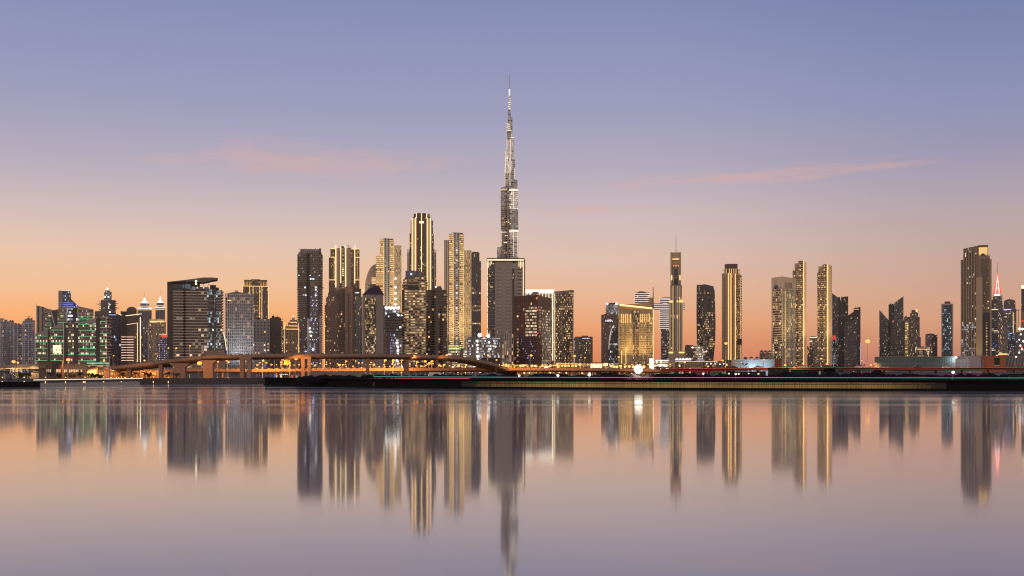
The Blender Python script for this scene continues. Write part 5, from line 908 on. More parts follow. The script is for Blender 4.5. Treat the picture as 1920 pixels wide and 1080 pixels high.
b = mk('tall brilliantly white lit advertising panel right of the wedge hotel', 'billboard', 1020, 1222, 'billboard'); b.bx(1217.8, 1225.5, 672, 693, 0, 1.2, glow('billboard_face', (1, .95, .88), 1.4), 'panel'); b.bx(1217.2, 1226, 671.4, 672, -.2, 1.4, black, 'frame'); b.mast(1221.5, 690, None, .4, black, 'post', .6, 1)
b = mk('open-fronted white-lit mall wing with a glowing screen right of the white advertising panel', 'mall', 1220, 1242, 'mall_building'); b.wall(b.rect(1226, 1256, 0, 24), 676, None, facade('mall_front', (.25, .21, .18), wx=.06, wy=(.2, .8), lit=.4, col=PALE, st=1.3)); b.bx(1233.5, 1250, 683.5, 687, -.9, -.3, Lwhite, 'screen'); b.hs(1229, 1254, 675.5, Lwhite, 1, 1); b.hs(1226, 1256, 679, Lcream, .6, 1)
b = mk('square stone gate block in front of the slim spired tower', 'building', 1180, 1260, 'building'); b.wall(b.rect(1254, 1266, 0, 16), 672, None, stn); b.wall(b.rect(1253.4, 1266.6, -.6, 17), 671, 673, bz, 'cornice')
b = mk('white-lit market hall with a bright eave line right of the stone gate block', 'market hall', 1200, 1291, 'market_hall'); b.wall(b.rect(1266, 1318, 0, 24), 676.5, None, facade('hall_front', (.16, .13, .12), wx=.1, wy=(.2, .8), lit=.18, col=PALE, st=1.0)); b.hs(1266, 1296, 674.5, Lwhite, 1.5, 1.2); b.hs(1266, 1318, 678, Lcream, .5, 1)
for x in (1269, 1275, 1281, 1287, 1293): b.ball(x, 672.8, .8, Lhot, 'lamp', 0)
b = mk('dark mall wing with a white tent peak on its roof', 'mall', 1210, 1336, 'mall_building'); b.wall(b.rect(1318, 1360, 0, 24), 677, None, facade('hall_dark', (.11, .09, .085), wx=.12, wy=(.25, .75), lit=.16, st=.9))
mb = MB(); q = b.sh(b.V(1313, 2), 6); mb.lathe(q, [(4.6, b.z(677)), (2.2, b.z(673.2)), (.3, b.z(671))], 12); mb.build('tent_roof', white, b.root); b.hs(1318, 1345, 677.5, Lcream, .5, 1)
for x in (1325, 1333, 1341, 1350, 1357): b.ball(x, 681+(x % 4), .5, Lhot, 'lamp', -1)
b = low('grey-brown service block at the foot of the bright gold tower', 1230, 1361, 1376, 677, 16, facade('service', (.16, .12, .1), wx=.2, lit=.1))
b = mk('pale blue lit site hall with a slanted left end', 'site hall', 760, 1415, 'site_hall')
b.wall([b.V(1371.5, 0), b.V(1452, 0), b.sh(b.V(1452, 0), 14), b.sh(b.V(1371.5, 0), 14)], [674.5, 674.5, 674.5, 674.5], None, plain('pale_blue_sheet', (.26, .36, .42), .6)); b.bx(1371, 1376, [674, 680, 680, 674], 694, -.4, 0, plain('tan_panel', (.3, .22, .17)), 'end_panel')
b.bx(1375, 1452, 674.1, 675, -.5, 6, plain('pale_blue_trim', (.4, .5, .55)), 'eave')
for x in (1379.5, 1408, 1414, 1424, 1438): b.ball(x, 692.5, .55, Lhot, 'work_lamp', -1.6)
q = b.V(1409, -4); l = bpy.data.lights.new('hall_light', 'POINT'); l.energy = 1500; l.color = (.75, .92, 1); l.shadow_soft_size = .5; o = bpy.data.objects.new('hall_light', l); COL.objects.link(o); o.parent = b.root; o.location = Vector((*q, 7))-wloc(b.root)
q = b.V(1432, -6); l = bpy.data.lights.new('hall_light', 'POINT'); l.energy = 1300; l.color = (.75, .92, 1); l.shadow_soft_size = .5; o = bpy.data.objects.new('hall_light', l); COL.objects.link(o); o.parent = b.root; o.location = Vector((*q, 8))-wloc(b.root)
b = mk('rust red container end beside the pale blue site hall', 'container', 750, 1459, 'container'); b.wall(b.rect(1453.5, 1464.5, 0, 12), 674.3, None, plain('rust_sheet', (.2, .06, .04), .7))
for i in range(5): b.vs(1454.5+i*2.2, 674.6, 694, plain('rust_sheet', (.2, .06, .04)), .7, .15, 0, 'rib')
b.bx(1453.3, 1464.7, 673.8, 674.5, -.2, 12, plain('rust_dark', (.12, .04, .03)), 'top_rail')
# far roofs on the horizon
for lab, x0, x1, yt in (('far dark roof with three small domes between gold tower and beige tower', 1392, 1425, 671), ('far cluster of pale lit low roofs left of the beige corner tower', 1424, 1447, 659)):
    b = mk(lab, 'building', 3000, (x0+x1)/2, 'building'); b.wall(b.rect(x0, x1, 0, 30), yt+3, None, facade('far_low', (.2, .15, .13), wx=.2, lit=.3, st=1))
    for i in range(3):
        w = (x1-x0)/3; xc = x0+w*(i+.5); b.wall(b.rect(xc-w*.3, xc+w*.3, 3, 14), yt+1+(i*2 % 3), yt+3.2, facade('far_low_top', (.2, .15, .13), wx=.2, lit=.4, st=1), 'roof_block')
        MB().lathe(b.sh(b.V(xc, 3), 6), [(5, b.z(yt+1)+(0)), (3.4, b.z(yt-1.3)), (.3, b.z(yt-2.6))], 10).build('dome', plain('far_dome', (.2, .14, .13)), b.root)
# ------------------------------------------------------------------ hoarding and billboards at the right
b = mk('long grey-green corrugated hoarding on the bank below the diagonal blade towers', 'hoarding', 700, 1715, 'hoarding')
hs_ = plain('hoarding_sheet', (.12, .165, .16), .6, .2)
b.wall(b.rect(1640, 1792, 0, .3), 669.2, 697.5, hs_, 'sheet'); 
for i in range(34): b.bx(1640.5+i*4.5, 1641.3+i*4.5, 668.8, 697.5, -.18, 0, plain('hoarding_post', (.075, .1, .1), .6), 'post')
b.bx(1640, 1792, 668.6, 669.2, -.2, .5, steel, 'top_rail'); b.bx(1640, 1792, 681, 681.5, -.25, 0, steel, 'mid_rail')
for x in (1642, 1700, 1760): b.bx(x-.4, x+.4, 667.5, 669.4, 0, .3, steel, 'bracket')
b = mk('printed billboard hoarding of pale grey towers beside the orange panel', 'billboard', 705, 1806, 'billboard')
b.wall(b.rect(1793, 1839, 0, .4), 667.5, 697.5, plain('print_mauve', (.3, .235, .25), .7), 'panel')
rr = random.Random(5)
for i in range(9): x = 1794+i*2.7; b.bx(x, x+2.2, 667.8+rr.random()*7, 693, -.15, 0, facade('print_tower_%d' % i, (.42-.03*(i % 3), .36, .36), glass=(.2, .18, .19), wx=.2, wy=(.2, .75), lit=0, gr=.6), 'printed_tower', bay=.8, flo=.8)
b.bx(1793, 1839, 690, 697, -.25, -.12, plain('print_grey', (.22, .19, .2)), 'printed_ground')
b = mk('orange billboard hoarding with a dark doorway opening', 'billboard', 703, 1862, 'billboard')
b.wall(b.rect(1839.5, 1886, 0, .4), [667, 667, 667, 667], 697.5, plain('print_orange', (.38, .115, .05), .7), 'panel'); b.bx(1864.5, 1874.5, 670.5, 684.5, -.3, 0, plain('door_dark', (.02, .03, .015)), 'doorway'); b.bx(1863.8, 1875.2, 670, 670.6, -.35, 0, plain('print_mauve', (.3, .235, .25)), 'door_frame'); b.bx(1863.8, 1875, 684.5, 686, -.35, 0, plain('print_pale', (.55, .5, .35)), 'door_sill')
b.bx(1839.5, 1845, [680, 672, 672, 680], 697, -.2, 0, plain('print_mauve', (.3, .235, .25)), 'printed_slope')
b = mk('grey billboard hoarding with slanting printed stripes at the far right', 'billboard', 707, 1906, 'billboard')
b.wall(b.rect(1886.5, 1934, 0, .4), 666.5, 697.5, plain('print_slate', (.17, .15, .15), .7), 'panel')
for i in range(8): b.beam((1888+i*5.6, 694, -.1), (1894+i*5.6, 669, -.1), .5, plain('print_tan', (.3, .25, .23)), 'printed_stripe')
# ------------------------------------------------------------------ viaducts
asph = plain('asphalt', (.05, .048, .046), .85); conc2 = plain('viaduct_concrete', (.26, .175, .125), .8, 0, .3, .2); studm = plain('parapet_stud', (.16, .13, .11), .8)
class Path:
    def __init__(s, pts): s.p = [Vector((WX(px, D), D, WZ(py, D))) for px, py, D in pts]
    def dense(s, step=9.0):
        out = []; P = [s.p[0]*2-s.p[1]]+s.p+[s.p[-1]*2-s.p[-2]]
        for i in range(1, len(P)-2):
            n = max(2, int((P[i+1]-P[i]).length/step))
            for k in range(n):
                t = k/n; a, b_, c, d = P[i-1], P[i], P[i+1], P[i+2]
                out.append(.5*((2*b_)+(c-a)*t+(2*a-5*b_+4*c-d)*t*t+(3*b_-a-3*c+d)*t**3))
        return out+[s.p[-1]]
def sweep(mb, pts, section, mi=0):
    """section: closed list of (sideways, up); sideways is away from the water"""
    rings = []
    for i, q in enumerate(pts):
        t = (pts[min(i+1, len(pts)-1)]-pts[max(i-1, 0)]); t.z = 0; t.normalize(); s_ = Vector((-t.y, t.x, 0)); rings.append([q+s_*a+Vector((0, 0, c)) for a, c in section])
    n = len(section)
    for i in range(len(rings)-1):
        for j in range(n): k = (j+1) % n; mb.face([rings[i][j], rings[i+1][j], rings[i+1][k], rings[i][k]][::-1], [(i, j), (i+1, j), (i+1, j+1), (i, j+1)][::-1], mi)
    mb.face(rings[0], None, mi); mb.face(rings[-1][::-1], None, mi)
def viaduct(label, pts, width, depth, name='viaduct'):
    P = Path(pts).dense(); root = empty(name, (P[0].x, P[0].y, GZ), label, 'viaduct')
    mb = MB(); sweep(mb, P, [(0, -1.0), (.8, -1.0-depth*.55), (3, -1.0-depth), (width-3, -1.0-depth), (width-.8, -1.0-depth*.55), (width, -1.0)]); mb.build('girder', conc2, root)
    mb = MB(); sweep(mb, P, [(-.25, -1.35), (-.25, .0), (.1, .0), (.1, -1.35)]); PB = mb; mb = MB(); sweep(mb, P, [(width-.1, -1.2), (width-.1, .0), (width+.25, .0), (width+.25, -1.2)]); mb.build('parapet', conc2, root)
    mb = MB(); sweep(mb, P, [(.4, -.99), (width-.4, -.99), (width-.4, -.9), (.4, -.9)]); mb.build('road_surface', asph, root)
    mb = PB
    for i in range(len(P)-1):
        d = P[i+1]-P[i]; n = max(1, int(d.length/3.0)); a = math.atan2(d.y, d.x)
        for k in range(n):
            q = P[i]+d*(k/n); nrm = Vector((-math.sin(a), math.cos(a), 0)); q2 = q-nrm*.05; mb.box((q2.x, q2.y, q2.z+.2), (1.5, .3, .42), a, 1)
    mb.build('parapet', [conc2, studm], root); return root, P
VU, PU = viaduct('upper concrete viaduct curving across the left half of the shore on tall piers', [(185, 689.5, 640), (215, 686.4, 630), (244, 683.7, 622), (287, 678.6, 611), (317, 674.3, 604), (346, 671, 599), (390, 667, 595), (450, 664.8, 597), (560, 663.4, 606), (690, 663.6, 622), (770, 665, 640), (830, 666.5, 655), (862, 668.5, 664), (890, 672.5, 673), (915, 678.5, 682), (945, 687, 696), (972, 695, 712)], 11, 1.5)
VL, PL_ = viaduct('lower concrete flyover lit orange behind the tall piers', [(120, 690.5, 700), (240, 691, 690), (380, 691.5, 680), (480, 692, 672), (600, 691, 672), (760, 690.5, 680), (900, 690, 695), (1040, 690, 705), (1160, 691, 715), (1260, 693, 735)], 13, 1.2)
def pier(x0, x1, yt, D, lab, cat='pier', flare=0, parent=VU):
    a, c = WX(x0, D), WX(x1, D); z = WZ(yt, D); mb = MB(); w = c-a
    f = lambda e, d: [(a-e, D+4), (c+e, D+4), (c+e, D+4+d), (a-e, D+4+d)]
    if flare:
        mb.prism(f(0, 3.2), z-1.6, .2); n = 5
        for i in range(n): e0 = flare*(i+1)/n; mb.prism(f(e0, 3.2+e0), z-1.6+1.7*(i+1)/n, z-1.6+1.7*i/n-.01)
    else: mb.prism(f(0, 2.2), z, .2 if D < 570 else GZ-.5)
    return mb.build('pier', conc2, parent)
for x0, x1, yt, D, fl in ((322, 343, 681.5, 600, 2.2), (377, 395, 675.5, 590, 1.5), (446, 454, 672, 595, 0), (459.5, 467, 672, 595, 0), (562, 568.5, 671, 608, 0), (574, 580, 671, 608, 0), (684, 689.5, 672.5, 622, 0), (756, 765, 676, 640, 0), (293, 300, 684, 607, 0), (233, 241, 692, 626, 0)): pier(x0, x1, yt, D-4, '', flare=fl)
for x0, x1, y, D in ((445.5, 467.5, 672.5, 591), (561, 581, 671.5, 604)):
    mb = MB(); mb.box(((WX(x0, D)+WX(x1, D))/2, D+5.2, WZ(y, D)+.2), (WX(x1, D)-WX(x0, D), 3, 1.2)); mb.build('cap_beam', conc2, VU)
for i in range(0, len(PL_)-2, 3):
    q = PL_[i]
    for d in (2, 10):
        mb = MB(); mb.tube((q.x, q.y+d, q.z-2), (q.x, q.y+d, GZ-.5), .55, .55, 8); mb.build('pier', conc2, VL)
# ------------------------------------------------------------------ street lamps
headm = plain('lamp_housing', (.12, .12, .12), .5)
def street_lamp(px, py, D, r, label, energy=0, z0=None, mat=None, col=(1, .36, .06), group='orange street lamps', double=False, name='street_lamp'):
    x, z = WX(px, D), WZ(py, D); r *= 1.2; z0 = GZ if z0 is None else z0; h = z-z0
    root = empty(name, (x, D, z0), label, 'street lamp', group)
    MB().tube((x-.3, D, z0), (x-.3, D, z+.25), .16, .09, 8).tube((x-.3, D, z0), (x-.3, D, z0+.5), .28, .24, 8).build('pole', steel, root)
    MB().tube((x-.3, D, z+.25), (x, D, z+.45), .07, .06, 6).build('arm', steel, root)
    hd = MB().box((x, D, z+.38+r*.3), (.7+r*.4, .5+r*.4, .16)).build('lamp_head', headm, root)
    mb = MB(); n = 12; m_ = 6; mb.lathe((x, D), [(r*math.sin(math.pi*i/m_)+1e-3, z-r*.75*math.cos(math.pi*i/m_)) for i in range(m_+1)], n); mb.build('bulb', mat or Lorange, root)
    if energy:
        energy *= .45 if D <= 612 else 1.25
        l = bpy.data.lights.new('lamp_light', 'SPOT'); l.energy = energy; l.color = col; l.shadow_soft_size = .6; l.spot_size = R(150); l.spot_blend = .3
        o = bpy.data.objects.new('lamp_light', l); COL.objects.link(o); o.parent = root; o.location = (0, .5, h-.9); o.rotation_euler = (R(48), 0, 0)
    return root
E = 15000
for a in (
 (25.5, 678, 640, .8, 'large orange street lamp before the pale apartment blocks at the far left', E), (33.5, 680, 650, .45, 'small orange street lamp just right of the large one at the far left', 0),
 (128, 674.5, 560, .75, 'orange street lamp glowing in front of the square lit sign offices', E), (195, 676.5, 600, .42, 'orange street lamp at the right end of the green-lit office block', E),
 (213, 667, 700, .3, 'small orange street lamp in front of the dark blue block', 0), (271, 676, 640, .42, 'orange street lamp on the viaduct ramp below the beige block', E*.5),
 (316, 652.5, 680, .35, 'orange street lamp high against the left end of the flying-roof block', 0), (330.5, 653, 605, .4, 'orange street lamp on a viaduct pole before the flying-roof block', 0), (356.5, 648.5, 690, .38, 'orange street lamp highest before the middle of the flying-roof block', 0),
 (374, 681, 575, .95, 'starry bright orange street lamp between the two broad flared piers', E*1.5), (408.5, 678, 640, .5, 'orange street lamp just right of the second flared pier', E), (425, 676, 640, .5, 'left of the two close orange street lamps at the foot of the white grid block', E), (428.5, 679, 660, .45, 'right of the two close orange street lamps at the foot of the white grid block', 0),
 (469, 678, 650, .55, 'orange street lamp beside the first twin pier', E), (493.5, 676, 660, .45, 'orange street lamp below the plain grey block', E), (516, 673, 700, .3, 'faint orange street lamp below the small-domed dark block', 0), (527.5, 679.5, 650, .55, 'orange street lamp beside the yellow road sign', E), (555, 673, 600, .6, 'orange street lamp close left of the second twin pier', E), (583, 682, 640, .5, 'orange street lamp close right of the second twin pier', E),
 (636.5, 684.5, 640, .65, 'orange street lamp low under the dark brown stepped tower', E), (649, 677.5, 660, .45, 'orange street lamp just under the viaduct below the grey glass tower', E*.6), (696, 679.5, 650, .4, 'orange street lamp below the gabled tower', E), (722.5, 675.5, 660, .6, 'first of three orange street lamps under the viaduct below the floodlit construction block', E), (738, 674.8, 665, .6, 'middle of three orange street lamps under the viaduct below the floodlit construction block', E), (754, 674.4, 665, .6, 'last of three orange street lamps under the viaduct below the floodlit construction block', E),
 (777, 667, 640, .4, 'orange street lamp above the viaduct parapet before the wavy gold tower', E*.08), (782.5, 679, 700, .5, 'orange street lamp behind the viaduct below the wavy gold tower', E), (797.5, 677.5, 690, .6, 'orange street lamp in the close trio below the dark curved tower, its left one', E), (805, 681.5, 700, .6, 'orange street lamp in the close trio below the dark curved tower, its lowest one', 0), (810.5, 677.5, 700, .55, 'orange street lamp in the close trio below the dark curved tower, its right one', 0),
 (824, 685, 720, .55, 'low orange street lamp right of the close trio, left of a pair', E), (832.5, 684.5, 720, .55, 'low orange street lamp right of the close trio, right of a pair', 0), (837.5, 666, 650, .5, 'tall orange street lamp on the viaduct before the left edge of the second golden tower', E*.08), (860, 685, 730, .6, 'low orange street lamp below the golden tower podium', E), (874, 684.5, 735, .5, 'low orange street lamp at the left foot of the white-lit construction frame', E), 
 (915, 666, 720, .5, 'orange street lamp standing before the white-lit construction frame', E*.5), (931, 675, 690, .4, 'orange street lamp where the viaduct ramp comes down', E), (952.5, 685, 740, .6, 'orange street lamp at the foot of the great grey slab tower', E), (965, 686, 745, .45, 'small orange street lamp at the left corner of the dark red tower', 0),
 (996, 666.5, 690, .6, 'tall orange street lamp in front of the dark red tower', E*.6), (1077.5, 667.5, 690, .6, 'tall orange street lamp in front of the speckled tower corner', E*.6), (1097, 671, 720, .35, 'orange street lamp in front of the small square block', E*.6), (1160, 669.5, 720, .5, 'orange street lamp at the left edge of the golden wedge hotel', E*.6),
 (1257.5, 687, 700, .4, 'low orange street lamp before the stone gate block', E), (1284.5, 679, 700, .35, 'pale street lamp before the white-lit market hall', 0), (1327.5, 687, 680, .45, 'low orange street lamp before the dark mall wing', E), (1355, 676, 640, .45, 'pale tall street lamp before the foot of the bright gold tower', 0), (1361.3, 644, 700, .75, 'tallest orange street lamp, set against the bright gold tower', E*.5), (1390, 679.5, 640, .25, 'small street lamp in front of the pale blue site hall', 0), (1432.5, 674.5, 640, .4, 'street lamp on a pale pole before the right end of the site hall', 0),
 (1472, 684.5, 600, .5, 'low orange street lamp at the left foot of the beige corner tower', E*.6), (1489, 689, 600, .4, 'lowest orange street lamp between beige tower and its slim neighbour', E*.6), (1540, 672.5, 640, .45, 'orange street lamp before the cream-topped slim tower', 0), (1551, 684, 640, .5, 'orange street lamp at the foot of the cream-topped slim tower', E*.6),
 (1627, 640, 720, 1.15, 'very tall bright orange road lamp alone against the pink sky', E), (1616, 676, 760, .3, 'faint orange street lamp right of the steep-cut glass tower', 0), (1633, 684.5, 700, .5, 'low orange street lamp right below the very tall road lamp', E*.6)):
    street_lamp(*a)
street_lamp(1792.5, 670, 690, .55, 'white street lamp at the joint between hoarding and printed billboard', 1500, None, Lhot, (.9, .95, 1)); street_lamp(1905, 669, 640, .35, 'pale street lamp on a pole before the striped billboard', 800, None, glow('pale_lamp', (1, .85, .6), 6), (1, .85, .6))
# two colour-neutral masts
b = mk('plain tall grey mast standing on the promenade before the right end of the green-lit offices', 'mast', 560, 205, 'mast'); b.mast(205.3, 669, None, .3, plain('mast_grey', (.4, .36, .33), .6), 'pole', 0, .7); b.bx(203.8, 206.8, 668, 669.2, -.5, .5, steel, 'mast_head')
# ------------------------------------------------------------------ floodlights on the right bank
def floodlight(px, py, D, r, label, energy, n=1):
    x, z = WX(px, D), WZ(py, D); zb = 2.4; root = empty('floodlight', (x, D, zb), label, 'floodlight', 'floodlights on the dark bank')
    MB().tube((x, D+.5, zb), (x, D+.5, z+r*.6), .12, .1, 8).build('post', black, root); MB().tube((x-r*1.1, D+.45, z), (x+r*1.1, D+.45, z), .1, .1, 6).build('crossbar', black, root)
    spots = [(0, 0)]+[(.7*math.cos(k*math.pi/5), .7*math.sin(k*math.pi/5)) for k in range(10)] if n > 2 else [(0, 0)]
    if 1:
        for i, j in spots:
            cx_, cz_ = x+i*r, z+j*r; rr_ = r*((.5 if i == j == 0 else .26) if n > 2 else .9)
            mb = MB(); mb.tube((cx_, D+.35, cz_), (cx_, D, cz_), rr_*.7, rr_, 12); mb.build('lamp_housing', black, root)
            mb = MB(); mb.tube((cx_, D-.02, cz_), (cx_, D-.22, cz_), rr_, rr_*.8, 12); mb.build('lens', Lflood, root)
    l = bpy.data.lights.new('flood_light', 'SPOT'); l.energy = energy; l.color = (1, .93, .75); l.shadow_soft_size = .8; l.spot_size = R(130)
    o = bpy.data.objects.new('flood_light', l); COL.objects.link(o); o.parent = root; o.location = (0, -1.6, z-zb)
Lflood = glow('flood_lens', (1, .93, .76), 3)
floodlight(1197, 692, 470, 1.75, 'huge dazzling floodlight bank on the dark bank below the wedge hotel', 7000, 3); floodlight(1046, 704, 440, .5, 'left of two small white floodlights low on the dark bank', 900, 2); floodlight(1105, 702.5, 445, .62, 'right of two small white floodlights low on the dark bank', 1200, 2); floodlight(1318.5, 701, 450, .35, 'tiny white floodlight on the bank below the dark mall wing', 250); floodlight(1379.5, 701.2, 450, .35, 'tiny white floodlight left of the site hall row of windows', 250); floodlight(1787, 698.3, 440, .55, 'white floodlight on the bank below the hoarding joint', 700); floodlight(973.5, 704.5, 450, .4, 'tiny white floodlight far left on the dark bank', 250)

rg = random.Random(31)
for i in range(48):       # the many small lamps of the streets between the flyovers and the tower feet
    px = 470+i*10; px += rg.uniform(-3, 3); py = rg.choice((681, 684, 686, 687.5))+rg.uniform(-1, 1)
    street_lamp(px, py, 800+rg.uniform(0, 120), rg.uniform(.35, .6), 'small orange lamp in the crowd of lights at the tower feet behind the flyovers', 0, None, None, group='small orange lamps at the tower feet')
rg = random.Random(32)
for i in range(48):
    px = 945+i*6.6+rg.uniform(-3, 3); py = rg.choice((683.5, 685.5, 687, 688.5))+rg.uniform(-.8, .8)
    street_lamp(px, py, 780+rg.uniform(0, 120), rg.uniform(.3, .55), 'small orange lamp along the shop fronts right of centre', 0, None, None, group='small orange lamps along the shop fronts')
# ------------------------------------------------------------------ right bank: quay wall and rail with boat-trail glow, mounds
def pxpt(px, D, z): return Vector((WX(px, D), D, z))
def along(pts, n):
    L = [0]
    for a, c in zip(pts, pts[1:]): L.append(L[-1]+(c-a).length)
    out = []
    for i in range(n+1):
        t = L[-1]*i/n; k = max(j for j in range(len(pts)-1) if L[j] <= t+1e-6); out.append(pts[k].lerp(pts[k+1], (t-L[k])/max(1e-6, L[k+1]-L[k])))
    return out
RB = [(497, 502.5), (560, 479.5), (700, 436.5), (830, 418.5), (960, 406.5), (1200, 390.5), (1440, 378.5), (1700, 370.5), (1920, 364.5), (2300, 355)]
rbp = [pxpt(px, D, 0) for px, D in RB]
dq = along(rbp, 60)
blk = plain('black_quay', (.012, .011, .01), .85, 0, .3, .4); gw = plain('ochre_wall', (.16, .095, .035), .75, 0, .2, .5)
q0 = empty('quay_wall', tuple(dq[0]), 'long dark quay wall with added gold glow as a boat trail along the right bank', 'quay wall')
mb = MB(); sweep(mb, [p_+Vector((0, 0, 3.15)) for p_ in dq], [(-1.1, -.35), (-1.1, 0), (2.5, 0), (2.5, -3.4), (-.0, -3.4), (-.0, -.35)]); mb.build('coping', blk, q0)
mb = MB(); sweep(mb, [p_+Vector((0, 0, .55)) for p_ in dq], [(-.6, -1.2), (-.6, 0), (.2, 0), (.2, -1.2)]); mb.build('plinth', blk, q0)
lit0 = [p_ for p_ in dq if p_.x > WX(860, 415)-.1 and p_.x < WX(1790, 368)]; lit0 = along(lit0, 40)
lit0 = along(lit0, 110); NL = 7; gl_ = [glow('boat_trail_glow_%d' % i, (1, .57, .15), .004+.042*i) for i in range(NL)]; [m_.node_tree.nodes['Principled BSDF'].inputs['Base Color'].__setattr__('default_value', (.02, .015, .008, 1)) for m_ in gl_]; rg = random.Random(6); mb = MB()  # gold light trail of a boat put into graded glowing panels
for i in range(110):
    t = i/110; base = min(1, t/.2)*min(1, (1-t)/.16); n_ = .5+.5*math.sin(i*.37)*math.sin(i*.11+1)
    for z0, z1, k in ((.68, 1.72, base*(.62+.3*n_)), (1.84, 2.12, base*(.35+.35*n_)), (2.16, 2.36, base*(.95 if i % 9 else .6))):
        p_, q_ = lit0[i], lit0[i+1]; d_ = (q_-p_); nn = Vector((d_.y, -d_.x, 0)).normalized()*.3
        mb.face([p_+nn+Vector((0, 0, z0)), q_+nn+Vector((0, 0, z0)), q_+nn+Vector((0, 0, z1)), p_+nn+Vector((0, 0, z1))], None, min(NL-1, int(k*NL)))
mb.build('boat_trail_panels', gl_, q0); mb = MB(); sweep(mb, [p_+Vector((0, 0, 2.4)) for p_ in lit0], [(-.28, -1.8), (-.28, 0), (.1, 0), (.1, -1.8)]); mb.build('panel_backing', blk, q0)
mb = MB(); slat = along(lit0, 300)
for p_ in slat: mb.box((p_.x+rg.uniform(-.15, .15), p_.y-.42, 1.5), (rg.uniform(.04, .11), .1, 1.75))
mb.build('slats', plain('dark_slat', (.03, .02, .012), .8), q0)  # slats added in front of the boat-trail glow
rl = along([p_+Vector((0, .9, 3.15)) for p_ in rbp if p_.x >= WX(640, 455)], 90)
rr0 = empty('teal_trail_rail', tuple(rl[0]), 'added thin railing glowing teal as a boat light trail along the dark quay', 'railing')
mb = MB(); sweep(mb, [p_+Vector((0, 0, .62)) for p_ in rl], [(-.05, -.06), (-.05, .05), (.05, .05), (.05, -.06)]); mb.build('rail', glow('teal_trail_glow', (.18, .75, .6), .62), rr0)  # teal glow added in place of a boat's light trail
mb = MB()
for p_ in along(rl, 180): mb.tube((p_.x, p_.y+.06, 3.1), (p_.x, p_.y+.06, 3.72), .035, .035, 5)
mb.build('balusters', black, rr0)
rd = along([pxpt(655, 470, 0), pxpt(760, 458, 0), pxpt(880, 452, 0)], 20)
r2 = empty('trail_barrier', tuple(rd[0]), 'low barrier with an added red glow for light trails, left on the dark bank', 'barrier')
mb = MB(); sweep(mb, [p_+Vector((0, 0, 3.15)) for p_ in rd], [(0, -1), (0, .0), (.3, .0), (.3, -1)]); mb.build('barrier', blk, r2); mb = MB(); sweep(mb, [p_+Vector((0, -.08, 3.1)) for p_ in rd], [(-.05, -.1), (-.05, .08), (.05, .08), (.05, -.1)]); mb.build('light_line', glow('red_trail_glow', (1, .12, .16), .6), r2)  # red glow added on the barrier in place of light trails
# the bank itself rises behind the quay in uneven dark heaps
def ridge(name, label, x0, x1, D, base, hs, seed, kind=None):
    rg = random.Random(seed); n = max(14, int((x1-x0)/5)); mb = MB(); cols = []
    for i in range(n+1):
        t = i/n; px = x0+(x1-x0)*t; w = math.sin(math.pi*min(1, max(0, t)))**.35 if 0 < t < 1 else 0
        h = base+hs*w*(.55+.45*math.sin(i*.5+seed)*math.sin(i*.21+seed*2))+.22*math.sin(i*2.3+seed)+.18*math.sin(i*5.1)+rg.uniform(-.15, .15)
        cols.append([(WX(px, D)-0, D-9+rg.uniform(-1, 1), GZ-.2), (WX(px, D), D-4+rg.uniform(-.8, .8), GZ+(h-GZ)*.72), (WX(px, D), D+rg.uniform(-.6, .6), h), (WX(px, D), D+5, GZ+(h-GZ)*.6), (WX(px, D), D+10, GZ-.2)])
    for i in range(n):
        for j in range(4): mb.face([cols[i][j], cols[i+1][j], cols[i+1][j+1], cols[i][j+1]], None, 0, True)
    o = mb.build(name, mound_m, None, (WX((x0+x1)/2, D), D, GZ)); return tag(o, label, 'earth bank', kind='structure')
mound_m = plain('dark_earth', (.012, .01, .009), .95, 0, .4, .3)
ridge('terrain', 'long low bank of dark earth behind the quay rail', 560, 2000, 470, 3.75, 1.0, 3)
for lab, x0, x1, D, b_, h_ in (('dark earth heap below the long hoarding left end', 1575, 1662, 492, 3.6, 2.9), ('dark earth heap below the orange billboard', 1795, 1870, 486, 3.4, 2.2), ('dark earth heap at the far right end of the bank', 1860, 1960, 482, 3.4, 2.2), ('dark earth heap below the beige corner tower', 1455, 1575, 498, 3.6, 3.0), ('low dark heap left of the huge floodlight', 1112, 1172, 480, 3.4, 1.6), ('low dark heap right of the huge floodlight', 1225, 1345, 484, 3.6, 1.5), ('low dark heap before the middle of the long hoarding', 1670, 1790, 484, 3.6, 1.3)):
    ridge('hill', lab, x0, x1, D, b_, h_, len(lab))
def shed(px0, px1, yt, D, lab, name='shed', cat='shed', win=0, mat=None):
    b = mk(lab, cat, D, (px0+px1)/2, name); m_ = mat or plain('dark_shed', (.02, .017, .016), .7)
    b.wall(b.rect(px0, px1, 0, 4), yt, None, m_); b.bx(px0-.8, px1+.8, yt-.7, yt+.2, -.4, 4.5, plain('shed_roof', (.012, .011, .011), .9), 'roof'); w = px1-px0
    for i in range(max(2, int(w/9))): x = px0+(i+.5)*w/max(2, int(w/9)); b.bx(x-1.4, x+1.4, yt+2.5, yt+5.2, -.08, .02, (Lcream if win and i % 2 == 0 else dglass), 'window')
    b.bx(px0+.8, px0+3.2, yt+2.2, yt+10, -.1, .02, black, 'door'); return b
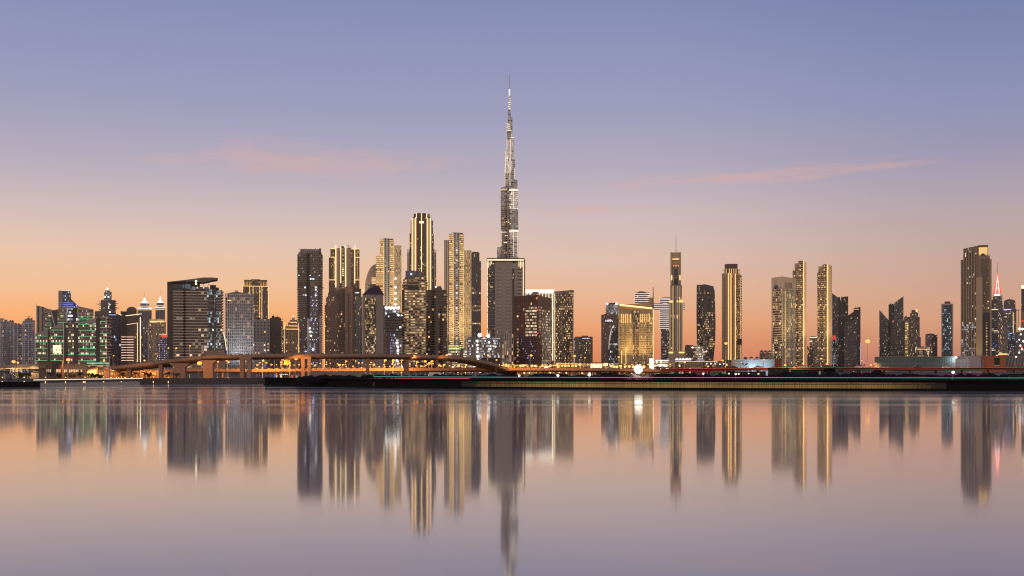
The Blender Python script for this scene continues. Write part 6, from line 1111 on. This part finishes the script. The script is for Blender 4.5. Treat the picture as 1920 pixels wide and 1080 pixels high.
for a in ((1120, 1158, 699.2, 476, 'flat dark site cabin left of the huge floodlight'), (1440, 1480, 690.5, 500, 'dark site shed in front of the rust red container', 'shed', 'shed', 0), (1362, 1436, 697, 470, 'long dark cabin with lit windows in front of the pale blue site hall', 'shed', 'shed', 1), (1482, 1545, 693.5, 505, 'long dark shed under the slim gold-edged towers'), (1000, 1040, 701, 474, 'low dark cabin between the tiny and small floodlights at the foot of the red tower'), (1690, 1740, 703.5, 455, 'low dark shed in front of the long hoarding middle'), (1230, 1290, 702, 470, 'long low dark cabin right of the huge floodlight'), (1890, 1945, 702, 452, 'low dark shed at the far right of the bank'), (690, 740, 706.5, 470, 'pale-edged low dark shed behind the red trail barrier'), (840, 884, 704, 476, 'low dark shed on the bank below the golden tower podium')): shed(*a)
for i, (x, yt, lab) in enumerate(((1556, 684, 'dark digger-like crane arm block on the bank below the cream-topped slim tower'),)):
    b = mk('dark parked site truck with raised load bed below the slim gold-edged tower', 'truck', 515, 1556, 'truck'); b.wall(b.rect(1545, 1566, 0, 2.4), [692, 688.5, 688.5, 692], 697.5, blk, 'load_bed'); b.wall(b.rect(1566.5, 1573, 0, 2.3), 691, 699, plain('truck_cab', (.06, .05, .05), .4), 'cab'); b.bx(1567.5, 1572, 692, 694.5, -.05, .05, dglass, 'window'); b.bx(1544, 1573, 697.5, 699.2, .2, 2.2, black, 'chassis')
    for xw in (1547.5, 1552, 1569.5):
        q = b.V(xw, 0); MB().tube((q[0], q[1]-.1, b.z(700)), (q[0], q[1]+.4, b.z(700)), .5, .5, 12).build('wheel', black, b.root)
b = mk('small white utility kiosk standing lit on the bank below the slim gold-edged tower', 'kiosk', 470, 1537, 'kiosk'); b.wall(b.rect(1535.5, 1538.5, 0, .6), 696, 703.5, white); b.bx(1535.2, 1538.8, 695.6, 696.1, -.1, .8, steel, 'roof'); b.mast(1537, 703, None, .15, steel, 'post', .3, 1)
# road behind the bank with red glow added on its barrier for light trails and cars on it
road = MB(); road.face([(WX(1000, 560), 560, GZ+.004), (WX(2400, 560), 560, GZ+.004), (WX(2400, 590), 590, GZ+.004), (WX(1000, 590), 590, GZ+.004)]); tag(road.build('road', asph, None, (100, 575, GZ)), 'asphalt road behind the dark bank', 'road', kind='structure')
bar = [pxpt(1240, 620, 6.6), pxpt(1400, 612, 7.0), pxpt(1560, 606, 7.4), pxpt(1700, 600, 7.0), pxpt(1960, 590, 7.4)]
r3 = empty('road_barrier', (bar[0].x, bar[0].y, GZ), 'long raised road edge with added red glow for light trails in front of the hoarding', 'barrier'); bd = along(bar, 60)
mb = MB(); sweep(mb, bd, [(0, -1.3), (0, 0), (.4, 0), (.4, -.4), (10, -.4), (10, -1.3)]); mb.build('barrier', plain('road_edge', (.04, .032, .03), .9), r3)
mb = MB(); sweep(mb, [p_+Vector((0, -.1, -.06)) for p_ in bd], [(-.06, -.14), (-.06, .1), (.06, .1), (.06, -.14)]); mb.build('light_strip', glow('road_trail_red', (1, .1, .05), .22), r3)  # added glowing strip stands for the red light trail on the road
mb = MB(); sweep(mb, [p_+Vector((0, -.1, -.85)) for p_ in bd], [(-.06, -.1), (-.06, .08), (.06, .08), (.06, -.1)]); mb.build('light_strip', glow('road_trail_red_low', (1, .12, .06), .06), r3)
for p_ in bd[::4]: MB().tube((p_.x, p_.y+5, GZ-.3), (p_.x, p_.y+5, p_.z-1.2), .5, .5, 8).build('pier', conc2, r3)
# long pale wall under the flyover
b = mk('long pale grey site wall under the flyover right of the second twin pier', 'wall', 560, 640, 'wall'); b.wall(b.rect(580, 681, 0, .3), 697.5, None, plain('pale_wall', (.24, .2, .185), .8)); b.bx(579.5, 681.5, 696.9, 697.6, -.1, .4, concrete, 'coping')
for i in range(11): b.bx(581+i*9.8, 581.8+i*9.8, 697.6, 712, -.12, 0, concrete, 'post')
b = mk('white box truck parked with bright lamp under the flyover', 'truck', 600, 817, 'truck'); b.wall(b.rect(804, 826, 0, 2.4), 698, 704.5, plain('truck_white', (.75, .62, .5), .5), 'box'); b.wall(b.rect(826.5, 832, 0, 2.3), 700, 705.5, white, 'cab'); b.bx(827.5, 831, 700.8, 702.8, -.05, .05, dglass, 'window'); b.bx(804, 832, 704.5, 705.6, .2, 2.2, black, 'chassis')
for xw in (807, 812, 829): q = b.V(xw, 0); MB().tube((q[0], q[1]-.1, b.z(706)), (q[0], q[1]+.4, b.z(706)), .5, .5, 12).build('wheel', black, b.root)
b.bx(803.6, 804, 702.5, 704, .2, .8, Lhot, 'headlight')
# coloured lit panels beside the second twin pier
for lab, x, m_ in (('blue lit banner standing on the dark bank', 516, glow('banner_blue', (.1, .2, 1), .7)), ('white lit banner between the blue and the red ones', 527, glow('banner_white', (1, .8, .5), .8)), ('tall red lit banner left of the twin pier', 548, glow('banner_red', (1, .06, .04), .7)), ('small red and green lit banner touching the twin pier', 556.5, glow('banner_red2', (.9, .12, .05), .6))):
    b = mk(lab, 'banner', 585, x, 'banner'); mb = MB(2, 2, GZ); P_ = b.rect(x-1.6, x+1.6, 0, .12); mb.prism(P_, [b.z(702), b.z(704), b.z(704), b.z(702)], b.z(712)); mb.build('cloth', m_, b.root); b.mast(x-1.8, 701, None, .07, steel, 'pole', 0, 1)
    if x > 550: b.bx(x-1, x+1, 706, 711, -.1, 0, Lgreen, 'green_panel')
b = mk('open-sided kiosk with a row of small ceiling lamps beside the coloured banners', 'kiosk', 588, 530, 'kiosk'); b.wall(b.rect(522, 541, 3, .3), 701.5, None, plain('kiosk_back', (.25, .17, .1))); b.bx(521, 542, 700.4, 701.4, -.5, 3.5, black, 'roof')
for i in range(5): b.ball(525+i*3.3, 701.6, .22, Lhot, 'lamp', -.1)
for x in (522, 531, 541): b.mast(x, 701, None, .09, black, 'post', -.3, 1)
b = mk('yellow road sign gantry glowing below the plain grey block', 'road sign', 655, 537, 'road_sign'); b.bx(532, 543, 675, 684, 0, .3, plain('sign_yellow', (.2, .11, .015), .6), 'panel'); b.mast(543.5, 676, None, .18, steel, 'post', .2, 1); b.bx(531, 544, 674, 674.6, -.1, .5, steel, 'frame')
# ------------------------------------------------------------------ left promenade
stone = plain('promenade_stone', (.3, .26, .21), .8, 0, .3, .5)
lp = [pxpt(px, D, 0) for px, D in ((63, 462), (150, 500), (265, 547), (420, 560), (530, 580))]; dl = along(lp, 40)
pr = empty('promenade_wall', tuple(dl[0]), 'low promenade wall topped by added cream glow for a light trail at the left shore', 'quay wall')
mb = MB(); sweep(mb, [p_+Vector((0, 0, 2.55)) for p_ in dl], [(0, -2.6), (0, 0), (1.2, 0), (1.2, -2.6)]); mb.build('wall', plain('dark_promenade', (.07, .06, .052), .8), pr)
dl2 = [p_ for p_ in dl if p_.x < WX(268, 547)]; mb = MB(); sweep(mb, [p_+Vector((0, -.06, 2.45)) for p_ in dl2], [(-.06, -.13), (-.06, .12), (.06, .12), (.06, -.13)]); mb.build('light_line', glow('promenade_trail_glow', (1, .85, .62), 1.1), pr)  # cream light trail turned into an added glowing line
ld = [pxpt(px, D, 0) for px, D in ((63, 450), (150, 492), (262, 540))]; mb = MB(); sweep(mb, [p_+Vector((0, 0, 1.15)) for p_ in along(ld, 14)], [(0, -2), (0, 0), (9, .25), (9, -2)])
tag(mb.build('landing_stage', plain('pale_landing', (.36, .32, .25), .8, 0, .2, .4), None, tuple(ld[0])), 'pale stone landing stage sloping into the water at the left shore', 'landing stage')
lq = [pxpt(-60, 446, 0), pxpt(62, 445, 0)]; mb = MB(); sweep(mb, [p_+Vector((0, 0, 1.9)) for p_ in lq], [(0, -2.5), (0, 0), (6, 0), (6, -2.5)]); tag(mb.build('quay', blk, None, tuple(lq[0])), 'short dark quay at the far left corner of the shore', 'quay')
def bollard(px, py, D, lab):
    x = WX(px, D); r = empty('bollard_light', (x, D, GZ), lab, 'bollard light', 'lights along the left promenade'); z = max(WZ(py, D), GZ+.5)
    MB().tube((x, D, GZ-.1), (x, D, z-.2), .11, .1, 8).build('post', black, r); MB().tube((x, D, z-.2), (x, D, z+.16), .2, .2, 10).build('lamp', Lamber, r); MB().tube((x, D, z+.16), (x, D, z+.26), .26, .2, 10).build('cap', black, r)
for px, py in ((4.5, 707.5), (45.5, 707.5), (85.5, 707.5), (123, 707.5), (159.5, 707), (194.5, 706.5), (208, 708), (218, 708), (222.5, 708), (228, 706.8), (234.5, 708), (247, 708), (288, 706.8), (315, 707.5)): bollard(px, py, 470 if px < 50 else 500+px*.25, 'short bollard light in the row along the left promenade')
for i, px in enumerate((5, 46, 86, 123.5, 157, 160, 195, 228, 288, 316)):
    D = 447 if px < 50 else float((lambda t: 450+42*t/87 if t < 87 else 492+48*(t-87)/112 if t < 200 else 545)(px-63)); x = WX(px, D); z = WZ(716.5, D)
    r = empty('wall_light', (x, D-.3, z), 'small amber wall light low on the left quay', 'wall light', 'amber lights along the left quay face'); MB().box((x, D-.4, z), (.28, .18, .75)).build('lens', Lamber, r); MB().box((x, D-.3, z+.44), (.36, .3, .1)).build('hood', black, r)
# buildings on the promenade
b = mk('dark brown round-cornered pavilion beside the palms on the left promenade', 'pavilion', 560, 96, 'pavilion'); pb = plain('pavilion_brown', (.16, .115, .08), .75, 0, .25, .3)
ft = b.arc(73, 118.5, 2.5, 14, 10); b.wall(ft, [677.5]*13, None, pb); b.wall(offset(ft, .25), 676.9, 678.3, plain('pavilion_cap', (.1, .075, .055)), 'parapet')
for x in (88, 91.5, 94.5, 106, 108, 110.5, 112.5): b.bx(x-.7, x+.7, 692.5, 698, -.35, 2.6, glow('pav_window', (1, .8, .55), .55), 'window')
b.bx(99.5, 117, 678.5, 711, -.25, 2.5, plain('pavilion_dark', (.05, .038, .03), .5), 'glass_bay'); b.bx(74, 86, 684, 691, -.15, 2.4, plain('pavilion_panel', (.2, .15, .1)), 'panel')
b = mk('beige hall with a row of tall lit windows right of the brown pavilion', 'hall', 585, 141, 'hall'); bg2 = plain('hall_beige', (.3, .235, .185), .8, 0, .2, .3); b.wall(b.rect(118.5, 163, 0, 12), 684, None, bg2)
for i in range(11): x = 121+i*3.15; b.bx(x-.85, x+.85, 693, 698.2-(i % 3)*.8, -.12, .05, glow('hall_window', (1, .68, .36), .95) if i not in (2, 9) else dglass, 'window')
for i in range(8): b.bx(137+i*2.6, 138+i*2.6, 698, 711, -.5, 0, plain('hall_column', (.42, .34, .27)), 'column')
b.bx(118, 163.5, 683.4, 684.3, -.4, 8, concrete, 'parapet')
b = mk('low beige wall washed by amber lamps right of the beige hall', 'wall', 600, 173, 'wall'); b.wall(b.rect(163, 183, 0, .4), 688.5, None, bg2); b.bx(162.7, 183.3, 688, 688.7, -.15, .6, concrete, 'coping')
for x, en in ((168, 500), (175, 700)):
    q = b.V(x, -1.5); b.ball(x, 701, .4, Lamber, 'wall_lamp', -1.2); l = bpy.data.lights.new('wash', 'SPOT'); l.energy = en*1.5; l.color = (1, .55, .15); l.shadow_soft_size = .3; l.spot_size = R(140); o = bpy.data.objects.new('wash', l); o.rotation_euler = (R(70), 0, 0); COL.objects.link(o); o.parent = b.root; o.location = Vector((*q, b.z(699)))-wloc(b.root)
b = mk('long orange-lit retaining wall behind the promenade palms', 'wall', 640, 245, 'wall'); b.wall(b.rect(183, 325, 0, .5), 694, None, plain('orange_wall', (.28, .17, .11), .8)); b.bx(182.6, 325, 693.4, 694.2, -.2, .8, concrete, 'coping')
for i in range(15): b.bx(186+i*9.5, 187+i*9.5, 694.3, 705, -.15, 0, plain('hall_column', (.42, .34, .27)), 'pier')
for x, en in ((193, 500), (210, 900), (240, 900), (268, 900), (300, 900)):
    q = b.V(x, -5); l = bpy.data.lights.new('wash', 'SPOT'); l.energy = en*1.5; l.color = (1, .42, .1); l.shadow_soft_size = .3; l.spot_size = R(140); o = bpy.data.objects.new('wash', l); o.rotation_euler = (R(70), 0, 0); COL.objects.link(o); o.parent = b.root; o.location = Vector((*q, 5.5))-wloc(b.root); b.ball(x, 700.3, .42, Lamber, 'wall_lamp', -5)
for x in (187, 250, 287, 291): b.ball(x, 700.5, .35, Lamber, 'wall_lamp', -4)
b = mk('elevated walkway with a curved beige fascia at the far left', 'walkway', 600, 36, 'walkway'); mb = MB(); wp = [pxpt(-30, 615, WZ(686.5, 615)), pxpt(10, 606, WZ(684.5, 606)), pxpt(40, 602, WZ(683.2, 602)), pxpt(76, 602, WZ(683.2, 602))]; sweep(mb, along(wp, 16), [(0, -1.7), (0, 0), (6, 0), (6, -1.7)]); mb.build('fascia', bg2, b.root)
mb = MB(); sweep(mb, [p_+Vector((0, -.1, -1.75)) for p_ in along(wp, 16)], [(-.05, -.1), (-.05, .05), (.05, .05), (.05, -.1)]); mb.build('light_line', Lamber, b.root)
for x in (8, 30, 52, 68): b.mast(x, 690, None, .35, concrete, 'column', 3, 1)
b.bx(62, 73.5, 692, 699, 1, 3, facade('walk_glass', (.1, .09, .08), wx=.05, wy=(.05, .95), lit=.1), 'glazing'); b.bx(55, 73.5, 699, 711, .5, 3, plain('walk_base', (.36, .29, .2)), 'base_wall')
for i in range(9): b.bx(20+i*2.6, 20.7+i*2.6, 690-(i % 2), 697, 1, 1.2, glow('cafe_light', (1, .75, .45), .9), 'cafe_lamp')
for x, en in ((25, 400), (60, 500)): q = b.V(x, -2); l = bpy.data.lights.new('wash', 'SPOT'); l.energy = en*1.5; l.color = (1, .6, .25); l.shadow_soft_size = .3; l.spot_size = R(140); o = bpy.data.objects.new('wash', l); o.rotation_euler = (R(70), 0, 0); COL.objects.link(o); o.parent = b.root; o.location = Vector((*q, 6))-wloc(b.root)
# dark canopy at the far left
b = mk('dark arched tent canopy at the far left corner of the promenade', 'tent', 470, 18, 'tent'); mb = MB(); ns = 14; cols = []
for i in range(ns+1):
    t = i/ns; px = -25+69*t; y = 695+17.5*max(0, (t-.35)/.65)**2 if t > .35 else 695+2*(.35-t); cols.append((px, y))
for (xa, ya), (xb, yb_) in zip(cols, cols[1:]):
    A_, B_ = b.V(xa, 0), b.V(xb, 0); C_, D_ = b.sh(B_, 9), b.sh(A_, 9); mb.prism([A_, B_, C_, D_], [b.z(ya), b.z(yb_), b.z(yb_), b.z(ya)], [b.z(min(713, ya+3)), b.z(min(713.3, yb_+3)), b.z(min(713.3, yb_+3)), b.z(min(713, ya+3))])
mb.build('canopy', plain('tent_dark', (.045, .035, .03), .8), b.root)
for x in (2, 20, 34): b.mast(x, 699 if x < 25 else 705, None, .14, black, 'post', .8, 1)
for i in range(6): b.ball(19+i*3, 699.2+i*1.6, .12, Lcream, 'lamp', -.1)
b.bx(13, 24, 709.5, 713, 2, 4, black, 'counter')
# palms
leafm = plain('palm_leaf', (.045, .055, .028), .7, 0, .3, 1); barkm = plain('palm_bark', (.09, .07, .05), .9)
def palm_mesh(h, seed, nf=20):
    rg = random.Random(seed); tr = MB(); bend = rg.uniform(-.25, .25); P_ = [Vector((bend*(i/5)**2, 0, h*i/5)) for i in range(6)]
    for i in range(5): tr.tube(P_[i], P_[i+1], .24-.02*i, .22-.02*i, 8)
    cr = MB(); top = P_[-1]
    for k in range(nf):
        az = 2*math.pi*k/nf*2.4+rg.uniform(-.3, .3); up = rg.uniform(-.25, 1.15); L = rg.uniform(1.7, 2.5); prev = top; dirv = Vector((math.cos(az), math.sin(az), up)).normalized(); side = Vector((-math.sin(az), math.cos(az), 0))
        for s_ in range(7):
            nx = prev+dirv*(L/7); 
            for sg_ in (-1, 1):
                w = .62*(1-abs(s_-2.4)/6.2); tip = (prev+nx)/2+side*sg_*w+Vector((0, 0, -.28))+dirv*.22; cr.face([prev, nx, tip])
            prev = nx; dirv = (dirv+Vector((0, 0, -.2))).normalized()
    return tr, cr, top
def palm(px, D, h, seed, lab, shared={}):
    x = WX(px, D); r = empty('palm_tree', (x, D, GZ), lab, 'palm tree', 'palms on the left promenade'); tr, cr, top = palm_mesh(h, seed)
    for nm, mb, m_ in (('trunk', tr, barkm), ('crown', cr, leafm)):
        for i, v in enumerate(mb.v): mb.v[i] = (v[0]+x, v[1]+D, v[2]+GZ)
        mb.build(nm, m_, r)
for i, (px, D, ytop, lab) in enumerate(((95.5, 535, 698.5, 'palm in front of the brown pavilion'), (150.5, 550, 699, 'palm in front of the beige hall windows'), (229.5, 560, 699.5, 'slim palm alone before the orange-lit retaining wall'), (254.5, 565, 699, 'palm left of the close pair before the retaining wall'), (272.5, 566, 699, 'left palm of the close pair before the retaining wall'), (279.5, 568, 700.5, 'right palm of the close pair before the retaining wall'), (313.5, 566, 698.5, 'large palm left of the broad flared pier'), (330.5, 566, 700.5, 'small palm before the broad flared pier'))):
    palm(px, D, WZ(ytop, D)-GZ-.3, i*3+1, lab)
# bushes and low trees
def bush(px, D, w, h, seed, lab, name='shrub', n=420):
    rg = random.Random(seed); x = WX(px, D); r = empty(name, (x, D, GZ), lab, 'tree' if name == 'tree' else 'shrub', 'low trees on the shore'); mb = MB()
    blobs = [(rg.uniform(-.6, .6)*w, rg.uniform(-.4, .4)*w, h*rg.uniform(.45, .8), rg.uniform(.28, .5)*w*.8) for _ in range(6)]
    for _ in range(n):
        bx_, by_, bz2, br = rg.choice(blobs); d = Vector((rg.gauss(0, 1), rg.gauss(0, 1), rg.gauss(0, .8))).normalized()*br*rg.uniform(.5, 1.05); c = Vector((x+bx_, D+by_, GZ+bz2))+d
        if c.z < GZ+.1: continue
        a = Vector((rg.gauss(0, 1), rg.gauss(0, 1), rg.gauss(0, 1))).normalized(); e = a.orthogonal().normalized(); s_ = rg.uniform(.14, .3); mb.face([c-a*s_, c+e*s_*.6, c+a*s_, c-e*s_*.6])
    mb.build('crown', plain('leaf_dark', (.045, .06, .03), .7, 0, .4, .9), r); MB().tube((x, D, GZ-.1), (x, D, GZ+h*.6), .14, .07, 7).build('trunk', barkm, r)
for i, (px, D, w, h, lab) in enumerate(((50, 545, 2.3, 3.6, 'leafy tree lit from below right of the dark tent'), (40, 540, 1.8, 3.2, 'leafy tree touching the dark tent'), (129, 565, 2.0, 3.0, 'bush before the left windows of the beige hall'), (137, 566, 1.6, 2.6, 'bush before the middle of the beige hall'), (170, 575, 2.4, 3.0, 'round dark tree before the amber-washed wall'), (178, 577, 2.2, 2.6, 'low dark bush right of the round tree at the amber-washed wall'), (189, 560, 1.8, 2.2, 'dark bush left of the tall grey mast'), (112, 545, 1.5, 2.8, 'bush before the dark glass bay of the pavilion'))): bush(px, D, w, h, i+2, lab, 'tree' if 'tree' in lab else 'shrub')
rg = random.Random(9)
for i, (px, lab) in enumerate(((848, 'round tree crowd at the foot of the golden tower podium'), (862, 'dark tree right of the podium trees'), (1138, 'dark tree before the bright showroom'), (1118, 'dark bush before the showroom glowing window'), (1246, 'dark tree under the mall screen'), (1268, 'dark tree right of the stone gate block'))): bush(px, 1000 if px > 900 else 900, 4, 4.5+(i % 3), i+40, lab, 'tree')
rg = random.Random(15)
for i in range(22):
    px = 1232+i*19+rg.uniform(-6, 6); bush(px, 720+rg.uniform(-40, 60), rg.uniform(2.2, 3.6), rg.uniform(6.5, 9.5), 80+i, 'dark street tree in the row between the road and the tower feet at the right', 'tree', 260)
# a low hedge line under the bank rail
mb = MB(); rg = random.Random(77)
for _ in range(5200):
    t = rg.random(); px = 560+1400*t; D = 462+rg.uniform(-4, 4)-12*t; c = Vector((WX(px, D), D, GZ+rg.uniform(.8, 1.55)+.5*math.sin(px*.09)*math.sin(px*.031))); a = Vector((rg.gauss(0, 1), rg.gauss(0, 1), rg.gauss(0, 1))).normalized(); e = a.orthogonal().normalized(); s_ = rg.uniform(.18, .4); mb.face([c-a*s_, c+e*s_*.6, c+a*s_, c-e*s_*.6])
tag(mb.build('undergrowth', plain('scrub_dark', (.014, .016, .01), .9), None, (60, 455, GZ)), 'dark scrub along the right bank', 'scrub', kind='stuff')
# ------------------------------------------------------------------ cars
def car_proto(loc, label, body_col):
    r = empty('car', loc, label, 'car', 'cars on the flyover'); X0, Y0, Z0 = loc; m_ = plain('car_paint_%s' % body_col[0], body_col[1], .25, .3)
    prof = [(-2.2, .35), (2.2, .35), (2.25, .75), (1.4, .92), (-1.7, .95), (-2.25, .85)]; cab = [(-1.5, .93), (1.15, .9), (.55, 1.42), (-1.05, 1.45)]
    def ext(pf, w, zoff=0):
        mb = MB(); n = len(pf); A = [(X0+a, Y0-w, Z0+c) for a, c in pf]; B_ = [(X0+a, Y0+w, Z0+c) for a, c in pf]
        for i in range(n): j = (i+1) % n; mb.face([A[i], A[j], B_[j], B_[i]][::-1])
        mb.face(A); mb.face(B_[::-1]); return mb
    ext(prof, .88).build('body', m_, r); ext(cab, .78).build('cabin', dglass, r); ext([(-1.0, 1.44), (.5, 1.41), (.48, 1.47), (-1.0, 1.5)], .76).build('roof', m_, r)
    for a in (-1.4, 1.4):
        for s_ in (-1, 1): MB().tube((X0+a, Y0+s_*.92, Z0+.33), (X0+a, Y0+s_*.72, Z0+.33), .33, .33, 12).build('wheel', black, r)
    for s_ in (-.6, .6): MB().box((X0+2.24, Y0+s_, Z0+.68), (.1, .32, .16)).build('headlight', Lhot, r); MB().box((X0-2.24, Y0+s_, Z0+.75), (.08, .34, .14)).build('taillight', Lred, r)
    return r
protos = [car_proto((0, 0, -50-i*5), lab, c) for i, (lab, c) in enumerate((('silver car with lit headlights on the orange-lit flyover', ('silver', (.4, .4, .42))), ('dark car with lit lamps on the orange-lit flyover', ('dark', (.03, .03, .035))), ('white car with lit lamps on the orange-lit flyover', ('white', (.7, .7, .7)))))]
rg = random.Random(21); used = set(); L = len(PL_)
for i in range(26):
    k = int((i+.5)/26*(L-3)); p_, q_ = PL_[k], PL_[k+1]; t_ = (q_-p_); a = math.atan2(t_.y, t_.x); lane = 3.2 if i % 2 else 8.6; n_ = Vector((-math.sin(a), math.cos(a), 0)); pos = p_+n_*lane+Vector((0, 0, -.9)); w = rg.randrange(3)
    o = protos[w] if w not in used else copy_tree(protos[w]); used.add(w); o.location = pos; o.rotation_euler.z = a if i % 2 else a+math.pi
rg2 = random.Random(4)
for i in range(9):
    k = 6+i*5+rg2.randrange(3); p_, q_ = bd[k % 58], bd[k % 58+1]; a = math.atan2(q_.y-p_.y, q_.x-p_.x); o = copy_tree(protos[i % 3]); pos = p_+Vector((0, 3.0 if i % 2 else 6.5, -.39)); o.location = pos; o.rotation_euler.z = a if i % 2 else a+math.pi
    o['label'] = ('silver', 'dark', 'white')[i % 3]+' car with lit lamps on the red-edged road before the hoarding'; o['group'] = 'cars on the red-edged road'
